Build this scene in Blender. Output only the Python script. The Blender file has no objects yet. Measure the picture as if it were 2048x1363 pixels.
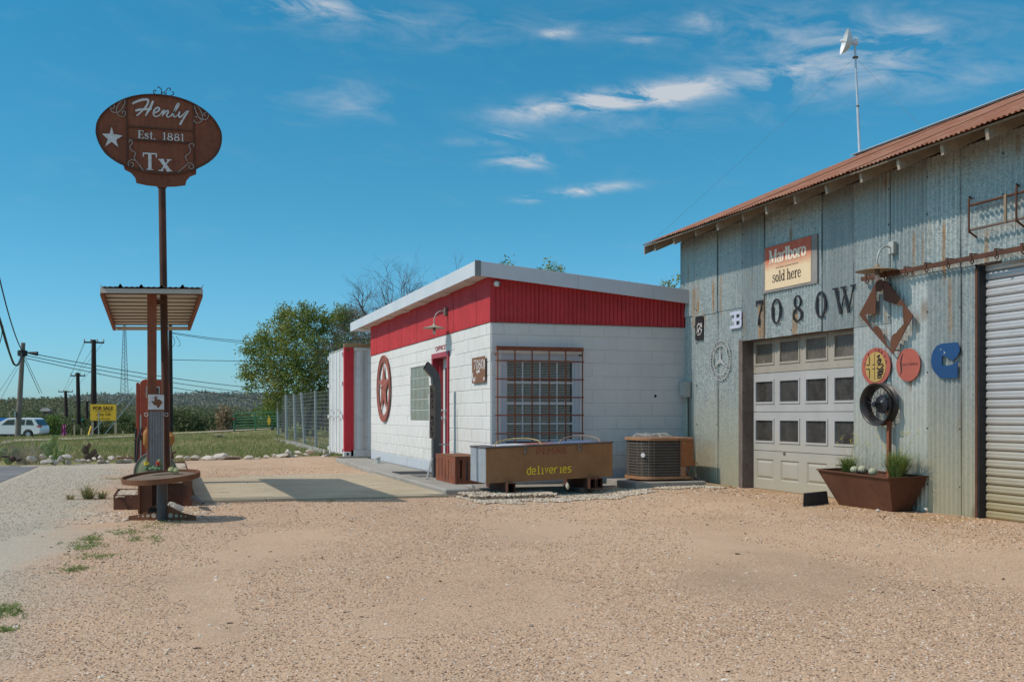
import bpy, bmesh, math, random
import numpy as np
from mathutils import Vector, Matrix, noise as mnoise
R = math.radians
rnd = random.Random(7)
scene = bpy.context.scene
COL = scene.collection

# ------------------------------------------------------------------ camera
F, CX, HY, EYE = 2100.0, 1024.0, 828.0, 1.05
PHI = R(18.16)
CP, SP = math.cos(PHI), math.sin(PHI)
cam = bpy.data.cameras.new('camera')
camo = bpy.data.objects.new('camera', cam)
COL.objects.link(camo)
camo.location = (0, 0, EYE)
camo.rotation_euler = (R(90), 0, -PHI)
cam.sensor_width = 36.0
cam.lens = F / 2048 * 36
cam.shift_y = (HY - 681.5) / 2048
cam.clip_start = 0.05
cam.clip_end = 6000
scene.camera = camo

# ------------------------------------------------------------------ light
SUN_EL, SUN_AZ = R(47), R(4)          # the sun stands to the left, a little beyond the buildings
sdir = Vector((math.cos(SUN_EL) * math.cos(SUN_AZ), -math.cos(SUN_EL) * math.sin(SUN_AZ), -math.sin(SUN_EL)))
sun = bpy.data.lights.new('sun', 'SUN')
sun.energy = 2.0
sun.angle = R(0.6)
sun.color = (1.0, 0.90, 0.78)
suno = bpy.data.objects.new('sun', sun)
COL.objects.link(suno)
suno.rotation_euler = sdir.to_track_quat('-Z', 'Y').to_euler()
suno.location = (-20, 5, 30)

world = bpy.data.worlds.new('World')
scene.world = world
world.use_nodes = True
wt = world.node_tree
wt.nodes.clear()
def wn(t, **k):
    n = wt.nodes.new(t)
    for a, b in k.items():
        setattr(n, a, b)
    return n
wo = wn('ShaderNodeOutputWorld')
wb = wn('ShaderNodeBackground')
wb.inputs[1].default_value = 0.15
sky = wn('ShaderNodeTexSky', sky_type='NISHITA')
sky.sun_disc = False
sky.sun_elevation = SUN_EL
sky.sun_rotation = R(-86)
sky.air_density = 1.0
sky.dust_density = 0.4
sky.ozone_density = 2.0
tc = wn('ShaderNodeTexCoord')
sep = wn('ShaderNodeSeparateXYZ')
wt.links.new(tc.outputs['Generated'], sep.inputs[0])
def wm(op, a, b=None, c=None, clamp=False):
    n = wn('ShaderNodeMath', operation=op)
    n.use_clamp = clamp
    for i, v in enumerate((a, b, c)):
        if v is None:
            continue
        if isinstance(v, (int, float)):
            n.inputs[i].default_value = v
        else:
            wt.links.new(v, n.inputs[i])
    return n.outputs[0]
az = wm('ARCTAN2', sep.outputs[0], sep.outputs[1])
el = wm('ARCSINE', sep.outputs[2])
ramp = wn('ShaderNodeValToRGB')           # teal grading of the clear sky; stops above the frame raised to fill shade
er = ramp.color_ramp
for i, (p_, c_) in enumerate(((0.0, (.27, .445, .64)), (.05, (.22, .445, .60)), (.16, (.145, .445, .51)), (.30, (.105, .475, .53)), (.52, (.62, .76, .70)), (1.0, (1.0, .97, .86)))):
    e_ = er.elements[i] if i < 2 else er.elements.new(p_)
    e_.position = p_; e_.color = (*c_, 1)
wt.links.new(wm('DIVIDE', el, 1.2, clamp=True), ramp.inputs[0])
tint = wn('ShaderNodeMix', data_type='RGBA', blend_type='MULTIPLY')
tint.inputs[0].default_value = 1.0
wt.links.new(sky.outputs[0], tint.inputs[6])
wt.links.new(ramp.outputs[0], tint.inputs[7])
def sky_dir(px, py):
    u = (px - CX) / F
    x, y = u * CP + SP, -u * SP + CP
    return math.atan2(x, y), math.atan2((HY - py) / F, math.hypot(x, y))
# wisps of cloud: long soft banks broken up by noise  (azimuth, elevation, half widths, tilt, strength)
CL = [(1225, 200, 175, 19, -.10, 2.4), (1340, 188, 70, 26, 0, .7), (1480, 165, 120, 24, -.12, .5), (1700, 130, 170, 46, -.1, .95), (1660, 80, 230, 40, 0, .3),
      (1045, 320, 58, 14, 0, 1.6), (1005, 272, 36, 12, 0, .9), (1178, 380, 70, 9, -.08, 1.8), (1048, 398, 34, 7, 0, 1.1),
      (620, 14, 100, 18, 0, 1.1), (690, 200, 130, 36, 0, .34), (1112, 68, 30, 9, 0, .9), (1290, 77, 26, 8, 0, .8),
      (1405, 45, 40, 14, 0, .7), (820, 50, 330, 40, 0, .26), (1950, 150, 160, 30, -.1, .28), (1500, 45, 300, 40, 0, .22),
      (1250, 250, 260, 26, 0, .2), (960, 285, 70, 8, 0, .35)]
mask = None
for (px, py, w, h, tl, s) in CL:
    a0, e0 = sky_dir(px, py)
    da = wm('SUBTRACT', az, a0)
    de = wm('SUBTRACT', wm('SUBTRACT', el, e0), wm('MULTIPLY', da, -tl))
    q = wm('ADD', wm('POWER', wm('ABSOLUTE', wm('DIVIDE', da, w / F)), 2.0), wm('POWER', wm('ABSOLUTE', wm('DIVIDE', de, h / F)), 2.0))
    g = wm('MULTIPLY', wm('EXPONENT', wm('MULTIPLY', q, -1.1)), s)
    mask = g if mask is None else wm('ADD', mask, g)
comb = wn('ShaderNodeCombineXYZ')
wt.links.new(wm('MULTIPLY', az, 1.0), comb.inputs[0])
wt.links.new(wm('MULTIPLY', wm('ADD', el, wm('MULTIPLY', az, .1)), 3.2), comb.inputs[1])
nz = wn('ShaderNodeTexNoise')
nz.inputs['Scale'].default_value = 15
nz.inputs['Detail'].default_value = 9
nz.inputs['Roughness'].default_value = 0.62
nz.inputs['Distortion'].default_value = 0.5
wt.links.new(comb.outputs[0], nz.inputs['Vector'])
nn = wm('MULTIPLY', wm('SUBTRACT', nz.outputs[0], 0.41), 3.8, clamp=True)
thin = wm('MULTIPLY', wm('SUBTRACT', nz.outputs[0], 0.55), 0.22, clamp=True)
cov = wm('ADD', wm('MULTIPLY', mask, nn), wm('MULTIPLY', thin, wm('GREATER_THAN', el, 0.12)), clamp=True)
# unseen cloud added overhead, beyond the top of the frame, to fill the shade
nz2 = wn('ShaderNodeTexNoise')
nz2.inputs['Scale'].default_value = 2.6
nz2.inputs['Detail'].default_value = 8
nz2.inputs['Roughness'].default_value = 0.6
wt.links.new(tc.outputs['Generated'], nz2.inputs['Vector'])
over = wm('MULTIPLY', wm('MULTIPLY', wm('SUBTRACT', nz2.outputs[0], 0.42), 3.5, clamp=True), wm('MULTIPLY', wm('SUBTRACT', el, 0.40), 4.0, clamp=True))
cov = wm('MULTIPLY', wm('ADD', cov, over, clamp=True), 0.80)
cm = wn('ShaderNodeMix', data_type='RGBA')
wt.links.new(cov, cm.inputs[0])
wt.links.new(tint.outputs[2], cm.inputs[6])
cm.inputs[7].default_value = (3.0, 3.05, 3.15, 1)
wt.links.new(cm.outputs[2], wb.inputs[0])
wt.links.new(wb.outputs[0], wo.inputs[0])

vs = scene.view_settings
vs.view_transform = 'Standard'
vs.look = 'None'
vs.exposure = 0.56
vs.gamma = 1.0
vs.use_curve_mapping = False
scene.cycles.max_bounces = 6
scene.cycles.diffuse_bounces = 4
scene.cycles.transparent_max_bounces = 8
scene.cycles.caustics_reflective = False
scene.cycles.caustics_refractive = False

# ------------------------------------------------------------------ placing helpers
def ray(px):
    u = (px - CX) / F
    return u * CP + SP, -u * SP + CP
def onX(px, py, X):
    dx, dy = ray(px); t = X / dx
    return Vector((X, dy * t, EYE + (HY - py) * t / F))
def onY(px, py, Y):
    dx, dy = ray(px); t = Y / dy
    return Vector((dx * t, Y, EYE + (HY - py) * t / F))
def atT(px, py, t):
    dx, dy = ray(px)
    return Vector((dx * t, dy * t, EYE + (HY - py) * t / F))
def onZ(px, py, z):
    return atT(px, py, (EYE - z) * F / (py - HY))
def sm(a, b, x):
    k = min(1, max(0, (x - a) / (b - a)))
    return k * k * (3 - 2 * k)
def tr(X, Y):                    # depth and sideways distance seen from the road side
    return X * SP + Y * CP, X * CP - Y * SP
def hgt(X, Y):
    t, r = tr(X, Y)
    near = -.085 + .085 * sm(5.2, 7.0, X)
    near += .012 * mnoise.noise(Vector((X * .35, Y * .35, 3)))
    if t <= 26:
        return near
    zc = .05 + .034 * (max(-70, min(r, -8)) + 16.6)
    if t < 75:
        k = (t - 26) / 49
        return near * (1 - k) + zc * k + .04 * mnoise.noise(Vector((X * .1, Y * .1, 9))) * min(1, k * 4)
    drop = (-1.25 - zc * .5) * sm(76, 88, t)
    return zc + drop
def g3(px, t):                   # point on the ground at depth t
    dx, dy = ray(px)
    return Vector((dx * t, dy * t, hgt(dx * t, dy * t)))

# ------------------------------------------------------------------ object helpers
ORG = {}
def tag(o, label=None, cat=None, group=None, kind=None):
    if label: o['label'] = label
    if cat: o['category'] = cat
    if group: o['group'] = group
    if kind: o['kind'] = kind
    return o
def thing(name, loc, label, cat, group=None):
    o = bpy.data.objects.new(name, None)
    COL.objects.link(o)
    o.location = loc
    o.empty_display_size = .2
    ORG[o] = Vector(loc)
    return tag(o, label, cat, group)
def link_mesh(name, me, mat, parent=None, loc=None):
    o = bpy.data.objects.new(name, me)
    COL.objects.link(o)
    if mat is not None and not me.materials:
        me.materials.append(mat)
    if parent is not None:
        o.parent = parent
        w = Vector(loc) if loc is not None else ORG[parent].copy()
        o.location = w - ORG[parent]
        ORG[o] = w
    else:
        o.location = loc if loc is not None else (0, 0, 0)
        ORG[o] = Vector(o.location)
    return o
def copy_tree(o, parent=None, loc=None, rz=None, label=None, scale=None):
    c = o.copy()
    COL.objects.link(c)
    if parent is not None:
        c.parent = parent
    if loc is not None:
        c.location = loc
    if rz is not None:
        c.rotation_euler = (0, 0, rz)
    if scale is not None:
        c.scale = scale
    if label:
        c['label'] = label
    ORG[c] = Vector(c.location)
    for ch in o.children:
        copy_tree(ch, c)
    return c

class FR:                         # a flat frame: origin, right, up, out
    def __init__(s, o, u, v, n):
        s.o, s.u, s.v, s.n = Vector(o), Vector(u).normalized(), Vector(v).normalized(), Vector(n).normalized()
    def p(s, a, b, c=0.0):
        return s.o + s.u * a + s.v * b + s.n * c
def fX(X):   # a wall facing the road (-X); a = -Y, b = z
    return FR((X, 0, 0), (0, -1, 0), (0, 0, 1), (-1, 0, 0))
def fY(Y):   # a wall facing the camera side (-Y); a = X, b = z
    return FR((0, Y, 0), (1, 0, 0), (0, 0, 1), (0, -1, 0))

class MB:
    def __init__(s):
        s.v, s.f = [], []
    def add(s, vs_, fs):
        b = len(s.v)
        s.v += [tuple(q) for q in vs_]
        s.f += [tuple(b + i for i in f) for f in fs]
        return s
    def box(s, a, b, rz=0.0, piv=None):
        x0, y0, z0 = a; x1, y1, z1 = b
        vs_ = [Vector(q) for q in ((x0, y0, z0), (x1, y0, z0), (x1, y1, z0), (x0, y1, z0), (x0, y0, z1), (x1, y0, z1), (x1, y1, z1), (x0, y1, z1))]
        if rz:
            m = Matrix.Rotation(rz, 3, 'Z'); pv = Vector(piv if piv else a)
            vs_ = [m @ (q - pv) + pv for q in vs_]
        return s.add(vs_, [(0, 3, 2, 1), (4, 5, 6, 7), (0, 1, 5, 4), (1, 2, 6, 5), (2, 3, 7, 6), (3, 0, 4, 7)])
    def obox(s, c, ax, ay, az_, hx, hy, hz):       # oriented box
        c = Vector(c); ax = Vector(ax).normalized() * hx; ay = Vector(ay).normalized() * hy; az_ = Vector(az_).normalized() * hz
        vs_ = [c + ax * i + ay * j + az_ * k for k in (-1, 1) for (i, j) in ((-1, -1), (1, -1), (1, 1), (-1, 1))]
        return s.add(vs_, [(0, 3, 2, 1), (4, 5, 6, 7), (0, 1, 5, 4), (1, 2, 6, 5), (2, 3, 7, 6), (3, 0, 4, 7)])
    def bar(s, p, q, w, h=None, up=(0, 0, 1)):      # square bar between two points
        p, q = Vector(p), Vector(q); d = q - p
        h = h or w
        upv = Vector(up)
        if abs(d.normalized().dot(upv)) > .95:
            upv = Vector((0, 1, 0))
        sx = d.cross(upv).normalized(); sy = sx.cross(d).normalized()
        return s.obox((p + q) / 2, d, sx, sy, d.length / 2, w / 2, h / 2)
    def tube(s, pts, r, n=8, cap=True, closed=False):
        pts = [Vector(q) for q in pts]; m = len(pts)
        rr = r if isinstance(r, (list, tuple)) else [r] * m
        b = len(s.v); prev = None
        for i, q in enumerate(pts):
            if closed:
                d = pts[(i + 1) % m] - pts[i - 1]
            else:
                d = pts[min(i + 1, m - 1)] - pts[max(i - 1, 0)]
            if d.length < 1e-9: d = Vector((0, 0, 1))
            d.normalize()
            if prev is None:
                a = Vector((0, 0, 1)) if abs(d.z) < .9 else Vector((1, 0, 0))
                prev = a.cross(d).normalized()
            else:
                prev = (prev - d * prev.dot(d))
                if prev.length < 1e-6: prev = Vector((1, 0, 0)).cross(d)
                prev.normalize()
            o2 = d.cross(prev)
            for k in range(n):
                an = 2 * math.pi * k / n
                s.v.append(tuple(q + (prev * math.cos(an) + o2 * math.sin(an)) * rr[i]))
        for i in range(m if closed else m - 1):
            j = (i + 1) % m
            for k in range(n):
                k2 = (k + 1) % n
                s.f.append((b + i * n + k, b + i * n + k2, b + j * n + k2, b + j * n + k))
        if cap and not closed:
            s.f.append(tuple(b + k for k in reversed(range(n))))
            s.f.append(tuple(b + (m - 1) * n + k for k in range(n)))
        return s
    def lathe(s, c, prof, n=24, axis=(0, 0, 1), cap=False):   # prof: (radius, along)
        c = Vector(c); ax = Vector(axis).normalized()
        a = Vector((1, 0, 0)) if abs(ax.x) < .9 else Vector((0, 1, 0))
        e1 = ax.cross(a).normalized(); e2 = ax.cross(e1)
        b = len(s.v)
        for (r, h) in prof:
            for k in range(n):
                an = 2 * math.pi * k / n
                s.v.append(tuple(c + ax * h + (e1 * math.cos(an) + e2 * math.sin(an)) * max(r, 1e-4)))
        for i in range(len(prof) - 1):
            for k in range(n):
                k2 = (k + 1) % n
                s.f.append((b + i * n + k, b + i * n + k2, b + (i + 1) * n + k2, b + (i + 1) * n + k))
        if cap:
            s.f.append(tuple(b + k for k in reversed(range(n))))
            s.f.append(tuple(b + (len(prof) - 1) * n + k for k in range(n)))
        return s
    def prism(s, poly, fr, c0=0.0, c1=0.01):
        n = len(poly)
        vs_ = [fr.p(a, b, c0) for a, b in poly] + [fr.p(a, b, c1) for a, b in poly]
        return s.add(vs_, [tuple(reversed(range(n))), tuple(range(n, 2 * n))] + [(i, (i + 1) % n, n + (i + 1) % n, n + i) for i in range(n)])
    def ring(s, outer, inner, fr, c0=0.0, c1=0.01):      # plate with a hole, same point count
        n = len(outer)
        vs_ = [fr.p(a, b, c0) for a, b in outer] + [fr.p(a, b, c0) for a, b in inner] + [fr.p(a, b, c1) for a, b in outer] + [fr.p(a, b, c1) for a, b in inner]
        fs = []
        for i in range(n):
            j = (i + 1) % n
            fs += [(i, j, n + j, n + i), (2 * n + i, 2 * n + j, 3 * n + j, 3 * n + i), (i, j, 2 * n + j, 2 * n + i), (n + i, n + j, 3 * n + j, 3 * n + i)]
        return s.add(vs_, fs)
    def stroke(s, pts, w, fr, c0=0.0, c1=0.006, closed=False):    # pen stroke of solid ribbon; w number or per point
        m = len(pts)
        ww = w if isinstance(w, (list, tuple)) else [w] * m
        L_, R_ = [], []
        for i in range(m):
            a = Vector(pts[i - 1] if (i > 0 or closed) else pts[i]); b = Vector(pts[(i + 1) % m] if (i < m - 1 or closed) else pts[i])
            d = (b - a)
            if d.length < 1e-9: d = Vector((1, 0))
            d.normalize(); nn_ = Vector((-d.y, d.x)) * ww[i] / 2
            q = Vector(pts[i])
            L_.append(q + nn_); R_.append(q - nn_)
        b0 = len(s.v)
        for i in range(m):
            for q, c in ((L_[i], c0), (R_[i], c0), (L_[i], c1), (R_[i], c1)):
                s.v.append(tuple(fr.p(q.x, q.y, c)))
        for i in range(m if closed else m - 1):
            a = b0 + 4 * i; b = b0 + 4 * ((i + 1) % m)
            s.f += [(a + 2, a + 3, b + 3, b + 2), (a, b, b + 1, a + 1), (a, a + 2, b + 2, b), (a + 1, b + 1, b + 3, a + 3)]
        if not closed:
            a = b0; b = b0 + 4 * (m - 1)
            s.f += [(a, a + 1, a + 3, a + 2), (b, b + 2, b + 3, b + 1)]
        return s
    def build(s, name, mat, parent=None, loc=None, smooth=False, kind=None, bevel=0.0, weld=False):
        me = bpy.data.meshes.new(name)
        if parent is not None and loc is None:
            o_ = ORG[parent]
        elif loc is not None:
            o_ = Vector(loc)
        else:
            xs = [q[0] for q in s.v]; ys = [q[1] for q in s.v]; zs = [q[2] for q in s.v]
            o_ = Vector(((min(xs) + max(xs)) / 2, (min(ys) + max(ys)) / 2, min(zs)))
        me.from_pydata([(a - o_.x, b - o_.y, c - o_.z) for a, b, c in s.v], [], s.f)
        bm = bmesh.new(); bm.from_mesh(me)
        if weld:
            bmesh.ops.remove_doubles(bm, verts=bm.verts, dist=1e-5)
        bmesh.ops.recalc_face_normals(bm, faces=bm.faces)
        if bevel > 0:
            es = [e for e in bm.edges if len(e.link_faces) == 2 and e.calc_face_angle(0) > .5]
            bmesh.ops.bevel(bm, geom=es, offset=bevel, segments=1, affect='EDGES', clamp_overlap=True)
        if smooth:
            for f in bm.faces: f.smooth = True
            for e in bm.edges:
                if len(e.link_faces) == 2 and e.calc_face_angle(0) > .7: e.smooth = False
        bm.to_mesh(me); bm.free()
        o = link_mesh(name, me, mat, parent, o_)
        if kind: o['kind'] = kind
        return o

def catmull(pts, k=6, closed=False):
    out = []; n = len(pts)
    P = [Vector(q) for q in pts]
    for i in range(n if closed else n - 1):
        p0 = P[(i - 1) % n] if (closed or i > 0) else P[i]
        p1 = P[i]; p2 = P[(i + 1) % n]
        p3 = P[(i + 2) % n] if (closed or i + 2 < n) else p2
        for j in range(k):
            t = j / k
            out.append(0.5 * ((2 * p1) + (p2 - p0) * t + (2 * p0 - 5 * p1 + 4 * p2 - p3) * t * t + (3 * p1 - p0 - 3 * p2 + p3) * t ** 3))
    if not closed: out.append(P[-1])
    return out
def ell(cx, cy, rx, ry, n=32, a0=0, a1=360):
    full = abs(a1 - a0) >= 360
    m = n if full else n + 1
    return [(cx + rx * math.cos(R(a0 + (a1 - a0) * i / n)), cy + ry * math.sin(R(a0 + (a1 - a0) * i / n))) for i in range(m)]
def arr_mesh(name, V, Fc):        # quick mesh from numpy arrays, faces all the same size
    V = np.asarray(V, dtype=np.float32).reshape(-1, 3); Fc = np.asarray(Fc, dtype=np.int32)
    me = bpy.data.meshes.new(name)
    k = Fc.shape[1]
    me.vertices.add(len(V)); me.vertices.foreach_set('co', V.ravel())
    me.loops.add(Fc.size); me.loops.foreach_set('vertex_index', Fc.ravel())
    me.polygons.add(len(Fc)); me.polygons.foreach_set('loop_start', np.arange(0, Fc.size, k, dtype=np.int32))
    me.update(calc_edges=True)
    me.validate()
    return me

# ------------------------------------------------------------------ materials
MATS = {}
class NT:
    def __init__(s, name):
        s.m = bpy.data.materials.new(name); s.m.use_nodes = True
        s.t = s.m.node_tree; s.t.nodes.clear()
        s.out = s.t.nodes.new('ShaderNodeOutputMaterial')
        s.b = s.t.nodes.new('ShaderNodeBsdfPrincipled')
        s.t.links.new(s.b.outputs[0], s.out.inputs[0])
        s.geo = s.t.nodes.new('ShaderNodeNewGeometry')
        s.pos = s.geo.outputs['Position']
    def n(s, t, **k):
        x = s.t.nodes.new(t)
        for a, b in k.items(): setattr(x, a, b)
        return x
    def put(s, v, sock):
        if isinstance(v, (int, float)):
            sock.default_value = v
        elif isinstance(v, tuple):
            sock.default_value = v if len(v) != 3 or sock.type == 'VECTOR' else (*v, 1)
        else:
            s.t.links.new(v, sock)
    def math(s, op, a, b=0.0, c=0.0, clamp=False):
        x = s.n('ShaderNodeMath', operation=op); x.use_clamp = clamp
        s.put(a, x.inputs[0]); s.put(b, x.inputs[1]); s.put(c, x.inputs[2])
        return x.outputs[0]
    def scaled(s, vec, sc):
        x = s.n('ShaderNodeMapping'); s.put(vec, x.inputs[0]); x.inputs['Scale'].default_value = sc
        return x.outputs[0]
    def noise(s, scale, detail=4, rough=.55, vec=None, stretch=None, dist=0.0):
        x = s.n('ShaderNodeTexNoise')
        v = vec if vec is not None else s.pos
        if stretch: v = s.scaled(v, stretch)
        s.put(v, x.inputs['Vector'])
        x.inputs['Scale'].default_value = scale; x.inputs['Detail'].default_value = detail
        x.inputs['Roughness'].default_value = rough; x.inputs['Distortion'].default_value = dist
        return x.outputs[0]
    def vor(s, scale, vec=None, feature='F1', out='Color', rand=1.0, stretch=None):
        x = s.n('ShaderNodeTexVoronoi', feature=feature)
        v = vec if vec is not None else s.pos
        if stretch: v = s.scaled(v, stretch)
        s.put(v, x.inputs['Vector'])
        x.inputs['Scale'].default_value = scale; x.inputs['Randomness'].default_value = rand
        return x.outputs[out]
    def ramp(s, f, lo, hi):
        x = s.n('ShaderNodeMapRange'); s.put(f, x.inputs[0])
        x.inputs[1].default_value = lo; x.inputs[2].default_value = hi
        return x.outputs[0]
    def mix(s, f, a, b, mode='MIX'):
        x = s.n('ShaderNodeMix', data_type='RGBA', blend_type=mode); x.clamp_factor = True
        s.put(f, x.inputs[0]); s.put(a, x.inputs[6]); s.put(b, x.inputs[7])
        return x.outputs[2]
    def bump(s, h, dist=.01, strength=1.0, nrm=None):
        x = s.n('ShaderNodeBump'); x.inputs['Distance'].default_value = dist; x.inputs['Strength'].default_value = strength
        s.put(h, x.inputs['Height'])
        if nrm is not None: s.put(nrm, x.inputs['Normal'])
        return x.outputs[0]
    def xyz(s, vec=None):
        x = s.n('ShaderNodeSeparateXYZ'); s.put(vec if vec is not None else s.pos, x.inputs[0])
        return x.outputs
    def fin(s, col=None, rough=None, metal=None, nrm=None, spec=None):
        if col is not None: s.put(col, s.b.inputs['Base Color'])
        if rough is not None: s.put(rough, s.b.inputs['Roughness'])
        if metal is not None: s.put(metal, s.b.inputs['Metallic'])
        if nrm is not None: s.put(nrm, s.b.inputs['Normal'])
        if spec is not None: s.put(spec, s.b.inputs['Specular IOR Level'])
        return s.m

def weather(name, c1, c2, sc=3.0, rough=.7, metal=0.0, bump=.002, bsc=40.0, streak=0.0, c3=None, spec=.3, speck=0.0):
    k = NT(name)
    f = k.ramp(k.noise(sc, 6, .65), .35, .68)
    col = k.mix(f, c1, c2)
    if c3 is not None:
        col = k.mix(k.ramp(k.noise(sc * 3.3, 5, .7), .55, .72), col, c3)
    if streak:
        st = k.ramp(k.noise(9, 4, .6, stretch=(3, 3, .25)), .5, .75)
        col = k.mix(k.math('MULTIPLY', st, streak), col, tuple(x * .55 for x in c1))
    if speck:
        col = k.mix(k.math('MULTIPLY', k.ramp(k.noise(120, 3, .6), .55, .75), speck), col, tuple(min(1, x * 1.8) for x in c2))
    nr = k.bump(k.noise(bsc, 5, .6), bump, .8) if bump else None
    rg = k.math('ADD', k.math('MULTIPLY', f, .12), rough - .06)
    return k.fin(col, rg, metal, nr, spec)

M = {}
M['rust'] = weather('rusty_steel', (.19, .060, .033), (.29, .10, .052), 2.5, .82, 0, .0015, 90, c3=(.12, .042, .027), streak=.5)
M['rust_orange'] = weather('rusty_orange_steel', (.16, .070, .036), (.23, .105, .055), 5, .85, 0, .0015, 90, c3=(.12, .05, .03))  # rust with a more orange tone
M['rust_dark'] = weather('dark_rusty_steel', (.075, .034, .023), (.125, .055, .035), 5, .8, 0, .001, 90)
M['planter'] = weather('brown_weathering_steel', (.10, .042, .024), (.15, .064, .036), 2, .75, 0, .0008, 60, streak=.5)
M['white_letter'] = weather('chipped_white_paint', (.72, .70, .69), (.56, .54, .52), 14, .6, 0, .0004, 90, c3=(.25, .18, .15))
M['black_iron'] = weather('black_iron', (.014, .015, .018), (.030, .030, .034), 12, .55, 0, .0006, 90, spec=.4)
M['black_gloss'] = weather('worn_black_rim', (.020, .020, .023), (.055, .050, .047), 9, .42, .3, .0006, 60, spec=.5)
M['wheel_hub'] = weather('dark_blue_hub', (.018, .022, .035), (.04, .042, .055), 9, .4, .3, 0, 60, spec=.5)
M['scroll'] = weather('grey_scroll_iron', (.42, .36, .33), (.30, .23, .20), 10, .7, .1, 0)
M['scroll_dark'] = weather('dark_scroll_iron', (.035, .045, .055), (.06, .07, .08), 10, .6, .2, 0)
M['red_paint'] = weather('faded_red_paint', (.56, .045, .052), (.44, .040, .046), 2, .6, 0, .0012, 30, streak=.4, c3=(.50, .075, .08))
M['red_trim'] = weather('red_door_paint', (.36, .020, .032), (.42, .035, .048), 5, .42, 0, 0, spec=.5)
M['fascia'] = weather('grey_metal_fascia', (.56, .59, .63), (.64, .66, .69), 1.2, .5, 0, .0006, 20, spec=.4)
M['fascia_dark'] = weather('grey_corner_trim', (.22, .22, .22), (.27, .27, .27), 3, .5, 0, 0)
M['soffit'] = weather('white_soffit', (.66, .64, .61), (.58, .56, .53), 3, .8, 0, .0008, 30)
M['roof_felt'] = weather('dark_roof_felt', (.05, .05, .055), (.08, .08, .08), 2, .9)
M['concrete'] = weather('grey_concrete', (.30, .285, .255), (.37, .35, .31), 1.1, .9, 0, .002, 60, c3=(.22, .20, .17))
M['white_vinyl'] = weather('white_window_vinyl', (.66, .68, .68), (.60, .62, .62), 6, .5, 0, 0)
M['casing'] = weather('pale_casing', (.52, .54, .60), (.58, .60, .64), 6, .6, 0, .0005, 60)
M['blind'] = weather('ivory_blind', (.56, .52, .43), (.62, .58, .49), 6, .6, 0, 0)
M['dark_inside'] = weather('dark_interior', (.012, .012, .012), (.02, .02, .02), 2, .9, 0, 0)
M['old_wood'] = weather('old_grey_wood', (.13, .10, .085), (.20, .165, .145), 3, .9, 0, .003, 50, c3=(.085, .06, .048), streak=.6)
M['pale_wood'] = weather('pale_rafter_wood', (.40, .34, .27), (.30, .25, .20), 6, .9, 0, .003, 50, c3=(.16, .12, .09))
M['deck_wood'] = weather('brown_sheathing_wood', (.22, .165, .115), (.30, .23, .165), 4, .9, 0, .002, 50, c3=(.13, .095, .065))
M['fresh_wood'] = weather('yellow_lumber', (.34, .23, .12), (.42, .30, .17), 5, .8, 0, .001, 50)
M['post_wood'] = weather('sign_post_wood', (.42, .34, .24), (.36, .28, .19), 3, .8)
M['pole_grey'] = weather('weathered_pole', (.17, .14, .12), (.24, .20, .175), 1.5, .9, 0, .002, 30)
M['pole_dark'] = weather('creosote_pole', (.026, .018, .016), (.05, .032, .027), 1.5, .85)
M['wire'] = weather('black_wire', (.018, .02, .024), (.03, .03, .035), 3, .6, 0, 0)
M['wire_thin'] = weather('grey_guy_wire', (.10, .13, .16), (.14, .16, .18), 3, .6, 0, 0)
M['steel_mast'] = weather('galvanized_mast', (.55, .57, .60), (.66, .68, .70), 6, .4, .35, 0)
M['plastic_white'] = weather('white_plastic', (.74, .75, .76), (.68, .69, .70), 6, .45, 0, 0, spec=.5)
M['lamp_shade'] = weather('tan_lamp_shade', (.34, .28, .20), (.27, .20, .13), 9, .5, .1, 0)
M['lamp_shade_green'] = weather('pale_lamp_shade', (.40, .41, .34), (.34, .34, .27), 9, .5, .1, 0)
M['lamp_arm'] = weather('pale_lamp_arm', (.46, .49, .48), (.38, .40, .39), 9, .5, .2, 0)
M['glass_bulb'] = weather('frosted_bulb', (.55, .45, .42), (.6, .5, .45), 9, .2, 0, 0, spec=.6)
M['box_front'] = weather('brown_painted_steel', (.27, .135, .055), (.33, .18, .083), 2.2, .6, 0, .0008, 50, c3=(.27, .12, .055), streak=.3)
M['box_grey'] = weather('blue_grey_steel', (.30, .34, .38), (.36, .39, .42), 4, .5, .1, .0006, 50, c3=(.26, .19, .15))
M['box_lid'] = weather('dark_grey_lid', (.085, .080, .082), (.14, .13, .13), 4, .6, .1, .0008, 50, c3=(.12, .07, .05))
M['yellow_paint'] = weather('yellow_paint', (.95, .74, .04), (.86, .62, .04), 20, .5, 0, 0)
M['faded_red'] = weather('faded_red_mark', (.26, .035, .025), (.27, .09, .05), 20, .6, 0, 0)
M['paint_blue'] = weather('lid_blue', (.11, .17, .33), (.18, .25, .40), 8, .5, 0, 0)
M['paint_rose'] = weather('lid_rose', (.36, .15, .14), (.30, .17, .15), 8, .5, 0, 0)
M['tube_yellow'] = weather('yellow_hoop', (.50, .36, .12), (.55, .42, .22), 8, .5, 0, 0)
M['tube_tan'] = weather('tan_hoop', (.38, .25, .17), (.45, .30, .2), 8, .5, 0, 0)
M['ac_tan'] = weather('rusty_tan_casing', (.34, .17, .085), (.42, .24, .14), 5, .65, 0, .0006, 50, c3=(.24, .085, .035))
M['ac_rust'] = weather('peeling_rust_panel', (.28, .095, .035), (.36, .15, .06), 9, .75, 0, .0008, 50, c3=(.44, .28, .17))
M['ac_dark'] = weather('dark_condenser_coil', (.06, .052, .045), (.085, .075, .066), 12, .7, 0, 0)
M['ac_grille'] = weather('brown_grille_wire', (.21, .185, .16), (.27, .235, .20), 12, .6, .2, 0)
M['hose'] = weather('grey_conduit', (.07, .07, .068), (.11, .11, .105), 8, .6, 0, 0)
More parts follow.
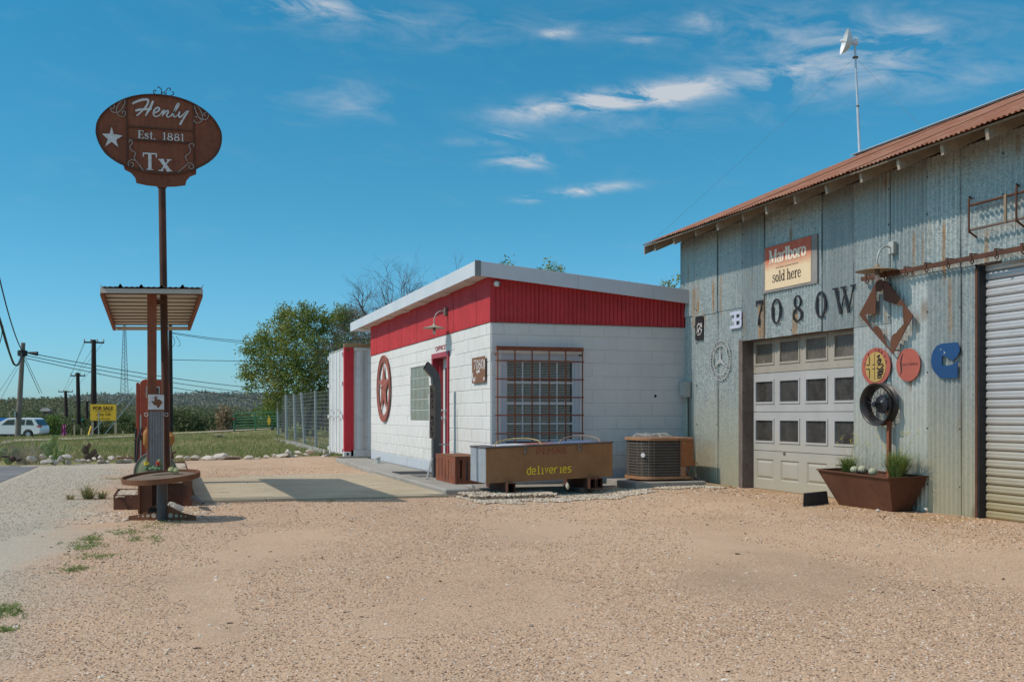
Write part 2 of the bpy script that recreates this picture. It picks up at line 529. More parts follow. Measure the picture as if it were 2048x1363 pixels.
M['ebox'] = weather('grey_electric_box', (.42, .44, .42), (.48, .50, .48), 5, .5, .1, 0)
M['limestone'] = weather('white_limestone', (.46, .41, .34), (.60, .55, .47), 4, .9, 0, .012, 12, c3=(.30, .25, .19))
M['limestone_grey'] = weather('grey_limestone', (.30, .28, .25), (.40, .38, .34), 4, .9, 0, .012, 12, c3=(.20, .18, .15))
M['dark_rock'] = weather('dark_debris', (.07, .05, .04), (.13, .09, .07), 6, .9, 0, .01, 12)
M['soil'] = weather('dry_soil', (.16, .115, .08), (.22, .165, .12), 9, .95, 0, .006, 40)
M['bed_stone'] = weather('pale_crushed_stone', (.46, .39, .30), (.58, .51, .41), 22, .95, 0, .01, 30, c3=(.28, .22, .16))
M['slate'] = weather('dark_slate', (.035, .038, .042), (.055, .06, .064), 9, .7, 0, .003, 40)
M['white_car'] = weather('white_car_paint', (.76, .78, .80), (.74, .76, .78), 1, .22, 0, 0, spec=.6)
M['tyre'] = weather('tyre_rubber', (.02, .02, .02), (.03, .03, .03), 5, .85, 0, 0)
M['car_dark'] = weather('black_trim', (.02, .02, .022), (.03, .03, .03), 5, .5, 0, 0)
M['alloy'] = weather('alloy_wheel', (.4, .41, .42), (.45, .46, .47), 5, .35, .6, 0)
M['tail_red'] = weather('red_tail_lamp', (.45, .02, .02), (.5, .03, .03), 5, .2, 0, 0, spec=.6)
M['sign_yellow'] = weather('yellow_sign_board', (.80, .48, .035), (.74, .44, .04), 2, .55, 0, 0)
M['sign_ink'] = weather('brown_sign_ink', (.10, .035, .015), (.13, .05, .02), 9, .6, 0, 0)
M['sign_ink_soft'] = weather('ochre_sign_ink', (.32, .16, .02), (.35, .18, .03), 9, .6, 0, 0)
M['sign_green'] = weather('green_road_sign', (.05, .22, .17), (.06, .24, .19), 9, .5, 0, 0)
M['sign_blue'] = weather('blue_road_sign', (.03, .20, .55), (.04, .22, .58), 9, .5, 0, 0)
M['gate_green'] = weather('green_gate_paint', (.035, .15, .075), (.06, .20, .11), 9, .5, 0, 0)
M['galv_pipe'] = weather('galvanized_post', (.26, .28, .28), (.33, .35, .35), 4, .6, .1, 0)
M['pink'] = weather('pink_cloth', (.62, .16, .42), (.45, .12, .38), 9, .8, 0, 0)
M['container'] = weather('white_container_paint', (.74, .76, .76), (.66, .68, .68), 2.4, .5, 0, .001, 30, c3=(.52, .54, .53), streak=.25)
M['container_red'] = weather('red_container_post', (.62, .035, .05), (.54, .03, .045), 4, .5, 0, 0)
M['cactus'] = weather('cactus_green', (.10, .17, .08), (.16, .24, .12), 14, .6, 0, .002, 80)
M['cactus_pale'] = weather('pale_cactus', (.40, .42, .18), (.50, .50, .26), 30, .6, 0, .004, 90)
M['pad_green'] = weather('prickly_pear_green', (.20, .27, .08), (.29, .36, .13), 8, .6, 0, .001, 60, c3=(.24, .28, .15))
M['pad_brown'] = weather('dead_prickly_pear', (.12, .08, .055), (.19, .135, .09), 8, .8, 0, .003, 40)
M['bloom_red'] = weather('red_bloom', (.70, .06, .035), (.75, .14, .08), 40, .6, 0, 0)
M['bloom_yellow'] = weather('yellow_bloom', (.80, .65, .05), (.72, .55, .04), 40, .6, 0, 0)
M['ball_cactus'] = weather('grey_green_ball_cactus', (.36, .38, .26), (.44, .44, .32), 22, .7, 0, .004, 90)
M['tank'] = weather('pale_green_tank', (.26, .30, .17), (.34, .34, .22), 4, .6, 0, .001, 50, c3=(.40, .30, .20))
M['tank_rim'] = weather('grey_tank_rim', (.42, .42, .41), (.34, .30, .27), 8, .6, .1, 0)
M['pump_red'] = weather('faded_red_pump_enamel', (.46, .095, .05), (.38, .075, .042), 4, .5, 0, .0008, 50, c3=(.19, .062, .035), streak=.5)
M['pump_orange'] = weather('orange_rusty_cylinder', (.42, .19, .05), (.34, .14, .04), 8, .6, 0, 0)
M['cast'] = weather('pitted_cast_metal', (.15, .12, .10), (.24, .20, .17), 20, .8, .2, .003, 60, c3=(.06, .05, .045))
M['duct'] = weather('dark_grey_duct_paint', (.062, .066, .072), (.095, .10, .106), 3, .5, .1, 0, spec=.4)
M['bark'] = weather('grey_brown_bark', (.13, .105, .085), (.19, .16, .13), 8, .95, 0, .006, 30)
M['bark_pale'] = weather('bleached_dead_wood', (.13, .115, .11), (.18, .16, .155), 8, .95, 0, 0)
M['rubber'] = weather('dark_rubber_mat', (.035, .037, .04), (.05, .052, .055), 8, .9, 0, .002, 90)
M['mat_grey'] = weather('grey_door_mat', (.14, .14, .13), (.18, .175, .16), 20, .95, 0, .002, 90)
M['sign_poster'] = None
def m_door():
    k = NT('aged_white_door_paint')
    x = k.xyz()
    a = k.mix(k.ramp(k.noise(2.5, 5, .6), .35, .7), (.375, .375, .375), (.43, .43, .43))
    d = k.ramp(k.math('ADD', x[2], k.math('MULTIPLY', k.noise(1.3, 4, .6), .8)), 1.35, .45)
    a = k.mix(k.math('MULTIPLY', d, .8), a, (.40, .36, .26))
    return k.fin(a, .55, 0, k.bump(k.noise(60, 4), .0006, .5), .3)
M['door_white'] = m_door()
M['door_tan'] = weather('taupe_door_paint', (.33, .30, .255), (.38, .35, .30), 2.5, .6, 0, .0006, 60, c3=(.28, .25, .21))
M['navy'] = weather('blue_enamel', (.018, .070, .19), (.014, .055, .15), 5, .5, 0, .0006, 40)
M['salmon'] = weather('salmon_red_paint', (.42, .115, .085), (.36, .095, .07), 4, .6, 0, .0006, 40, c3=(.30, .10, .08))
M['ochre'] = weather('ochre_paint', (.48, .33, .11), (.42, .29, .09), 5, .6, 0, 0)
M['ink_dark'] = weather('dark_ink', (.025, .016, .018), (.04, .025, .025), 9, .7, 0, 0)
M['pale_blue'] = weather('pale_lilac_enamel', (.48, .52, .66), (.54, .57, .69), 5, .5, 0, 0)
M['bare_alu'] = weather('cut_aluminium_grey', (.42, .45, .45), (.50, .53, .52), 4, .5, .2, 0)
M['star_red'] = weather('weathered_star_red', (.30, .085, .06), (.36, .13, .10), 9, .65, 0, .001, 60, c3=(.20, .06, .045))
M['plaque_tan'] = weather('tan_iron_plaque', (.19, .085, .05), (.25, .13, .08), 7, .7, 0, .001, 60, c3=(.13, .05, .03))

def m_glass(name, col, rough=.08):
    k = NT(name)
    f = k.ramp(k.noise(5, 5, .7), .4, .7)
    oi = k.n('ShaderNodeObjectInfo')
    a = k.mix(f, col, tuple(min(1, c * 1.7) for c in col))
    sm2 = k.math('MULTIPLY', k.ramp(k.noise(9, 6, .75, dist=1.5), .56, .70), k.math('MULTIPLY', oi.outputs['Random'], .55))
    a = k.mix(sm2, a, tuple(min(1, c * 5) for c in col))
    return k.fin(a, k.math('ADD', k.math('MULTIPLY', f, .22), rough), 0.0, k.bump(k.noise(2.5, 2), .006, .4), .8)
M['pane_grimy'] = m_glass('grimy_dark_glass', (.040, .037, .034), .12)
M['pane_brown'] = m_glass('brown_dusty_glass', (.095, .082, .066), .35)
M['pane_dark'] = m_glass('dark_glass', (.014, .016, .018), .05)
M['car_glass'] = m_glass('car_glass', (.02, .025, .028), .04)
def m_glassblock():
    k = NT('wavy_glass_block')
    w = k.n('ShaderNodeTexWave', wave_type='BANDS', bands_direction='Y'); k.put(k.pos, w.inputs[0]); w.inputs['Scale'].default_value = 14; w.inputs['Distortion'].default_value = 1.5
    col = k.mix(w.outputs['Fac'], (.24, .28, .235), (.33, .37, .32))
    col = k.mix(k.ramp(k.noise(3, 4), .45, .7), col, (.26, .25, .15))
    return k.fin(col, .16, 0.0, k.bump(w.outputs['Fac'], .006, .8), .6)
M['glass_block'] = m_glassblock()

def m_galv():
    k = NT('galvanized_corrugated_steel')
    x = k.xyz()
    oi = k.n('ShaderNodeObjectInfo')
    sp = k.vor(55, feature='F1', out='Color')
    spg = k.n('ShaderNodeSeparateColor'); k.put(sp, spg.inputs[0])
    base = k.mix(k.ramp(spg.outputs[0], 0, 1), (.29, .315, .30), (.54, .56, .53))
    big = k.ramp(k.noise(1.1, 5, .6), .35, .7)
    base = k.mix(k.math('MULTIPLY', big, .55), base, (.42, .425, .40))
    base = k.mix(k.math('MULTIPLY', k.ramp(oi.outputs['Random'], .35, 1), .6), base, (.22, .24, .24))
    st = k.ramp(k.noise(16, 4, .65, stretch=(1, 1, .09)), .48, .75)
    base = k.mix(k.math('MULTIPLY', st, .42), base, (.15, .165, .165))
    sw = k.ramp(k.noise(11, 4, .65, stretch=(1, 1.3, .07)), .55, .75)
    base = k.mix(k.math('MULTIPLY', sw, .32), base, (.52, .53, .51))
    seam = None  # lap shadow and grime painted as dark lines at the sheet edges
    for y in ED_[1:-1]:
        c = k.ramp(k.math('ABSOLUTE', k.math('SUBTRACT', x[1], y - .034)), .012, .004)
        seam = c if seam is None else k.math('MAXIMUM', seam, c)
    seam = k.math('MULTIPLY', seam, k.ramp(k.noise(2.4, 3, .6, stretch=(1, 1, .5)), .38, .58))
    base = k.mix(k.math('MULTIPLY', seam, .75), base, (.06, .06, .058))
    # ochre dust splashed up from the ground
    dust = k.math('MULTIPLY', k.ramp(k.math('ADD', x[2], k.math('MULTIPLY', k.noise(2.2, 4, .6, stretch=(1, 1, .3)), 1.1)), 2.05, .60), .82)
    base = k.mix(dust, base, (.50, .44, .28))
    # rust runs
    rust = None
    for (y, w, z0, z1) in RUNS:
        a = k.ramp(k.math('ABSOLUTE', k.math('SUBTRACT', x[1], y)), w * 1.3, w * .6)
        b = k.math('MULTIPLY', k.ramp(x[2], z0 - .12, z0 + .05), k.ramp(x[2], z1 + .03, z1 - .10))
        c = k.math('MULTIPLY', a, b)
        rust = c if rust is None else k.math('MAXIMUM', rust, c)
    rust = k.math('MULTIPLY', rust, k.ramp(k.noise(14, 4, .6, stretch=(1, 1, .25)), .30, .6))
    base = k.mix(k.math('MULTIPLY', rust, .85), base, k.mix(k.ramp(k.noise(30, 3), .4, .6), (.50, .27, .095), (.33, .15, .055)))
    lt = k.math('MULTIPLY', k.math('LESS_THAN', oi.outputs['Random'], .22), .35)
    base = k.mix(lt, base, (.66, .66, .62))
    fx_ = k.math('MULTIPLY', k.ramp(k.vor(2.1, out='Distance', stretch=(1, 1, .45)), .16, .05), .8)
    base = k.mix(fx_, base, (.27, .15, .075))
    lr = k.math('MULTIPLY', k.ramp(k.noise(3.2, 6, .7, stretch=(1, 1.6, .35)), .62, .73), .65)
    base = k.mix(lr, base, (.30, .20, .11))
    return k.fin(base, k.math('ADD', k.math('MULTIPLY', spg.outputs[0], .16), .36), .42, k.bump(k.noise(60, 3), .0006, .5), .35)
RUNS = [(14.60, .07, 2.42, 3.05), (14.47, .05, 2.62, 3.1), (14.30, .05, 2.42, 2.62), (13.99, .045, 2.56, 3.10), (13.80, .03, 2.56, 3.12), (12.66, .085, 2.09, 2.62), (11.84, .07, 2.09, 2.42),
        (9.56, .018, 2.60, 3.06), (9.42, .014, 2.60, 3.04), (9.08, .026, 2.50, 3.10), (10.02, .022, 1.75, 2.30), (8.5, .03, 2.5, 2.9), (13.1, .03, 2.2, 2.5), (9.0, .03, 1.9, 2.5), (10.25, .02, 2.1, 2.4)]
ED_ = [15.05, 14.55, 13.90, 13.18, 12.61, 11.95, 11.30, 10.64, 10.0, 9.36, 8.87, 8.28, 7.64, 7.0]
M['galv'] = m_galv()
def m_roofrust():
    k = NT('rusty_corrugated_roof')
    a = k.mix(k.ramp(k.noise(.8, 6, .65), .35, .7), (.25, .092, .050), (.34, .15, .088))
    a = k.mix(k.math('MULTIPLY', k.ramp(k.noise(14, 4, .65, stretch=(.12, 1, .12)), .48, .66), .8), a, (.48, .31, .22))
    a = k.mix(k.math('MULTIPLY', k.ramp(k.noise(9, 4, .65, stretch=(.2, 1, .2)), .56, .75), .7), a, (.10, .035, .025))
    oi = k.n('ShaderNodeObjectInfo')
    a = k.mix(k.math('MULTIPLY', oi.outputs['Random'], .25), a, (.17, .05, .03))
    return k.fin(a, .82, 0.0, k.bump(k.noise(80, 3), .001, .5), .25)
M['roof_rust'] = m_roofrust()
def m_block(name, painted):
    k = NT(name)
    oi = k.n('ShaderNodeObjectInfo')
    x = k.xyz()
    a = k.mix(k.ramp(k.noise(1.6, 5, .65), .35, .7), (.68, .68, .655), (.745, .74, .715))
    a = k.mix(k.math('MULTIPLY', oi.outputs['Random'], .35), a, (.67, .67, .68))
    a = k.mix(k.math('MULTIPLY', k.ramp(k.noise(5, 6, .75), .60, .72), .35), a, (.52, .52, .50))
    a = k.mix(k.math('MULTIPLY', k.ramp(k.noise(26, 5, .7), .66, .74), .6), a, (.34, .33, .31))
    a = k.mix(k.math('MULTIPLY', k.ramp(k.noise(12, 4, .6, stretch=(1, 1, .12)), .58, .78), .28), a, (.50, .49, .46))
    lo = k.ramp(k.math('ADD', x[2], k.math('MULTIPLY', k.noise(6, 4), .04)), .235, .20)
    a = k.mix(k.math('MULTIPLY', k.math('MULTIPLY', k.ramp(x[2], .95, .10), k.ramp(k.noise(7, 5, .7), .40, .60)), .55), a, (.50, .45, .37))
    a = k.mix(k.math('MULTIPLY', lo, .9), a, (.47, .505, .55))
    return k.fin(a, .78, 0.0, k.bump(k.noise(55, 6, .75), .005, .8), .3)
M['block'] = m_block('painted_concrete_block', True)

# ================================================================== office
OX, OY, OYB, OXR = 4.565, 14.95, 24.6, 7.80
office = thing('office_building', (OX, OY, 0), 'small white block office with red corrugated band and slanting grey roof edge', 'building')
CH = .2035; BL = .407; HT = 2.42
JT = .012
# openings: (a0, a1, z0, z1)
DOOR = (17.34, 18.52, 0, 2.13)      # along Y
GB = (18.84, 20.37, .93, 1.96)
WIN = (4.74, 6.00, .62, 1.96)       # along X on the front wall
def wall_core():
    mb = MB()
    # left wall pieces, mortar plane set back 7 mm
    x0, x1 = OX + .007, OX + .19
    def yb(y0, y1, z0, z1): mb.box((x0, y0, z0), (x1, y1, z1))
    yb(OY + .19, DOOR[0], 0, HT); yb(DOOR[0], DOOR[1], DOOR[3], HT); yb(DOOR[1], GB[0], 0, HT)
    yb(GB[0], GB[1], 0, GB[2]); yb(GB[0], GB[1], GB[3], HT); yb(GB[1], OYB, 0, HT)
    y0, y1 = OY + .007, OY + .19
    def xb(a, b, z0, z1): mb.box((a, y0, z0), (b, y1, z1))
    xb(OX + .007, WIN[0], 0, HT); xb(WIN[0], WIN[1], 0, WIN[2]); xb(WIN[0], WIN[1], WIN[3], HT); xb(WIN[1], OXR, 0, HT)
    mb.box((OX + .19, OYB - .19, 0), (OXR, OYB, HT + .5)); mb.box((OXR - .12, OY + .19, 0), (OXR, OYB - .19, HT + .5))
    return mb
wall_core().build('wall', M['block'], office)
BMESH = {}
def block_mesh(w, h):
    key = (round(w, 3), round(h, 3))
    if key in BMESH: return BMESH[key]
    bm = bmesh.new()
    W, H, D = w / 2 - JT / 2, h / 2 - JT / 2, .012
    vs_ = [bm.verts.new(q) for q in ((-W, D, -H), (W, D, -H), (W, D, H), (-W, D, H), (-W, .003, -H), (W, .003, -H), (W, .003, H), (-W, .003, H), (-W + .004, 0, -H + .004), (W - .004, 0, -H + .004), (W - .004, 0, H - .004), (-W + .004, 0, H - .004))]
    for a in (0, 4):
        for i in range(4):
            j = (i + 1) % 4
            bm.faces.new((vs_[a + i], vs_[a + j], vs_[a + 4 + j], vs_[a + 4 + i]))
    bm.faces.new(vs_[8:12])
    bmesh.ops.recalc_face_normals(bm, faces=bm.faces)
    me = bpy.data.meshes.new('block'); bm.to_mesh(me); bm.free(); me.materials.append(M['block'])
    BMESH[key] = me
    return me
def lay_blocks(face, a0, a1, holes):
    for c in range(12):
        z0, z1 = c * CH, min((c + 1) * CH, HT)
        off = 0 if c % 2 == 0 else BL / 2
        a = a0 - off
        while a < a1 - .01:
            s0, s1 = max(a, a0), min(a + BL, a1)
            segs = [(s0, s1, z0, z1)]
            for (h0, h1, g0, g1) in holes:
                nx = []
                for (p0, p1, q0, q1) in segs:
                    if p1 <= h0 or p0 >= h1 or q1 <= g0 + .02 or q0 >= g1 - .02:
                        nx.append((p0, p1, q0, q1)); continue
                    if q0 < g0 - .02: nx.append((p0, p1, q0, g0)); continue
                    if q1 > g1 + .02: nx.append((p0, p1, g1, q1)); continue
                    if p0 < h0: nx.append((p0, h0, q0, q1))
                    if p1 > h1: nx.append((h1, p1, q0, q1))
                segs = nx
            for (p0, p1, q0, q1) in segs:
                if p1 - p0 < .03 or q1 - q0 < .03: continue
                o = bpy.data.objects.new('block', block_mesh(p1 - p0, q1 - q0)); COL.objects.link(o); o.parent = office
                j = rnd.uniform(-.0012, .0012)
                m_, zz = (p0 + p1) / 2, (q0 + q1) / 2
                if face == 'Y':      # front wall
                    o.location = Vector((m_, OY - .001 + j, zz)) - ORG[office]
                else:
                    o.location = Vector((OX - .001 + j, m_, zz)) - ORG[office]; o.rotation_euler = (0, 0, R(-90))
            a += BL
lay_blocks('Y', OX + .012, OXR, [WIN])
lay_blocks('X', OY, OYB, [DOOR, GB])

def corr_pts(length, z0, z1, pitch, amp, fr, off, seg=8, phase=0.0, nz=1):
    """corrugated sheet: ribs run along the frame's up"""
    n = max(2, int(round(length / pitch * seg)))
    v, f = [], []
    for j in range(nz + 1):
        b = z0 + (z1 - z0) * j / nz
        for i in range(n + 1):
            a = length * i / n
            v.append(fr.p(a, b, off + amp * math.cos(2 * math.pi * (a / pitch + phase))))
    for j in range(nz):
        for i in range(n):
            k = j * (n + 1) + i
            f.append((k, k + 1, k + n + 2, k + n + 1))
    return v, f
def corr_sheet(name, mat, parent, a0, a1, z0, z1, fr, off=.012, pitch=.068, amp=.009, seg=8, tilt=0.0, zt=None):
    """a0..a1 along frame right. zt: function a -> top (for raked tops)"""
    f2 = FR(fr.p(a0, 0, 0), fr.u, fr.v, fr.n)
    v, f = corr_pts(a1 - a0, z0, z1, pitch, amp, f2, off, seg, phase=a0 / pitch)
    if zt is not None:
        n = len(v) // 2
        for i in range(n):
            a = a0 + (a1 - a0) * i / (n - 1)
            q = v[n + i]; v[n + i] = Vector((q.x, q.y, zt(a)))
    if tilt:
        v = [q + fr.n * tilt * (q.z - z0) for q in v]
    mb = MB(); mb.add(v, f)
    o = mb.build(name, mat, parent, smooth=True)
    return o
# red band, front and left
FT = lambda X: 3.29 + (X - 4.28) / 3.52 * (2.985 - 3.29)     # roof top height by X
xs = [OX + .07 + i * .68 for i in range(5)] + [OXR]
for i in range(5):
    corr_sheet('siding_sheet', M['red_paint'], office, xs[i], min(xs[i + 1] + .05, OXR), 2.425, 3.0, fY(OY), off=.022 + .005 * (i % 2), amp=.011, zt=lambda a: FT(a) - .17)
MB().box((OX - .012, OY - .022, 2.425), (OX + .075, OY + .03, 3.10)).build('corner_trim', M['red_paint'], office)
ys = [OY + .02 + i * .68 for i in range(15)]
for i in range(15):
    y1 = min(ys[i] + .72, OYB)
    if y1 - ys[i] > .05:
        corr_sheet('siding_sheet', M['red_paint'], office, -y1, -ys[i], 2.425, 3.13, fX(OX), off=.010 + .004 * (i % 2), amp=.007)
MB().box((OX, OY + .03, 2.42), (OX + .1, OYB, 3.1)).box((OX + .1, OY + .0, 2.42), (OXR, OY + .06, 2.76)).build('wall', M['old_wood'], office)
sc = MB()
for k_ in range(16):
    for z in (2.46, 2.70): sc.lathe((OX + .10 + k_ * .204, OY - .036, z), [(.008, -.004), (.008, .002), (.001, .005)], 6, axis=(0, -1, 0))
for k_ in range(46):
    for z in (2.46, 2.95): sc.lathe((OX - .02, OY + .1 + k_ * .204, z), [(.008, -.004), (.008, .002), (.001, .005)], 6, axis=(-1, 0, 0))
sc.build('screws', M['red_trim'], office, kind='stuff')
# roof
RY0, RY1, RX0 = 14.775, 25.85, 4.28
mb = MB()
def roofslab(x0, x1, y0, y1, dz0, dz1):
    v = [(x0, y0, FT(x0) + dz0), (x1, y0, FT(x1) + dz0), (x1, y1, FT(x1) + dz0), (x0, y1, FT(x0) + dz0), (x0, y0, FT(x0) + dz1), (x1, y0, FT(x1) + dz1), (x1, y1, FT(x1) + dz1), (x0, y1, FT(x0) + dz1)]
    return MB().add(v, [(0, 3, 2, 1), (4, 5, 6, 7), (0, 1, 5, 4), (1, 2, 6, 5), (2, 3, 7, 6), (3, 0, 4, 7)])
roofslab(RX0 + .022, OXR - .004, RY0 + .022, RY1 - .022, -.05, .012).build('roof', M['roof_felt'], office)
roofslab(RX0 + .022, OXR - .004, RY0 + .022, RY1 - .022, -.165, -.15).build('soffit', M['soffit'], office)
# rafters glimpsed as ribs under the soffit edge
for i in range(7):
    y = RY0 + .9 + i * 1.55
    roofslab(RX0 + .03, OX, y, y + .5, -.178, -.166).build('soffit_vent', M['soffit'], office)
segY = [RY0 + .07] + [onX(x, 600, RX0).y for x in (854, 782, 725)] + [RY1]
for i in range(4):
    MB().box((RX0 - .0, segY[i] + .003, FT(RX0) - .205), (RX0 + .02, segY[i + 1] - .003, FT(RX0) + .005)).build('fascia', M['fascia'], office, bevel=.002)
fx = [RX0 + .085, 5.9, 7.15, 7.81]
for i in range(3):
    a, b = fx[i] + .002, fx[i + 1] - .002
    MB().prism([(a, FT(a) - .205), (b, FT(b) - .205), (b, FT(b) + .012), (a, FT(a) + .012)], fY(RY0 + .02), 0, .02).build('fascia', M['fascia'], office, bevel=.002)
MB().prism([(RX0 - .004, FT(RX0) - .212), (RX0 + .085, FT(RX0) - .22), (RX0 + .085, FT(RX0) + .015), (RX0 - .004, FT(RX0) + .018)], fY(RY0 + .02), 0, .024).build('corner_trim', M['fascia_dark'], office, bevel=.002)
MB().box((RX0, RY0 + .02, FT(RX0) - .212), (RX0 + .02, RY0 + .07, FT(RX0) + .01)).build('corner_trim', M['fascia'], office)
MB().box((RX0, RY1 - .02, FT(RX0) - .205), (7.8, RY1, FT(RX0) - .1)).build('fascia', M['fascia'], office)
# glass block window
for c in range(5):
    for r_ in range(8):
        w, h = (GB[1] - GB[0]) / 8, (GB[3] - GB[2]) / 5
        if c == 0 and r_ == 0:
            gbm = MB().box((-.018, -w / 2 + .006, -h / 2 + .006), (.05, w / 2 - .006, h / 2 - .006))
            o = gbm.build('glass_block', M['glass_block'], office, loc=(OX + .035, GB[0] + w / 2, GB[2] + h / 2), bevel=.008)
            gme = o.data
            # mesh was built around zero: shift back
            for v_ in gme.vertices: v_.co += Vector((OX + .035, GB[0] + w / 2, GB[2] + h / 2))
        else:
            o = bpy.data.objects.new('glass_block', gme); COL.objects.link(o); o.parent = office
            o.location = Vector((OX + .035, GB[0] + w * (r_ + .5), GB[2] + h * (c + .5))) - ORG[office]
MB().box((OX + .03, GB[0], GB[2]), (OX + .075, GB[1], GB[3])).build('window_mortar', M['block'], office)
# door: red frame, recessed white leaf with a tall glazed strip
dr = MB()
y0, y1, zt = DOOR[0], DOOR[1], DOOR[3]
dr.box((OX - .028, y0 - .0, 0.02), (OX + .006, y0 + .085, zt)).box((OX - .028, y1 - .085, 0.02), (OX + .006, y1, zt)).box((OX - .028, y0 + .085, zt - .085), (OX + .006, y1 - .085, zt))
dr.box((OX + .006, y0 + .05, .02), (OX + .22, y0 + .085, zt - .05)).box((OX + .006, y1 - .085, .02), (OX + .22, y1 - .05, zt - .05)).box((OX + .006, y0 + .085, zt - .085), (OX + .22, y1 - .085, zt - .05))
dr.box((OX + .10, y1 - .125, .02), (OX + .22, y1 - .085, zt - .085))
door = dr.build('door_frame', M['red_trim'], office, bevel=.004)
dl = MB().box((OX + .16, y0 + .085, .03), (OX + .20, y1 - .125, zt - .085)).build('door', M['white_vinyl'], office, bevel=.003)
MB().box((OX + .150, y0 + .25, .35), (OX + .159, y1 - .32, zt - .25)).build('door_pane', M['pane_dark'], dl)
pt = MB()
for q in ((y0 + .22, .32, y0 + .25, zt - .22), (y1 - .32, .32, y1 - .29, zt - .22)):
    pt.box((OX + .146, q[0], q[1]), (OX + .16, q[2], q[3]))
pt.box((OX + .146, y0 + .25, .32), (OX + .16, y1 - .32, .35)).box((OX + .146, y0 + .25, zt - .25), (OX + .16, y1 - .32, zt - .22))
pt.build('pane_moulding', M['white_vinyl'], dl)
kn = MB()
for z_, r_ in ((.98, .032), (1.12, .022)):
    kn.lathe((OX + .16, y1 - .20, z_), [(.03, 0), (.03, .008), (.012, .012), (.012, .04), (r_, .05), (r_, .07), (.01, .085)], 14, axis=(-1, 0, 0))
kn.build('door_handle', M['steel_mast'], dl, smooth=True)
MB().box((OX - .02, y0 + .05, 0.002), (OX + .2, y1 - .05, .022)).build('threshold', M['concrete'], office)
MB().box((OX + .24, y0, 0), (OX + .26, y1, zt)).build('wall', M['dark_inside'], office)
# front window: casing, white sash grid, blinds, rusty bar grille standing proud
win = MB().box((WIN[0], OY + .02, WIN[2]), (WIN[0] + .075, OY + .07, WIN[3])).box((WIN[1] - .075, OY + .02, WIN[2]), (WIN[1], OY + .07, WIN[3])).box((WIN[0] + .075, OY + .02, WIN[3] - .085), (WIN[1] - .075, OY + .07, WIN[3])).build('window', M['casing'], office, bevel=.003)
wx0, wx1, wz0, wz1 = WIN[0] + .075, WIN[1] - .075, WIN[2] + .02, WIN[3] - .085
sf = MB()
sf.box((wx0, OY + .045, wz0), (wx0 + .03, OY + .09, wz1)).box((wx1 - .03, OY + .045, wz0), (wx1, OY + .09, wz1)).box((wx0 + .03, OY + .045, wz1 - .035), (wx1 - .03, OY + .09, wz1)).box((wx0 + .03, OY + .045, wz0), (wx1 - .03, OY + .09, wz0 + .03))
sf.build('window_frame', M['white_vinyl'], win, bevel=.002)
for i in range(1, 4):
    x = wx0 + (wx1 - wx0) * i / 4
    MB().box((x - .010, OY + .058, wz0 + .03), (x + .010, OY + .082, wz1 - .035)).build('mullion', M['white_vinyl'], win)
for i in range(1, 4):
    z = wz1 - .035 - (wz1 - wz0 - .02) * i * .255
    MB().box((wx0 + .03, OY + .052 if i == 2 else OY + .056, z - (.016 if i != 2 else .024)), (wx1 - .03, OY + .0840, z + .014)).build('mullion', M['white_vinyl'], win)
MB().box((wx0 + .02, OY + .084, wz0 + .02), (wx1 - .02, OY + .088, wz1 - .02)).build('pane', m_glass('window_glass_dark', (.018, .02, .02), .06), win)
# blinds sit in front of the dark room but behind the bars, tilted slats
bl = MB()
z = wz0 + .035
while z < wz1 - .04:
    bl.obox(((wx0 + wx1) / 2 - .012, OY + .0765, z), (1, 0, 0), (0, .8, .6), (0, -.6, .8), (wx1 - wx0) / 2 - .052, .0115, .0010)
    z += .0245
bl.build('blind_slats', M['blind'], win, kind='stuff')
gr = MB()
gx = [onY(x, 780, OY - .10).x for x in (995, 1029.5, 1064, 1098, 1131, 1164.5)]
gz = [onY(1080, y, OY - .10).z for y in (721.8, 757.9, 793.9, 829.8, 866, 902)]
ztop = onY(1080, 696.5, OY - .10).z
grille = MB().box((gx[0] - .02, OY - .128, ztop - .036), (gx[-1] + .012, OY - .082, ztop + .024)).build('window_grille', M['rust'], office)
for x in gx:
    MB().tube([(x, OY - .108, ztop), (x, OY - .108, .52)], .0115, 8).build('bar', M['rust'], grille, smooth=True)
for z in gz:
    MB().tube([(gx[0] - .03, OY - .092, z), (gx[-1] + .03, OY - .088, z)], .0100, 8).build('bar', M['rust'], grille, smooth=True)
bk = MB()
for x in (gx[0], gx[-1]):
    for z in (gz[0] + .1, gz[-1]):
        bk.box((x - .01, OY - .10, z - .01), (x + .01, OY + .0, z + .01))
bk.build('bracket', M['rust_dark'], grille)
# vent hole and security camera
pv = onY(1311, 791.5, OY - .004)
MB().lathe((pv.x, OY - .0015, pv.z), [(.001, .004), (.02, .004), (.022, 0)], 16, axis=(0, -1, 0)).build('vent_hole', M['dark_inside'], office)
c = onY(994, 568, OY - .06)
camr = thing('security_camera', (c.x, OY - .03, c.z), 'small white dome security camera under the roof corner on the red band', 'camera')
MB().lathe((c.x, OY - .03, c.z + .01), [(.001, 0), (.045, 0), (.045, .02), (.04, .045), (.02, .06)], 20, axis=(0, -1, -.15)).build('housing', M['plastic_white'], camr, smooth=True)
MB().lathe((c.x + .01, OY - .088, c.z - .002), [(.036, -.015), (.034, .01), (.02, .03), (.001, .036)], 20, axis=(.2, -1, -.2)).build('ball', M['plastic_white'], camr, smooth=True)
MB().lathe((c.x + .018, OY - .118, c.z - .008), [(.001, 0), (.016, 0), (.016, .006), (.001, .008)], 14, axis=(.2, -1, -.2)).build('lens', M['black_gloss'], camr)

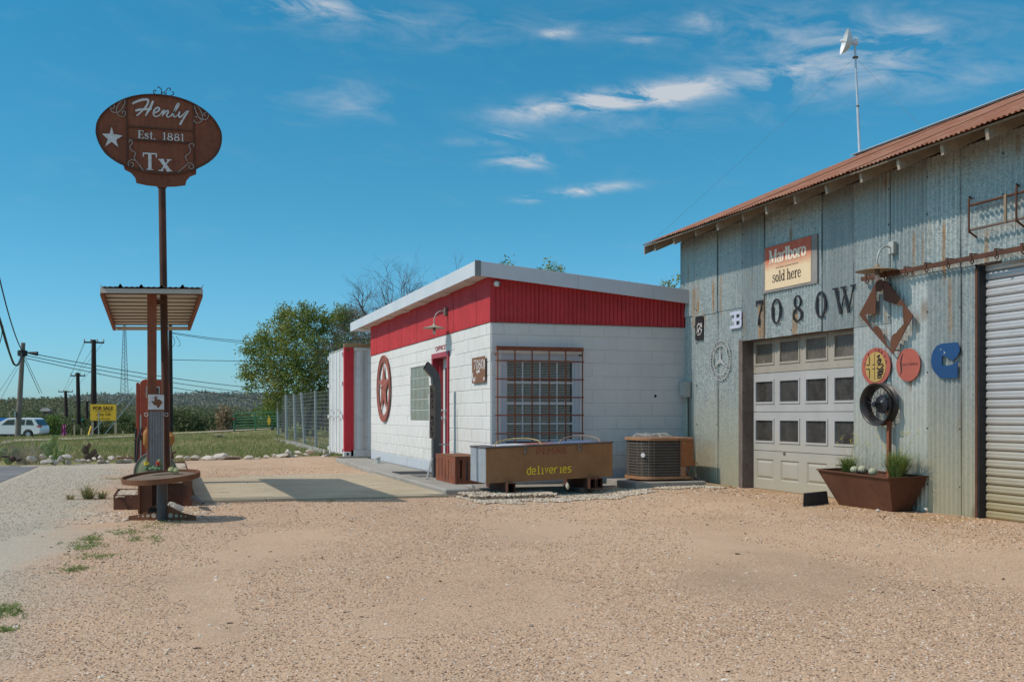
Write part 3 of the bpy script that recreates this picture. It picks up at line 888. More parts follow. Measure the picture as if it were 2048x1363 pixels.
# wall text helper (sans lettering cut from the built-in font)
def text_mb(s, size=1.0, bold=0.0, space=1.0):
    cu = bpy.data.curves.new('t', 'FONT'); cu.body = s; cu.size = size; cu.resolution_u = 3; cu.offset = bold; cu.space_character = space
    ob = bpy.data.objects.new('t', cu); COL.objects.link(ob)
    dg = bpy.context.evaluated_depsgraph_get(); dg.update()
    me = ob.evaluated_get(dg).to_mesh()
    v = [(q.co.x, q.co.y) for q in me.vertices]; f = [tuple(p.vertices) for p in me.polygons]
    ob.evaluated_get(dg).to_mesh_clear()
    bpy.data.objects.remove(ob); bpy.data.curves.remove(cu)
    return v, f
def text_on(name, s, fr, a0, a1, b0, b1, mat, parent=None, th=.004, bold=0.0, shear=0.0, off=0.001, space=1.0, fitheight=None):
    v, f = text_mb(s, 1.0, bold, space)
    xs_ = [q[0] for q in v]; ys_ = [q[1] for q in v]
    X0, X1, Y0, Y1 = min(xs_), max(xs_), min(ys_), max(ys_)
    mb = MB(); n = len(v)
    P = []
    for x, y in v:
        b = b0 + (y - Y0) / (Y1 - Y0) * (b1 - b0)
        a = a0 + (x - X0) / (X1 - X0) * (a1 - a0)
        P.append((a + shear * (b - b0), b))
    # solid letters: front faces plus side walls on border edges
    cnt = {}
    for q in f:
        for i in range(len(q)):
            e = (q[i], q[(i + 1) % len(q)]); cnt[e] = 1
    vs_ = [fr.p(a, b, off) for a, b in P] + [fr.p(a, b, off + th) for a, b in P]
    fs = [tuple(n + i for i in q) for q in f] + [tuple(reversed(q)) for q in f]
    for (i, j) in cnt:
        if (j, i) not in cnt: fs.append((i, j, n + j, n + i))
    mb.add(vs_, fs)
    return mb.build(name, mat, parent)
def onXa(px, py, X):   # frame coordinates on an X wall
    q = onX(px, py, X); return (-q.y, q.z)
def onYa(px, py, Y):
    q = onY(px, py, Y); return (q.x, q.z)
# OFFICE above the door: thin painted lettering
a0, b0 = onXa(871.5, 703.5, OX); a1, b1 = onXa(892, 687, OX)
lt = thing('office_lettering', (OX, -a0, b0), 'thin red OFFICE lettering on the white wall over the door', 'lettering')
text_on('letters', 'OFFICE', fX(OX - .003), a0, a1, b0 + .01, b1 - .01, M['red_trim'], lt, th=.003, off=.002)

# ------------------------------------------------------------------ stroke alphabet (serif, drawn with pen widths)
TK, TN = .17, .06
def L_(x0, y0, x1, y1, w): return ([(x0, y0), (x1, y1)], w)
def O_(cx, cy, rx, ry, tk=TK, tn=TN, a0=0, a1=360, n=26):
    pts = ell(cx, cy, rx, ry, n, a0, a1)
    ws = [tn + (tk - tn) * abs(math.cos(R(a0 + (a1 - a0) * i / n))) for i in range(len(pts))]
    return (pts, ws, abs(a1 - a0) >= 360)
def SF(x, y, w=.30, t=.045): return L_(x - w / 2, y, x + w / 2, y, t)
GL = {
 '7': (.62, [L_(.05, .95, .60, .95, .11), L_(.05, .98, .08, .78, .05), ([(.57, .93), (.42, .62), (.30, .34), (.27, .14), (.27, .04)], [.07, .08, .11, .16, .15])]),
 '0': (.62, [O_(.31, .5, .24, .45)]),
 '8': (.62, [O_(.31, .73, .18, .22, .11, .06), O_(.31, .26, .23, .23, .14, .06), ([(.17, .62), (.31, .5), (.46, .38)], [.05, .13, .05])]),
 '1': (.40, [L_(.2, 0, .2, 1, TK * .8), SF(.2, .03, .32, .06), L_(.2, .98, .05, .84, .06)]),
 'W': (1.05, [L_(.13, .97, .37, .03, TK * .9), L_(.37, .03, .56, .80, TN), L_(.50, .97, .74, .03, TK * .9), L_(.74, .03, .95, .97, TN), SF(.13, .965, .26, .06), SF(.50, .965, .24, .06), SF(.94, .965, .22, .06)]),
 'E': (.66, [L_(.16, 0, .16, 1, TK), L_(.1, .97, .6, .97, .07), L_(.1, .03, .62, .03, .07), L_(.16, .5, .46, .5, .07), L_(.59, 1, .59, .78, .06), L_(.61, 0, .61, .24, .06), L_(.46, .6, .46, .4, .05), SF(.13, .97, .26, .06), SF(.13, .03, .26, .06)]),
 's': (.48, [([(.40, .56), (.34, .66), (.22, .68), (.10, .60), (.12, .46), (.26, .37), (.38, .28), (.40, .13), (.27, .02), (.14, .03), (.06, .14)], [.05, .06, .07, .09, .12, .14, .12, .09, .07, .06, .05]), L_(.41, .68, .41, .5, .05), L_(.06, .0, .06, .2, .05)]),
 't': (.42, [([(.2, .95), (.2, .5), (.2, .15), (.26, .03), (.36, .05)], [.10, TK * .9, TK * .9, .09, .05]), L_(.05, .66, .38, .66, .07)]),
 '.': (.26, [L_(.10, 0, .10, .14, .14)]),
 'T': (.80, [L_(.40, 0, .40, .98, TK), L_(.05, .965, .75, .965, .08), L_(.07, 1, .07, .76, .06), L_(.73, 1, .73, .76, .06), SF(.4, .03, .34, .06)]),
 'x': (.62, [L_(.12, .66, .50, .0, TK * .85), L_(.50, .66, .12, .0, TN), SF(.14, .64, .26, .06), SF(.49, .64, .22, .06), SF(.12, .03, .22, .06), SF(.50, .03, .26, .06)]),
 'M': (1.0, [L_(.16, 0, .16, 1, TN * 1.3), L_(.84, 0, .84, 1, TK), L_(.18, 1, .50, .05, TK), L_(.50, .05, .82, 1, TN), SF(.15, .03, .26), SF(.85, .03, .3), SF(.13, .97, .24), SF(.88, .97, .24)]),
 'a': (.56, [([(.10, .52), (.16, .64), (.28, .68), (.38, .60), (.40, .45), (.40, .12), (.45, .02), (.53, .06)], [.12, .08, .07, .12, TK, TK, .08, .05]), ([(.40, .40), (.24, .36), (.11, .26), (.10, .12), (.20, .03), (.33, .07), (.40, .18)], [.05, .07, .12, .14, .09, .05, .05])]),
 'r': (.44, [L_(.14, 0, .14, .66, TK), ([(.16, .42), (.24, .60), (.34, .67), (.41, .60)], [.05, .06, .09, .12]), SF(.15, .03, .28), SF(.1, .64, .16)]),
 'l': (.32, [L_(.16, 0, .16, 1.0, TK), SF(.16, .03, .28), SF(.11, .97, .16)]),
 'b': (.60, [L_(.14, 0, .14, 1.0, TK), O_(.33, .33, .18, .31, TK, TN), SF(.09, .97, .16)]),
 'o': (.56, [O_(.28, .33, .19, .31)]),
 'd': (.60, [L_(.46, 0, .46, 1.0, TK), O_(.27, .33, .18, .31, TK, TN), SF(.41, .97, .16), SF(.50, .03, .18)]),
 'h': (.62, [L_(.14, 0, .14, 1.0, TK), ([(.16, .42), (.24, .60), (.36, .66), (.45, .56), (.46, .40), (.46, 0)], [.05, .06, .08, .14, TK, TK]), SF(.14, .03, .26), SF(.09, .97, .16), SF(.47, .03, .26)]),
 'e': (.52, [([(.10, .37), (.42, .37), (.43, .50), (.34, .64), (.24, .66), (.12, .55), (.08, .33), (.12, .12), (.24, .02), (.36, .05), (.45, .17)], [.05, .06, .12, .09, .07, .13, TK, .15, .08, .06, .04])]),
 ' ': (.30, []),
}
def glyphs(mb, s, fr, a0, a1, b0, b1, c0=0.0, th=.005, shear=0.0, wide=1.0, gap=.04, one=None):
    W = sum(GL[ch][0] + gap for ch in s) - gap
    sx = (a1 - a0) / W; sy = (b1 - b0); x = 0; k = 0; spans = []
    for ch in s:
        w, st = GL[ch]
        m = MB() if one is not None else mb
        for q in st:
            pts, ww = q[0], q[1]; closed = len(q) > 2 and q[2]
            P = [(a0 + (x + px) * sx + shear * (py * sy), b0 + py * sy) for px, py in pts]
            if len(P) > 2 and not closed and len(P) < 20:
                P = [tuple(v[:2]) for v in catmull([Vector((a, b, 0)) for a, b in P], 4)]
                if isinstance(ww, list):
                    w2 = []
                    for i in range(len(ww) - 1):
                        w2 += [ww[i] + (ww[i + 1] - ww[i]) * j / 4 for j in range(4)]
                    ww = w2 + [ww[-1]]
            hz = abs(pts[0][1] - pts[-1][1]) < .02 and len(pts) == 2
            sc = sy if hz else (sx * wide)
            if len(pts) > 2: sc = (sx * wide * .75 + sy * .25)
            ww = [v * sc for v in ww] if isinstance(ww, list) else ww * sc
            m.stroke(P, ww, fr, c0, c0 + th + .0003 * (k % 7), closed=closed); k += 1
        if one is not None and st:
            one(m, ch)
        x += w + gap
    return mb
# ================================================================== barn
BX, BY1, BY0 = 7.80, 15.05, 3.6
barn = thing('metal_barn', (BX, BY1, 0), 'long grey corrugated metal barn with rusty gable roof beside the white office', 'building')
FB = fX(BX)
GD = (10.64, 13.17, 2.09)      # sectional garage door opening: y0, y1, top
RD = (4.6, 8.64, 2.55)         # roller door opening
ED = [15.05, 14.55, 13.90, 13.18, 12.61, 11.95, 11.30, 10.64, 10.0, 9.36, 8.87, 8.28, 7.64, 7.0, 6.36, 5.72, 5.08, 4.44, 3.6]
WT = 3.80
def shoff(i): return .016 + (.007 if i % 2 else 0) + rnd.uniform(0, .003)
LOW = 2.57
for i in range(len(ED) - 1):
    y1, y0 = ED[i], ED[i + 1]
    a0, a1 = -y1, -y0 + .035
    # top row
    zb = LOW if y1 > GD[1] + .01 else (GD[2] if y0 >= GD[0] - .01 else (2.09 if y1 > 10.1 else LOW))
    if y1 <= RD[1]: zb = RD[2] - .02
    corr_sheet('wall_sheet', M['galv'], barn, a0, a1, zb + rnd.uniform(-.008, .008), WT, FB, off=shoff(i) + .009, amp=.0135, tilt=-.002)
    if y1 > GD[1] + .01:
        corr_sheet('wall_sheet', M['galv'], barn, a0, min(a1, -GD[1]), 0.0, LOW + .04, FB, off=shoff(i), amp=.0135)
    elif y1 <= GD[0] + .01 and y0 > RD[1] - .4 and y1 > RD[1] + .05:
        top = 2.10 if y1 > 10.1 else LOW + .04
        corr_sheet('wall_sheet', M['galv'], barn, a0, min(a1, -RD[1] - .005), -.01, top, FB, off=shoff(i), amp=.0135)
    elif y1 < RD[0] + .3:
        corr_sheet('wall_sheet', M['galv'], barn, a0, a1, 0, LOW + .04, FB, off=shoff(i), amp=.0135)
# small patches
corr_sheet('wall_patch', M['galv'], barn, -14.62, -14.30, 2.42, 2.66, FB, off=.040, amp=.0135)
corr_sheet('wall_patch', M['galv'], barn, -15.05, -14.60, 2.58, 2.72, FB, off=.036, amp=.0135)
# flat corner piece at the end by the office
MB().box((BX - .036, BY1 - .0, 0), (BX + .12, BY1 + .012, 3.78)).build('corner_trim', M['galv'], barn)
# nails along the laps
nl = MB()
for i in range(1, len(ED) - 1):
    for z in (.3, .9, 1.5, 2.15, 2.66, 3.2, 3.6):
        y = ED[i] - .02
        if RD[0] < y < RD[1] and z < RD[2]: continue
        if GD[0] < y < GD[1] and z < GD[2]: continue
        nl.lathe((BX - .036, y, z), [(.009, -.006), (.009, .002), (.001, .005)], 6, axis=(-1, 0, 0))
nl.build('nails', M['black_iron'], barn, kind='stuff')
# backing frame
bkf = MB()
def bb(y0, y1, z0, z1): bkf.box((BX + .012, y0, z0), (BX + .07, y1, z1))
bb(BY0, RD[0], 0, WT - .06); bb(RD[0], RD[1], RD[2], WT - .06); bb(RD[1], GD[0] , 0, WT - .06); bb(GD[0], GD[1], GD[2], WT - .06); bb(GD[1], BY1, 0, WT - .06)
bkf.build('wall', M['old_wood'], barn)
# gable ends and rear wall
ZR, XR, SL = 5.45, 11.24, .43
zr = lambda X: ZR - abs(X - XR) * SL
EZ = zr(7.2)
fg = FR((0, BY1, 0), (1, 0, 0), (0, 0, 1), (0, 1, 0))
for i in range(11):
    a0 = BX + i * .64; a1 = min(a0 + .68, 14.7)
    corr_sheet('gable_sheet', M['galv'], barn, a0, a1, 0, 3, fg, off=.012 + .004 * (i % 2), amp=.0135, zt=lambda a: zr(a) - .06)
MB().box((14.68, BY0, 0), (14.72, BY1, 3.7)).build('wall', M['galv'], barn)
MB().prism([(BX + .07, 0), (14.68, 0), (14.68, zr(14.68) - .1), (XR, ZR - .1), (BX + .07, zr(BX) - .1)], fY(BY0 + .03), 0, .03).build('wall', M['galv'], barn)
# roof: rusty corrugated sheets running up the slope
RY_0, RY_1 = 3.3, 15.27
nsh = 18
for side in (0, 1):
    for i in range(nsh):
        y1 = RY_1 - i * (RY_1 - RY_0) / nsh; y0 = y1 - (RY_1 - RY_0) / nsh - .03
        xe = 7.2 + rnd.uniform(-.02, .012) if side == 0 else 15.28
        f2 = FR((xe, 0, zr(xe)), (0, -1, 0), (XR - xe, 0, ZR - zr(xe)), (-SL if side == 0 else SL, 0, 1))
        ln = math.hypot(XR - xe, ZR - zr(xe))
        v, f = corr_pts(y1 - y0, 0, ln, .068, .009, FR(f2.p(-y1, 0, 0), f2.u, f2.v, f2.n), .03 + .006 * (i % 2), 8, phase=-y1 / .068, nz=6)
        if side == 0 and i > 12: v = [q + Vector((0, 0, .015 * (q - Vector((XR, q.y, ZR))).length / 4)) for q in v]
        mb = MB(); mb.add(v, f); mb.build('roof_sheet', M['roof_rust'], barn, smooth=True)
MB().box((XR - .14, RY_0, ZR + .028), (XR + .14, RY_1, ZR + .034)).build('ridge_cap', M['fascia'], barn)
rc = MB()
for s_ in (-1, 1):
    rc.add([(XR, RY_0, ZR + .065), (XR, RY_1, ZR + .065), (XR + s_ * .19, RY_1, ZR + .065 - .19 * SL), (XR + s_ * .19, RY_0, ZR + .065 - .19 * SL)], [(0, 1, 2, 3)])
rc.build('ridge_cap', M['steel_mast'], barn)
# sheathing boards under the roof overhang, fascia strip, rafter tails
ty = [onX(x, 400, 7.25).y for x in (1345, 1385, 1431, 1479, 1530, 1587, 1649, 1718, 1795, 1881, 1975)]
ty = [14.97] + ty + [ty[-1] - .64 * k for k in range(1, 7)]
for j in range(4):
    x0 = 7.215 + j * .17; x1 = x0 + .165
    bmx = MB()
    bmx.add([(x0, RY_0 + .05, zr(x0) - .012), (x1, RY_0 + .05, zr(x1) - .012), (x1, RY_1 - .03, zr(x1) - .012), (x0, RY_1 - .03, zr(x0) - .012),
             (x0, RY_0 + .05, zr(x0) + .010), (x1, RY_0 + .05, zr(x1) + .010), (x1, RY_1 - .03, zr(x1) + .010), (x0, RY_1 - .03, zr(x0) + .010)],
            [(0, 3, 2, 1), (4, 5, 6, 7), (0, 1, 5, 4), (1, 2, 6, 5), (2, 3, 7, 6), (3, 0, 4, 7)])
    bmx.build('sheathing_board', M['deck_wood'], barn)
for y in ty:
    jx = rnd.uniform(-.03, .03); dz = rnd.uniform(-.012, .006)
    x0, x1 = 7.27 + jx, 8.4
    h = .125
    poly = [(x0, zr(x0) - .014), (x0 - .006, zr(x0) - .05), (x0 + .012, zr(x0) - h + dz), (x1, zr(x1) - h), (x1, zr(x1) - .014)]
    MB().prism(poly, fY(y + .022), 0, .044).build('rafter_tail', M['pale_wood'], barn, bevel=.003)
xs2 = [7.22, XR, 15.2]
brg = MB()
brg.prism([(7.22, zr(7.22) - .015), (XR, ZR - .015), (XR, ZR - .13), (7.22, zr(7.22) - .13)], FR((0, RY_1 - .04, 0), (1, 0, 0), (0, 0, 1), (0, 1, 0)), 0, .03)
brg.build('barge_board', M['pale_wood'], barn)
# door post
jp = MB().box((BX - .035, GD[1] - .002, 0), (BX + .19, GD[1] + .10, GD[2] + .02))
jp.build('door_post', M['old_wood'], barn, bevel=.004)
MB().box((BX + .0, GD[0] - .05, 0), (BX + .19, GD[0] - .004, GD[2])).build('door_post', M['old_wood'], barn)
MB().box((BX + .075, GD[0], GD[2] - .005), (BX + .19, GD[1] - .004, GD[2] + .10)).build('door_head', M['old_wood'], barn)
# sectional garage door: four panels, three of them glazed
XD = BX + .145
SH = .541
pY = [onX(x, 800, XD).y for x in (1512.6, 1548.4, 1561, 1599.6, 1613, 1655.6, 1670.6)]
pitch = (pY[0] - pY[6]) / 3; pw = .44
gdoor = MB().box((XD + .03, GD[0] - .03, .0), (XD + .045, GD[1] - .003, GD[2])).build('garage_door', M['door_white'], barn)
ORG[gdoor] = ORG[barn].copy()
for s_ in range(4):
    z0, z1 = SH * s_ + .006, min(SH * (s_ + 1), GD[2] + .06) - .002
    p0, p1 = (z0 + .135, z1 - .115)
    mb = MB(); xf, xb = XD - .0, XD + .03
    prev = GD[1] - .004
    for c_ in range(4):
        ya = pY[0] - c_ * pitch; yb_ = ya - pw
        mb.box((xf, ya, z0), (xb, prev, z1)); prev = yb_
        mb.box((xf, yb_, z0), (xb, ya, p0)).box((xf, yb_, p1), (xb, ya, z1))
        if s_ > 0:     # moulded lip round each light
            e = .028
            fr = fX(xf)
            mb.ring([(-ya - e, p0 - e), (-yb_ + e, p0 - e), (-yb_ + e, p1 + e), (-ya - e, p1 + e)], [(-ya, p0), (-yb_, p0), (-yb_, p1), (-ya, p1)], fr, 0, .012)
        else:          # raised blank panel
            i_ = .035
            v = [(xf + .028, -1 * -ya, p0), ]
            a_, b_, c2, d2 = ya, yb_, p0, p1
            V = [(xf, a_, c2), (xf, b_, c2), (xf, b_, d2), (xf, a_, d2),
                 (xf + .02, a_ - .018, c2 + .018), (xf + .02, b_ + .018, c2 + .018), (xf + .02, b_ + .018, d2 - .018), (xf + .02, a_ - .018, d2 - .018),
                 (xf + .001, a_ - .05, c2 + .05), (xf + .001, b_ + .05, c2 + .05), (xf + .001, b_ + .05, d2 - .05), (xf + .001, a_ - .05, d2 - .05)]
            Fc = [(q, (q + 1) % 4, 4 + (q + 1) % 4, 4 + q) for q in range(4)] + [(4 + q, 4 + (q + 1) % 4, 8 + (q + 1) % 4, 8 + q) for q in range(4)] + [(8, 9, 10, 11)]
            mb.add(V, Fc)
    mb.box((xf, GD[0] - .03, z0), (xb, prev, z1))
    mb.build('door_panel', M['door_tan'] if s_ == 3 else M['door_white'], gdoor)
    if s_ > 0:
        for c_ in range(4):
            ya = pY[0] - c_ * pitch
            MB().box((XD + .014, ya - pw, p0), (XD + .020, ya, p1)).build('pane', M['pane_brown'] if s_ == 3 else M['pane_grimy'], gdoor)
ps = onX(1569, 906, XD)
MB().lathe((XD - .0, ps.y, ps.z), [(.03, 0), (.03, .006), (.012, .008), (.010, .018), (.001, .020)], 14, axis=(-1, 0, 0)).build('door_lock', M['pole_grey'], gdoor, smooth=True)
# roller door: horizontal ribbed slats
rol = MB().box((BX + .085, RD[0], 0), (BX + .10, RD[1] - .03, RD[2] + .1)).build('roller_door', M['dark_inside'], barn)
ORG[rol] = ORG[barn].copy()
def m_slat():
    k = NT('ribbed_galvanized_slat')
    x = k.xyz()
    a = k.mix(k.ramp(k.noise(1.3, 5, .6), .35, .7), (.46, .47, .485), (.56, .57, .585))
    d = k.ramp(k.math('ADD', x[2], k.math('MULTIPLY', k.noise(1.5, 4, .6), .9)), 1.85, .35)
    a = k.mix(k.math('MULTIPLY', d, .92), a, (.40, .315, .15))
    a = k.mix(k.math('MULTIPLY', k.ramp(k.noise(7, 5, .7, stretch=(1, .3, 1)), .6, .72), .4), a, (.30, .27, .24))
    return k.fin(a, .40, .3, k.bump(k.noise(50, 3), .0005, .5), .4)
M['slat'] = m_slat()
sp = .0858
v0 = []
prof = [(.008, 0), (.0, .003), (-.008, .008), (-.014, .018), (-.016, .028), (-.014, .038), (-.011, .043), (-.013, .049), (-.014, .058), (-.011, .068), (-.004, .076), (.006, .081), (.012, .0855)]
mbs = MB()
ya, yb2 = RD[1] - .045, RD[0] + .02
pts_ = [(BX + .075 + dx, y, dz) for (dx, dz) in prof for y in (ya, yb2)]
mbs.add(pts_, [(2 * i, 2 * i + 1, 2 * i + 3, 2 * i + 2) for i in range(len(prof) - 1)])
so = mbs.build('slat', M['slat'], rol, loc=(BX, RD[1], 0), smooth=True)
for i in range(1, 31):
    c_ = so.copy(); COL.objects.link(c_); c_.parent = rol
    c_.location = so.location + Vector((rnd.uniform(-.0015, .0015), 0, sp * i))
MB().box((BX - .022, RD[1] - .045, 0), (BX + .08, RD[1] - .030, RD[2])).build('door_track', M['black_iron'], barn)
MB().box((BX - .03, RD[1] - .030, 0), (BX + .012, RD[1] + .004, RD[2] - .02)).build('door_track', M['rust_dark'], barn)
# sliding-door rail on hangers
y_r0 = onX(1725, 560, BX - .1).y
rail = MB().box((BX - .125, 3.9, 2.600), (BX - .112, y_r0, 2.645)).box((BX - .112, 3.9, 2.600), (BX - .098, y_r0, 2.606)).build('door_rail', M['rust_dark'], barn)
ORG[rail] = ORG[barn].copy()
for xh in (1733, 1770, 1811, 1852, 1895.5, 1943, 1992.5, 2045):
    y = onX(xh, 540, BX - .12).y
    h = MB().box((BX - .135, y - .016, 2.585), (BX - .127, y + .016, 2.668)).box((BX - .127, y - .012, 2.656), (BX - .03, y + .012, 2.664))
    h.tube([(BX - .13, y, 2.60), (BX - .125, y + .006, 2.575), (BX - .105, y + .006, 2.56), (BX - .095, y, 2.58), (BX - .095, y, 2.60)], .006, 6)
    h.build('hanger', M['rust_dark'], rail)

# pipe rack fixed high on the barn wall
rk = thing('pipe_rack', (BX - .1, 8.7, 2.85), 'rusty pipe ladder rack fixed high on the barn wall above the roller door', 'rack')
XK = BX - .13
def kk(px, py): q = onX(px, py, XK); return (XK, q.y, q.z)
y_a, z_t = kk(1941, 409)[1], kk(1941, 411)[2]
z_b = kk(1941, 460)[2]
y_b = kk(2036, 380)[1]
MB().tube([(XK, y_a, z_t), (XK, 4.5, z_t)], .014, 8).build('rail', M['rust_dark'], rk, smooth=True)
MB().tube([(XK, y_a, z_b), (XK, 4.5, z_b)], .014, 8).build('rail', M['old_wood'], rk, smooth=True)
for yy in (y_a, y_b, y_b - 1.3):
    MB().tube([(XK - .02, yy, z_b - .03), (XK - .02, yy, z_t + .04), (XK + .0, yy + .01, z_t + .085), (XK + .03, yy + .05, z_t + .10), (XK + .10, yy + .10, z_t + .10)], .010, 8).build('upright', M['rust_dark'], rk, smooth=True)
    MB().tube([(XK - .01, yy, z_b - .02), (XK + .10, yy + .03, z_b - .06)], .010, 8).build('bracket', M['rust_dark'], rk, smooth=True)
q = kk(2014, 440)
MB().bar((XK - .02, q[1], z_b - .01), (XK - .02, q[1], z_t + .02), .03, .012, up=(1, 0, 0)).build('upright', M['deck_wood'], rk)

# ------------------------------------------------------------------ signs and iron work on the barn wall
SX = BX - .055
FS = fX(SX)
def sa(px, py): return onXa(px, py, SX)
def wthing(name, px, py, label, cat, group=None):
    q = onX(px, py, SX); return thing(name, (BX - .03, q.y, q.z), label, cat, group)
# tobacco poster board
def m_poster():
    k = NT('printed_poster')
    x = k.xyz()
    f = k.ramp(k.math('ADD', x[2], k.math('MULTIPLY', k.noise(5, 3), .10)), 3.02, 3.20)
    a = k.mix(f, (.80, .62, .40), (.58, .10, .035))
    a = k.mix(k.math('MULTIPLY', k.ramp(k.noise(8, 5, .7), .5, .75), .25), a, (.62, .42, .28))
    return k.fin(a, .5, 0, None, .4)
M['poster'] = m_poster()
M['old_board'] = weather('grey_backing_board', (.22, .21, .20), (.30, .29, .28), 5, .8, 0, .001, 40)
pb = wthing('poster_board', 1577, 580, 'orange and cream cigarette poster reading sold here on the barn wall', 'sign')
p = [sa(1526, 497), sa(1634, 466), sa(1634, 565.5), sa(1526, 588)]
z0b, z1b = (p[3][1] + p[2][1]) / 2, (p[0][1] + p[1][1]) / 2
MB().prism([(p[0][0], z0b), (p[1][0], z0b), (p[1][0], z1b), (p[0][0], z1b)], FS, -.02, .0).build('board', M['old_board'], pb, bevel=.002)
q0, q1 = sa(1531, 545)[0], sa(1622.5, 545)[0]
zb_, zt_ = z0b + .035, z1b - .01
MB().prism([(q0, zb_), (q1, zb_), (q1, zt_), (q0, zt_)], FS, .001, .006).build('poster', M['poster'], pb)
W_ = q1 - q0; H_ = zt_ - zb_
M['letter_cream'] = weather('cream_letter', (.86, .76, .62), (.80, .68, .54), 20, .6, 0, 0)
glyphs(MB(), 'Marlboro', FS, q0 + W_ * .09, q0 + W_ * .91, zb_ + H_ * .60, zb_ + H_ * .91, .007, .003, wide=1.25, gap=-.02).build('lettering', M['letter_cream'], pb)
text_on('lettering', 'and other popular brands', FS, q0 + W_ * .25, q0 + W_ * .74, zb_ + H_ * .455, zb_ + H_ * .495, M['ink_dark'], pb, th=.001, off=.007)
glyphs(MB(), 'sold here', FS, q0 + W_ * .17, q0 + W_ * .80, zb_ + H_ * .155, zb_ + H_ * .40, .007, .003, wide=.62, gap=.0).build('lettering', M['ink_dark'], pb)
# house number
hn = wthing('house_number', 1610, 650, 'black iron 7080W numerals on the barn wall above the garage door', 'house number')
XN = BX - .05
def na(px, py): return onXa(px, py, XN)
for ch, l, r_, t_, b_ in (('7', 1511.5, 1527, 601, 652), ('0', 1543, 1563.5, 595.5, 649), ('8', 1585, 1606.5, 588.5, 643.5), ('0', 1631, 1654, 581, 637), ('W', 1666, 1712, 572, 628)):
    xm = (l + r_) / 2
    aL, aR = na(l, 600)[0], na(r_, 600)[0]; zt2, zb2 = na(xm, t_)[1], na(xm, b_)[1]
    glyphs(MB(), ch, fX(XN), aL, aR, zb2, zt2, 0, .010, wide=.56, gap=0).build('digit' if ch != 'W' else 'letter', M['black_iron'], hn)
# three pointed star in a ring, cut from sheet metal
rg_ = wthing('ring_emblem', 1441, 720, 'round cut metal MERCEDES BENZ emblem with three pointed star on the barn', 'emblem')
XE = BX - .042; FE = fX(XE)
c = onXa(1441, 719.5, XE); zt3 = onXa(1441, 679, XE)[1]; RO = (zt3 - onXa(1441, 761, XE)[1]) / 2
c = (c[0], zt3 - RO)
n = 48
MB().ring(ell(c[0], c[1], RO, RO, n), ell(c[0], c[1], RO * .955, RO * .955, n), FE, 0, .006).build('outer_ring', M['bare_alu'], rg_)
MB().ring(ell(c[0], c[1], RO * .74, RO * .74, n), ell(c[0], c[1], RO * .68, RO * .68, n), FE, 0, .006).build('inner_ring', M['bare_alu'], rg_)
st = MB()
for a in (90, 210, 330):
    d = Vector((math.cos(R(a)), math.sin(R(a)))); e = Vector((-d.y, d.x))
    tip = Vector(c) + d * RO * .72
    w = RO * .10
    b1 = Vector(c) + d * w * .2 + e * w; b2 = Vector(c) + d * w * .2 - e * w
    st.prism([tuple(tip), tuple(b1), tuple(Vector(c) - d * w * .3), tuple(b2)], FE, .001 + .0004 * (a // 120), .009 + .0004 * (a // 120))
st.build('star', M['bare_alu'], rg_)
def ring_text(s, fr, cx, cy, rad, h, a_start, a_step, mat, parent, flip=False, th=.004, off=.001):
    mb = MB()
    for i, ch in enumerate(s):
        if ch == ' ': continue
        v, f = text_mb(ch, 1.0, .02)
        xs_ = [q[0] for q in v]; X0, X1 = min(xs_), max(xs_)
        an = R(a_start + a_step * i)
        o_ = Vector((cx + rad * math.cos(an), cy + rad * math.sin(an)))
        up = Vector((math.cos(an), math.sin(an))) * (-1 if flip else 1); rt = Vector((up.y, -up.x))
        P = [o_ + rt * (x - (X0 + X1) / 2) * h * 1.35 + up * ((y - .36) * h * 1.35) for x, y in v]
        nn_ = len(P)
        mb.add([fr.p(q.x, q.y, off) for q in P] + [fr.p(q.x, q.y, off + th) for q in P], [tuple(nn_ + k for k in q) for q in f] + [tuple(q) for q in f])
    return mb.build('lettering', mat, parent)
ring_text('MERCEDES', FE, c[0], c[1], RO * .85, RO * .19, 140, -14.3, M['bare_alu'], rg_, th=.006, off=0)
ring_text('BENZ', FE, c[0], c[1], RO * .85, RO * .19, 249, 14, M['bare_alu'], rg_, flip=True, th=.006, off=0)
wr = MB()
for s_ in (1, -1):
    for k_ in range(7):
        a = (168 + k_ * 9.5) if s_ == 1 else (12 - k_ * 9.5)
        wr.stroke([(c[0] + RO * .76 * math.cos(R(a)), c[1] + RO * .76 * math.sin(R(a))), (c[0] + RO * .95 * math.cos(R(a + 4)), c[1] + RO * .95 * math.sin(R(a + 4)))], RO * .035, FE, 0, .006)
wr.build('wreath', M['bare_alu'], rg_, kind='stuff')
# reversed E joined to a B
eb = wthing('letter_emblem', 1472, 640, 'small pale blue EB monogram emblem with square cut-outs on the barn', 'emblem')
FEb = fX(BX - .05)
def ea(px, py): return onXa(px, py, BX - .05)
l, r_ = ea(1461, 640)[0], ea(1484, 640)[0]; t_, b_ = ea(1472, 622)[1], ea(1472, 656.5)[1]
w, h = r_ - l, t_ - b_
def q_(x, y): return (l + w * x, b_ + h * y)
m = MB()
m.prism([q_(.36, 0), q_(.56, 0), q_(.56, 1), q_(.36, 1)], FEb, 0, .010)
for y in (0, .41, .80):
    m.prism([q_(0.0 if y != .41 else .18, y), q_(.36, y), q_(.36, y + .19), q_(.0 if y != .41 else .18, y + .19)], FEb, 0, .010)
    m.prism([q_(.56, y), q_(.84, y), q_(.84, y + .19), q_(.56, y + .19)], FEb, 0, .010)
m.prism([q_(.84, 0), q_(.94, .05), q_(1.0, .15), q_(1.0, .42), q_(.93, .5), q_(1.0, .57), q_(1.0, .86), q_(.94, .96), q_(.84, 1)], FEb, 0, .010)
m.build('letters', M['pale_blue'], eb)
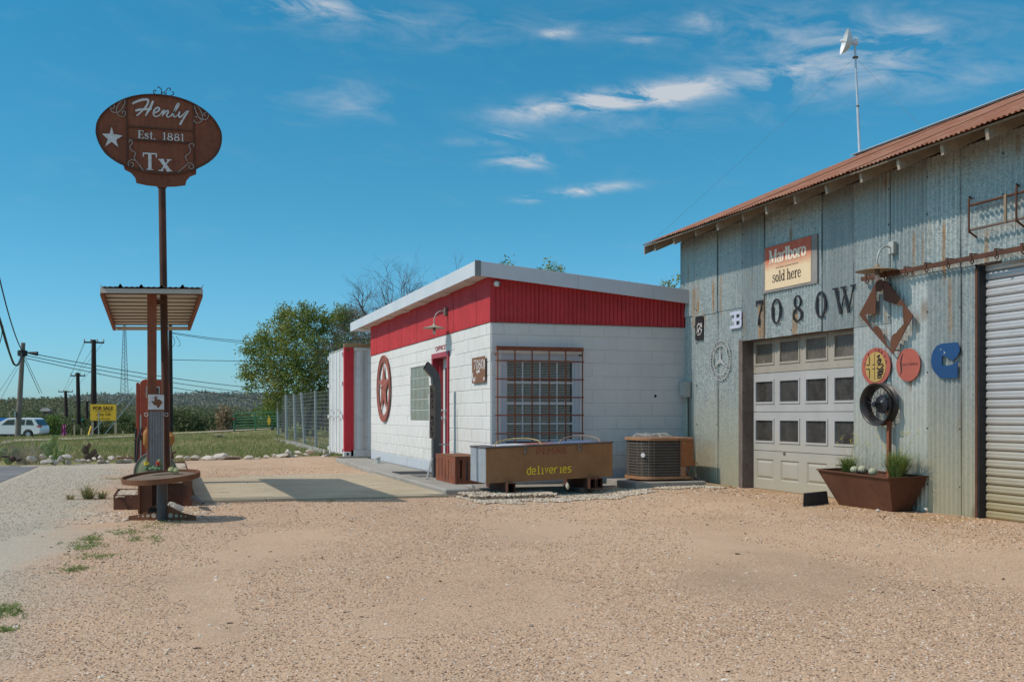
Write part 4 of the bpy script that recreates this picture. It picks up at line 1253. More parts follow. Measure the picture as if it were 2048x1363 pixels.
# dark cut-out plaque
pq = wthing('cutout_plaque', 1398, 655, 'small tall dark iron plaque with worn white cut lettering near the office roof', 'plaque')
FQ = fX(BX - .048)
def qa(px, py): return onXa(px, py, BX - .048)
l, r_ = qa(1391, 650)[0], qa(1406.5, 650)[0]; t_, b_ = qa(1398, 632)[1], qa(1398, 680)[1]
w, h = r_ - l, t_ - b_
MB().prism([(l, b_ + .01), (l + .012, b_), (r_ - .012, b_), (r_, b_ + .01), (r_, t_ - .02), (r_ - .02, t_), (l + .02, t_), (l, t_ - .02)], FQ, 0, .006).build('plate', M['black_iron'], pq)
m = MB()
S_ = lambda pts, wd: m.stroke([tuple(x[:2]) for x in catmull([Vector((l + w * a, b_ + h * b, 0)) for a, b in pts], 4)], w * wd, FQ, .0065, .009)
S_([(.22, .30), (.30, .45), (.28, .60), (.45, .68), (.40, .72)], .05); S_([(.45, .30), (.48, .46), (.70, .56), (.66, .68), (.48, .62)], .06); S_([(.48, .46), (.74, .44), (.80, .34), (.74, .28)], .05)
S_([(.85, .70), (.82, .60), (.88, .52)], .08); S_([(.30, .24), (.5, .22), (.72, .26)], .05); S_([(.25, .5), (.4, .42), (.36, .32)], .04); S_([(.86, .45), (.84, .36)], .05)
m.build('cut_lettering', M['white_letter'], pq)
# two red ovals and the blue piece
def disc(name, parent, px, t, b, l_, r__, mat, X=SX, th=.005, c0=0, sx=1.0):
    cc = onXa((l_ + r__) / 2, (t + b) / 2, X); rz = (onXa(px, t, X)[1] - onXa(px, b, X)[1]) / 2
    ra = (onXa(r__, t, X)[0] - onXa(l_, t, X)[0]) / 2
    cc = ((onXa(r__, t, X)[0] + onXa(l_, t, X)[0]) / 2, onXa(px, b, X)[1] + rz)
    o = MB().prism(ell(cc[0], cc[1], ra * sx, rz, 44), fX(X), c0, c0 + th).build(name, mat, parent)
    return cc, ra, rz
d1 = wthing('round_sign', 1752, 732, 'round red and yellow tin sign with lettered rim above the wire wheel', 'sign')
cc, ra, rz = disc('plate', d1, 1752, 695, 770, 1724, 1781.5, M['salmon'])
MB().prism(ell(cc[0], cc[1] - rz * .03, ra * .70, rz * .80, 40), fX(SX), .006, .009).build('yellow_disc', M['ochre'], d1)
ring_text('OLE JOKTO', fX(SX), cc[0], cc[1], min(ra, rz) * .87, rz * .17, 170, -19.5, M['ink_dark'], d1, th=.001, off=.0062)
m = MB(); fr = fX(SX)
G = lambda a, b, c_, d_, wd=.045: m.stroke([(cc[0] + ra * a, cc[1] + rz * b), (cc[0] + ra * c_, cc[1] + rz * d_)], ra * wd, fr, .0095, .0105)
G(-.05, .70, -.05, -.72, .03); G(-.42, .55, -.42, .10, .06); G(-.42, .10, -.62, .10, .05); G(-.42, -.62, -.42, -.12, .06); G(-.42, -.12, -.66, -.12, .05); G(-.2, .10, -.05, .10, .04); G(-.2, -.12, -.05, -.12, .04)
m.build('lines', M['ink_dark'], d1)
m = MB()
for pts in ([(.10, .50), (.30, .58), (.20, .40), (.42, .36)], [(.12, .30), (.40, .28), (.25, .16), (.12, .22)], [(.15, .05), (.45, .10), (.55, .0), (.40, -.06)], [(.12, -.05), (.2, -.16), (.5, -.14), (.52, -.24), (.2, -.26)], [(.12, -.34), (.46, -.30), (.50, -.40), (.16, -.42)], [(.12, -.52), (.40, -.48), (.36, -.60), (.14, -.62)]):
    m.stroke([tuple(v[:2]) for v in catmull([Vector((cc[0] + ra * a, cc[1] + rz * b, 0)) for a, b in pts], 4)], ra * .07, fr, .0095, .0105)
m.build('script', M['ink_dark'], d1)
d2 = wthing('oval_sign', 1816, 728, 'plain salmon red round tin sign with long dark curved initial on the barn', 'sign')
cc, ra, rz = disc('plate', d2, 1817, 696, 762, 1793, 1841, M['salmon'], X=SX - .004)
fr = fX(SX - .004)
m = MB().stroke([(cc[0] + ra * a, cc[1] + rz * b) for a, b in ((-.42, .70), (-.55, .42), (-.60, .1), (-.55, -.2), (-.55, -.42), (-.68, -.64))], [ra * .03, ra * .10, ra * .11, ra * .11, ra * .09, ra * .02], fr, .0055, .0065)
m.build('initial', M['ink_dark'], d2)
text_on('lettering', 'OUTHERN', fr, cc[0] - ra * .50, cc[0] + ra * .80, cc[1] - rz * .06, cc[1] + rz * .10, M['ink_dark'], d2, th=.0008, off=.0057)
bl_ = wthing('blue_shape', 1884, 720, 'blue enamelled metal cut-out shaped like a torn letter C on the barn wall', 'sign')
Zb = lambda a, b: onXa(1710 + a / 8.96, 680 + b / 9.31, SX)
outer = [(1560, 62), (1700, 50), (1840, 38), (1870, 90), (1882, 160), (1880, 215), (1850, 260), (1840, 300), (1800, 345), (1760, 378), (1745, 385), (1712, 350), (1660, 318), (1600, 292), (1572, 300), (1560, 330), (1566, 400), (1566, 466), (1620, 472), (1700, 466), (1760, 444), (1800, 425), (1838, 385), (1845, 450), (1845, 560), (1843, 700), (1800, 712), (1760, 700), (1720, 708), (1640, 716), (1580, 712), (1520, 690), (1480, 650), (1420, 580), (1385, 500), (1370, 400), (1380, 280), (1410, 190), (1470, 105)]
MB().prism([Zb(a, b) for a, b in outer], FS, 0, .006).build('plate', M['navy'], bl_)
m = MB().prism([Zb(a, b) for a, b in ((1595, 195), (1632, 235), (1588, 268), (1612, 236))], FS, .0065, .0075)
m.prism([Zb(a, b) for a, b in ((1535, 165), (1553, 160), (1553, 178), (1536, 182))], FS, .0065, .0075)
m.build('bare_spot', M['bare_alu'], bl_)
# rusty diamond with map-like cut-out, hung from the lamp
dm = wthing('diamond_sign', 1774, 640, 'large rusty steel diamond with ragged open cut-out hanging under the barn lamp', 'sign')
XM = BX - .115
Zd = lambda a, b: onXa(1700 + a / 4.543, 480 + b / 4.543, XM)
FM = fX(XM)
pieces = [
    [(262, 358), (250, 365), (90, 672), (112, 708), (136, 676), (238, 668), (240, 470), (288, 464), (300, 440), (310, 380), (290, 358)],
    [(310, 385), (340, 372), (575, 688), (505, 825), (452, 920), (395, 1035), (362, 1000), (376, 985), (372, 920), (392, 860), (425, 842), (440, 820), (462, 795), (492, 760), (484, 640), (490, 600), (440, 590), (330, 555), (308, 540)],
    [(112, 708), (136, 676), (190, 780), (212, 812), (222, 782), (255, 778), (285, 815), (342, 960), (372, 985), (395, 1035)],
]
for k_, pc in enumerate(pieces):
    MB().prism([Zd(a, b) for a, b in pc], FM, .0005 * k_, .008 + .0005 * k_).build('plate', M['planter'], dm)
m = MB()
m.bar(Vector((XM + .0, *(-Zd(268, 372)[0], Zd(268, 372)[1]))), Vector((BX - .03, -Zd(268, 372)[0], Zd(268, 372)[1])), .012)
m.bar(Vector((XM, -Zd(395, 1000)[0], Zd(395, 1000)[1])), Vector((BX - .03, -Zd(395, 1000)[0], Zd(395, 1000)[1])), .012)
m.build('bracket', M['rust_dark'], dm)

# ------------------------------------------------------------------ gooseneck lamps
def goose(name, X0, pxb, pyb, pxs, pys, dia, reach, mats, label):
    b = onX(pxb, pyb, X0)
    q = onX(pxs, pys, X0 - reach)
    zsh = q.z
    t = thing(name, (X0 - .03, b.y, b.z), label, 'wall lamp')
    MB().box((X0 - .075, b.y - .045, b.z - .07), (X0 - .022, b.y + .045, b.z + .07)).build('junction_box', mats[2], t, bevel=.006)
    arm = catmull([Vector((X0 - .07, b.y, b.z + .0)), Vector((X0 - reach * .55, b.y, b.z + .012)), Vector((X0 - reach * .86, b.y, b.z - .04)), Vector((X0 - reach, b.y, b.z - .13)), Vector((X0 - reach, b.y, zsh + .05))], 7)
    MB().tube(arm, .0095, 10).build('arm', mats[1], t, smooth=True)
    r_ = dia / 2
    MB().lathe((X0 - reach, b.y, zsh), [(.012, .075), (.022, .06), (.028, .045), (r_ * .35, .028), (r_ * .8, .006), (r_, -.006), (r_ - .002, -.009), (r_ * .8, .001), (r_ * .35, .022), (.02, .03)], 36).build('shade', mats[0], t, smooth=True)
    MB().lathe((X0 - reach, b.y, zsh), [(.001, -.045), (.026, -.04), (.028, .02), (.02, .03)], 16).build('socket', M['cast'], t, smooth=True)
    MB().lathe((X0 - reach, b.y, zsh), [(.001, -.115), (.018, -.108), (.028, -.08), (.028, -.06), (.018, -.045)], 16).build('bulb', M['glass_bulb'], t, smooth=True)
    return t
goose('gooseneck_lamp', OX, 897, 623.5, 869, 655, .40, .25, (M['lamp_shade_green'], M['lamp_arm'], M['pole_grey']), 'gooseneck lamp with pale flat shade over the office door')
goose('gooseneck_lamp', BX - .02, 1792, 496, 1755, 541, .475, .25, (M['lamp_shade'], M['lamp_arm'], M['ebox']), 'gooseneck lamp with tan flat shade on the barn above the rusty diamond')
# electric box with conduit at the barn corner
eb_ = onX(1375, 778, BX - .05)
et = thing('electrical_box', (BX - .04, eb_.y, 1.2), 'grey electrical disconnect box with dark conduit at the barn corner', 'electrical box')
z1_, z0_ = onX(1375, 763, BX - .08).z, onX(1375, 794, BX - .08).z
MB().box((BX - .14, eb_.y - .085, z0_), (BX - .035, eb_.y + .085, z1_)).build('box', M['ebox'], et, bevel=.006)
MB().box((BX - .150, eb_.y - .075, z0_ + .02), (BX - .141, eb_.y + .075, z1_ - .01)).build('cover', M['ebox'], et, bevel=.003)
MB().tube(catmull([Vector((BX - .07, eb_.y - .06, z0_)), Vector((BX - .07, eb_.y - .07, .9)), Vector((BX - .09, eb_.y - .10, .5)), Vector((BX - .14, eb_.y - .09, .16)), Vector((BX - .16, eb_.y - .05, .02))], 5), .014, 8).build('conduit', M['hose'], et, smooth=True)
MB().tube([(BX - .05, eb_.y - .02, z0_), (BX - .05, eb_.y - .02, .75)], .008, 8).build('conduit', M['ebox'], et, smooth=True)

# ------------------------------------------------------------------ star ring, plaque on the office, barrier with EXIT-like plate
FO = fX(OX - .03)
sc_ = onXa(767.5, 776.5, OX - .03); RS = .735
sr = thing('star_ornament', (OX - .02, -sc_[0], sc_[1] - RS), 'large rusty red five pointed star in a ring on the white office wall', 'wall ornament')
n = 56
MB().ring(ell(sc_[0], sc_[1], RS, RS, n), ell(sc_[0], sc_[1], RS * .80, RS * .80, n), FO, 0, .012).build('ring', M['star_red'], sr, bevel=.002)
MB().ring(ell(sc_[0], sc_[1], RS, RS, n), ell(sc_[0], sc_[1], RS * .965, RS * .965, n), FO, .0125, .022).build('rim', M['star_red'], sr)
for k_ in range(5):
    a = R(90 + 72 * k_); tip = Vector((sc_[0] + RS * .84 * math.cos(a), sc_[1] + RS * .84 * math.sin(a)))
    m = MB()
    for s_ in (-1, 1):
        a2 = a + s_ * R(36); b = Vector((sc_[0] + RS * .33 * math.cos(a2), sc_[1] + RS * .33 * math.sin(a2)))
        m.add([FO.p(tip.x, tip.y, .004), FO.p(b.x, b.y, .004), FO.p(sc_[0], sc_[1], .055)], [(0, 1, 2)])
    m.build('star_point', M['star_red'], sr)
ring_text('T E X A S', FO, sc_[0], sc_[1], RS * .885, RS * .10, 118, -7, M['plaque_tan'], sr, th=.003, off=.013)
MB().prism([(sc_[0] - .09, sc_[1] + .045), (sc_[0] + .07, sc_[1] + .045), (sc_[0] + .07, sc_[1] + .075), (sc_[0] - .09, sc_[1] + .075)], FO, .056, .062).build('badge', M['white_letter'], sr)
pl = onXa(945, 740, OX - .03)
l, r_ = onXa(944.6, 740, OX - .03)[0], onXa(971, 740, OX - .03)[0]
t_, b_ = onXa(958, 713.5, OX - .03)[1], onXa(958, 765, OX - .03)[1]
po = thing('number_plaque', (OX - .02, -(l + r_) / 2, b_), 'rusty cut metal 7080 plaque on the office wall beside the corner', 'plaque')
MB().prism([(l, b_), (r_ - .02, b_), (r_, b_ + .03), (r_, t_ - .03), (r_ - .02, t_), (l + .01, t_), (l, t_ - .02)], FO, 0, .006).build('plate', M['plaque_tan'], po)
w, h = r_ - l, t_ - b_
glyphs(MB(), '7080', FO, l + w * .14, l + w * .90, b_ + h * .52, b_ + h * .90, .0065, .003, wide=.6).build('digits', M['white_letter'], po)
m = MB()
for pts in ([(.08, .40), (.06, .28), (.12, .14), (.20, .10), (.26, .24)], [(.94, .86), (.97, .68), (.92, .50)], [(.36, .46), (.44, .41), (.52, .46), (.60, .42)], [(.88, .12), (.94, .16), (.95, .08)]):
    m.stroke([tuple(v[:2]) for v in catmull([Vector((l + w * a, b_ + h * b, 0)) for a, b in pts], 4)], w * .05, FO, .0065, .009)
m.build('cut_scroll', M['white_letter'], po)

# bent square duct standing on the walk, with a drilled letter plate
db = Vector((4.22, 17.0, 0))
du = thing('bent_duct', db, 'dark grey bent square duct with vertical letter plate standing by the office door', 'duct')
def dq(px, py): q = onY(px, py, 17.0); return Vector((q.x, 17.0, q.z))
cen = [dq(872.5, 953), dq(872.5, 775), dq(870, 752), dq(861, 740), dq(851.5, 730)]
hw = .066
mb = MB(); rings_ = []
ups = [Vector((0, 0, 1)), Vector((-.08, 0, 1)), Vector((-.35, 0, .95)), Vector((-.75, 0, .66)), Vector((-.86, 0, .5))]
for q, d in zip(cen, ups):
    d = d.normalized(); s_ = Vector((d.z, 0, -d.x))
    rings_.append([q - s_ * hw + Vector((0, -hw, 0)), q + s_ * hw + Vector((0, -hw, 0)), q + s_ * hw + Vector((0, hw, 0)), q - s_ * hw + Vector((0, hw, 0))])
vv = [p_ for r0 in rings_ for p_ in r0]
mb.add(vv, [(4 * i + k, 4 * i + (k + 1) % 4, 4 * i + 4 + (k + 1) % 4, 4 * i + 4 + k) for i in range(4) for k in range(4)])
ins = [tuple(Vector(q) * .86 + sum((Vector(z) for z in rings_[4]), Vector()) / 4 * .14) for q in rings_[4]]
mb.build('pipe', M['duct'], du)
MB().add([tuple(q + Vector((.02, 0, -.015))) for q in rings_[4]], [(0, 1, 2, 3)]).build('mouth', M['dark_inside'], du)
pl0, pl1 = onY(859.5, 800, 16.85).x, onY(870.5, 800, 16.85).x
zt_, zb_ = onY(865, 770, 16.85).z, onY(865, 876, 16.85).z
MB().box((pl0, 16.85, zb_), (pl1, 16.875, zt_)).build('letter_plate', M['cast'], du, bevel=.002)
m = MB(); fy = fY(16.849); chs = 'LEXX BOLT'
hh = (zt_ - zb_) / 9.6
for i, ch in enumerate(chs):
    if ch == ' ': continue
    v, f = text_mb(ch, 1.0, .02)
    xs_ = [q[0] for q in v]; X0, X1 = min(xs_), max(xs_); n_ = len(v)
    P = [(pl0 + (pl1 - pl0) * (.25 + .5 * (x - X0) / max(.01, X1 - X0)), zt_ - hh * (i + 1.2) + y * hh * .95) for x, y in v]
    m.add([fy.p(a, b, .001) for a, b in P] + [fy.p(a, b, .003) for a, b in P], [tuple(n_ + k for k in q) for q in f] + [tuple(q) for q in f])
m.build('lettering', M['ink_dark'], du)
MB().bar((4.22 + .06, 16.93, .55), (4.45, 16.93, .55), .02).bar((4.15, 16.9, .32), (3.98, 16.55, .0), .028).build('brace', M['galv_pipe'], du)
MB().box((4.29, 16.86, 0), (4.35, 16.92, .36)).build('stub_post', M['concrete'], du)
# ================================================================== things along the front
# delivery chest on rusty tube skids, slightly higher at its right end
ch = thing('delivery_chest', (5.0, 13.9, 0), 'long brown steel chest lettered IN MAIL deliveries standing under the barred window', 'chest')
X0, X1, Y0, Y1 = 4.09, 5.95, 13.60, 14.36
tl = .033
def cz(x, z): return z + (x - X0) * tl
zb_, zt_ = .115, .585
def cbox(mb, x0, x1, y0, y1, z0, z1):
    v = [(x0, y0, cz(x0, z0)), (x1, y0, cz(x1, z0)), (x1, y1, cz(x1, z0)), (x0, y1, cz(x0, z0)), (x0, y0, cz(x0, z1)), (x1, y0, cz(x1, z1)), (x1, y1, cz(x1, z1)), (x0, y1, cz(x0, z1))]
    return mb.add(v, [(0, 3, 2, 1), (4, 5, 6, 7), (0, 1, 5, 4), (1, 2, 6, 5), (2, 3, 7, 6), (3, 0, 4, 7)])
cbox(MB(), X0 + .004, X1, Y0, Y0 + .012, zb_, zt_).build('front_panel', M['box_front'], ch)
cbox(cbox(MB(), X0, X0 + .012, Y0 + .012, Y1, zb_, zt_), X1 - .012, X1, Y0 + .012, Y1, zb_, zt_).build('side_panel', M['box_grey'], ch)
cbox(cbox(MB(), X0 + .012, X1 - .012, Y1 - .012, Y1, zb_, zt_), X0 + .012, X1 - .012, Y0 + .012, Y1 - .012, zb_ + .002, zb_ + .014).build('body', M['box_front'], ch)
cbox(MB(), X0 - .012, X1 + .012, Y0 - .014, Y1 + .01, zt_ + .003, zt_ + .022).build('lid', M['box_lid'], ch, bevel=.002)
lp = cbox(MB(), X0 + .66, X0 + 1.08, Y0 + .10, Y1 - .05, zt_ + .0225, zt_ + .026); lp.build('lid_panel', M['paint_rose'], ch)
cbox(MB(), X0 + 1.10, X1 - .12, Y0 + .10, Y1 - .05, zt_ + .0225, zt_ + .026).build('lid_panel', M['paint_blue'], ch)
cbox(MB(), X0 + .20, X0 + .64, Y0 + .10, Y1 - .05, zt_ + .0225, zt_ + .026).build('lid_panel', M['fascia'], ch)
for (a, b, mt) in ((.14, .82, 'tube_yellow'), (1.08, 1.70, 'tube_tan')):
    pts = [Vector((X0 + a, Y0 + .06, cz(X0 + a, zt_ + .02))), Vector((X0 + a + .05, Y0 + .1, cz(X0 + a, zt_ + .075))), Vector((X0 + a + .16, Y0 + .2, cz(X0 + a, zt_ + .10))), Vector((X0 + (a + b) / 2, Y0 + .26, cz(X0 + (a + b) / 2, zt_ + .112))), Vector((X0 + b - .14, Y0 + .2, cz(X0 + b, zt_ + .10))), Vector((X0 + b - .03, Y0 + .1, cz(X0 + b, zt_ + .07))), Vector((X0 + b, Y0 + .06, cz(X0 + b, zt_ + .02)))]
    MB().tube(catmull(pts, 6), .008, 8).build('hoop', M[mt], ch, smooth=True)
for a in (.56, 1.36):
    x = X0 + a
    MB().box((x - .025, Y0 - .022, cz(x, zt_ - .06)), (x + .025, Y0 - .0145, cz(x, zt_ + .028))).box((x - .018, Y0 - .03, cz(x, zt_ - .10)), (x + .018, Y0 - .012, cz(x, zt_ - .055))).build('hasp', M['cast'], ch, bevel=.003)
fc = FR((X0, Y0, 0), (1, 0, tl), (0, 0, 1), (0, -1, 0))
m = MB()
TXT = 'IN MAIL'
v, f = text_mb(TXT, 1.0, .0)
xs_ = [q[0] for q in v]; W_ = max(xs_)
MBx = MB(); n_ = len(v)
MBx.add([fc.p(.71 + x / W_ * .47, .47 + y * .135 * (1.1 if x < W_ * .3 else 1), .0012) for x, y in v] + [fc.p(.71 + x / W_ * .47, .47 + y * .135 * (1.1 if x < W_ * .3 else 1), .0022) for x, y in v], [tuple(n_ + k for k in q) for q in f])
MBx.build('lettering', M['faded_red'], ch, kind=None)['label'] = 'faded dark red IN MAIL lettering'
# 'deliveries' in a rounded octagonal pen hand
DL = {'d': [[(.8, 1.35), (.8, 0)], [(.8, .85), (.65, .95), (.3, .95), (.1, .75), (.1, .25), (.3, .05), (.65, .05), (.8, .15)]],
      'e': [[(.1, .5), (.85, .5), (.85, .75), (.65, .95), (.3, .95), (.1, .75), (.1, .25), (.3, .05), (.82, .05)]],
      'l': [[(.2, 1.35), (.45, 1.35), (.45, .05)], [(.2, .05), (.72, .05)]],
      'i': [[(.2, .95), (.45, .95), (.45, .05)], [(.2, .05), (.72, .05)]],
      'v': [[(.08, .95), (.2, .95), (.48, .08), (.78, .95), (.9, .95)]],
      'r': [[(.15, .95), (.15, .05)], [(.15, .70), (.42, .92), (.78, .95)]],
      's': [[(.85, .93), (.3, .95), (.12, .75), (.3, .53), (.65, .5), (.83, .28), (.65, .05), (.1, .05)]]}
m = MB(); x = 0
for i, c_ in enumerate('deliveries'):
    for j, st_ in enumerate(DL[c_]):
        m.stroke([(.585 + (x + a) * .0665, .205 + b * .082) for a, b in st_], .0135, fc, .001, .0030 + .0004 * j)
    x += 1.06 if c_ not in 'il' else .86
m.build('lettering', M['yellow_paint'], ch)['label'] = 'yellow hand painted deliveries lettering'
for (x, d) in ((4.42, .02), (5.60, .0), (5.71, .02)):
    w = .055 if x < 5 else .045
    z0, z1 = -.04, cz(x, zb_) - .002
    if x > 5: z0 = .02
    m = MB().box((x - w, 13.47 + d, z1 - .012), (x + w, 14.5, z1)).box((x - w, 13.47 + d, z0), (x + w, 14.5, z0 + .012)).box((x - w, 13.47 + d, z0 + .012), (x - w + .010, 14.5, z1 - .012)).box((x + w - .010, 13.47 + d, z0 + .012), (x + w, 14.5, z1 - .012))
    m.build('skid', M['rust_dark'], ch)
MB().box((5.5, 13.7, -.05), (5.66, 14.4, .022)).build('skid', M['old_wood'], ch)

# air conditioner on its slab
ac = thing('air_conditioner', (6.95, 14.2, .08), 'rusty tan air conditioner unit on a small slab beside the brown chest', 'air conditioner')
ax0, ax1, ay0, ay1, az0, az1 = 6.50, 7.36, 13.84, 14.58, .10, .71
def rr_poly(x0, x1, y0, y1, r, n=6):
    P = []
    for (cx_, cy_, a0) in ((x1 - .03, y0 + .03, -90), (x1 - .03, y1 - .03, 0), (x0 + r, y1 - r, 90), (x0 + r, y0 + r, 180)):
        r2 = .03 if cx_ == x1 - .03 else r
        for k_ in range(n + 1):
            a = R(a0 + 90 * k_ / n); P.append((cx_ + r2 * math.cos(a), cy_ + r2 * math.sin(a)))
    return P
FZ = FR((0, 0, 0), (1, 0, 0), (0, 1, 0), (0, 0, 1))
body = rr_poly(ax0, ax1 - .0, ay0, ay1, .22)
MB().prism(rr_poly(ax0 + .03, ax1 - .22, ay0 + .03, ay1 - .02, .20), FZ, az0 + .04, az1 - .04).build('coil', M['ac_dark'], ac)
MB().prism(body, FZ, az0, az0 + .045).build('base_pan', M['ac_tan'], ac, bevel=.004)
MB().prism(body, FZ, az1 - .045, az1).build('top_cover', M['ac_tan'], ac, bevel=.006)
gp = [(x, y) for x, y in rr_poly(ax0 + .004, ax1 - .21, ay0 + .004, ay1 - .004, .216, 8)]
# open path along front and left
path = [q for q in gp]
k0 = min(range(len(path)), key=lambda i: (path[i][0] - (ax1 - .21)) ** 2 + (path[i][1] - ay0) ** 2)
path = [(ax1 - .225, ay0 + .004), (ax1 - .4, ay0 + .004)] + [(ax0 + .22 + .216 * math.cos(R(a)), ay0 + .22 + .216 * math.sin(R(a))) for a in range(270, 179, -10)] + [(ax0 + .004, ay1 - .24)]
m = MB()
for i in range(12):
    z = az0 + .075 + i * .041
    m.tube([(x, y, z) for x, y in path], .0034, 5)
for f_ in (0.0, .18, .36, .60, .78, .98):
    L = len(path) - 1; q = f_ * L; a, b = path[int(min(q, L - 1))], path[int(min(q, L - 1)) + 1]; t_ = q - int(min(q, L - 1))
    m.tube([(a[0] + (b[0] - a[0]) * t_, a[1] + (b[1] - a[1]) * t_, az0 + .04), (a[0] + (b[0] - a[0]) * t_, a[1] + (b[1] - a[1]) * t_, az1 - .04)], .003, 5)
m.build('wire_grille', M['ac_grille'], ac)
MB().box((ax1 - .215, ay0 + .002, az0 + .19), (ax1 - .004, ay0 + .3, az1 - .047)).build('service_panel', M['ac_rust'], ac, bevel=.006)
MB().box((ax1 - .215, ay0 + .006, az0 + .046), (ax1 - .13, ay0 + .3, az0 + .188)).build('side_post', M['ac_tan'], ac)
MB().box((ax1 - .125, ay0 + .10, az0 + .046), (ax1 - .03, ay0 + .4, az0 + .186)).build('side_panel', M['ac_rust'], ac)
MB().box((ax1 - .02, ay0 + .0, az0 + .20), (ax1 + .022, ay0 + .06, az0 + .27)).build('clip', M['ac_rust'], ac)
MB().lathe((ax0 + .065, ay0 + .065, (az0 + az1) / 2 + .05), [(.001, .010), (.030, .009), (.034, 0)], 18, axis=(-1, -1, 0)).build('badge', M['plastic_white'], ac)
fan = MB(); fcx, fcy = (ax0 + ax1) / 2 - .08, (ay0 + ay1) / 2
for i in range(10):
    r_ = .30 - i * .028
    fan.tube([(fcx + r_ * math.cos(R(a)), fcy + r_ * math.sin(R(a)), az1 + .012 + .045 * min(1, (10 - abs(i)) / 10) * (1 if i > 1 else i * .5)) for a in range(0, 360, 15)], .003, 5, closed=True)
for a in range(0, 360, 45):
    fan.tube([(fcx + .31 * math.cos(R(a)), fcy + .31 * math.sin(R(a)), az1 + .0), (fcx + .24 * math.cos(R(a)), fcy + .24 * math.sin(R(a)), az1 + .055), (fcx + .03 * math.cos(R(a)), fcy + .03 * math.sin(R(a)), az1 + .05)], .005, 5)
fan.build('fan_guard', M['ebox'], ac)
m = MB().tube(catmull([Vector((ax1 - .12, ay0 + .02, az0 + .19)), Vector((ax1 - .09, ay0 - .02, .17)), Vector((ax1 + .05, ay0 - .03, .10)), Vector((ax1 + .18, ay0 - .06, .03)), Vector((ax1 + .24, ay0 - .1, .0))], 6), .013, 8)
m.tube(catmull([Vector((ax1 - .02, ay0 + .2, .16)), Vector((ax1 + .07, ay0 + .12, .11)), Vector((ax1 + .2, ay0 + .06, .05)), Vector((ax1 + .3, ay0 + .1, .02))], 6), .022, 8)
m.build('hose', M['hose'], ac, smooth=True)
slab_ = MB().box((6.34, 13.66, -.03), (7.46, 14.8, .075)); o = slab_.build('equipment_slab', M['concrete'], None, bevel=.008)
tag(o, 'grey concrete slab under the air conditioner', 'slab')
o = MB().bar((7.42, 13.75, .05), (7.66, 13.30, .015), .035, .02).build('board', M['fresh_wood']); tag(o, 'narrow pale board lying at the foot of the barn wall', 'board')

# slatted rusty bench of two slotted plates
be = thing('slatted_bench', (4.3, 15.8, 0), 'rusty steel slotted bench standing between the office door and chest', 'bench')
def slotted(fr, a0, a1, z0, z1, n, name):
    w = (a1 - a0)
    gap = .028; bw = (w - gap * n) / (n + 1)
    m = MB()
    m.prism([(a0, z1 - .05), (a1, z1 - .05), (a1, z1), (a0, z1)], fr, 0, .006).prism([(a0, z0), (a1, z0), (a1, z0 + .05), (a0, z0 + .05)], fr, 0, .006)
    m.build('rail', M['rust'], be)
    for i in range(n + 1):
        q = a0 + i * (bw + gap)
        MB().prism([(q, z0 + .05), (q + bw, z0 + .05), (q + bw, z1 - .05), (q, z1 - .05)], fr, 0, .006).build('slat', M['rust'], be)
slotted(fY(15.2), 4.10, 4.545, .004, .412, 4, 'front'); slotted(fX(4.10), -16.4, -15.21, .004, .412, 5, 'side')
slotted(fY(16.4), 4.10, 4.545, .004, .412, 4, 'back')
MB().box((4.09, 15.19, .413), (4.55, 16.42, .421)).build('seat', M['rust_orange'], be, bevel=.002)
# mats and small things on the walk
q = [onZ(x, y, .01) for x, y in ((782, 939), (841, 937), (856, 944), (799, 946.5))]
o = MB().box((3.86, 18.05, .0035), (4.46, 18.75, .016)).build('door_mat', M['rubber'], None, bevel=.003); tag(o, 'dark rubber mat on the walk below the glass block window', 'mat')
o = MB().box((3.98, 17.15, .0035), (4.42, 17.75, .014)).build('door_mat', M['mat_grey'], None, bevel=.003); tag(o, 'faded grey door mat before the red office door', 'mat')
v_ = onZ(756, 926, .0)
o = thing('water_valve', (v_.x, v_.y, .0), 'small grey pipe valve at the foot of the wall below the star ring', 'valve')
MB().lathe((v_.x, v_.y, 0), [(.11, 0), (.11, .012), (.05, .014), (.045, .09), (.06, .10), (.06, .13), (.03, .15), (.001, .152)], 14).build('body', M['ebox'], o, smooth=True)

# boat-shaped planter with its plants, wire wheel on a post
pln = thing('steel_planter', (7.45, 9.9, 0), 'brown steel trough planter with slanted end standing against the barn', 'planter')
T = [Vector((7.25, 9.31, .37)), Vector((7.25, 10.60, .40)), Vector((7.66, 10.60, .41)), Vector((7.74, 9.31, .38))]
B = [Vector((7.42, 9.47, .0)), Vector((7.42, 10.42, .0)), Vector((7.62, 10.42, .0)), Vector((7.66, 9.47, .0))]
def shell(T, B, th, name, mat, parent):
    cT = sum(T, Vector()) / 4; cB = sum(B, Vector()) / 4
    for i in range(4):
        j = (i + 1) % 4
        ti = [q + (cT - q).normalized() * th for q in (T[i], T[j])]; bi = [q + (cB - q).normalized() * th for q in (B[i], B[j])]
        V = [B[i], B[j], T[j], T[i], bi[0], bi[1], ti[1], ti[0]]
        MB().add(V, [(0, 1, 2, 3), (4, 7, 6, 5), (3, 2, 6, 7), (0, 4, 5, 1), (0, 3, 7, 4), (1, 5, 6, 2)]).build(name, mat, parent)
shell(T, B, .012, 'side_plate', M['planter'], pln)
m = MB()
for i in range(4):
    a, b = T[i], T[(i + 1) % 4]
    m.bar(a + Vector((0, 0, .004)), b + Vector((0, 0, .004)), .035, .012)
m.build('rim', M['planter'], pln)
MB().add([T[0] + Vector((.05, .05, -.05)), T[1] + Vector((.05, -.1, -.06)), T[2] + Vector((-.03, -.1, -.06)), T[3] + Vector((-.03, .05, -.05))], [(0, 1, 2, 3)]).build('soil', M['soil'], pln)
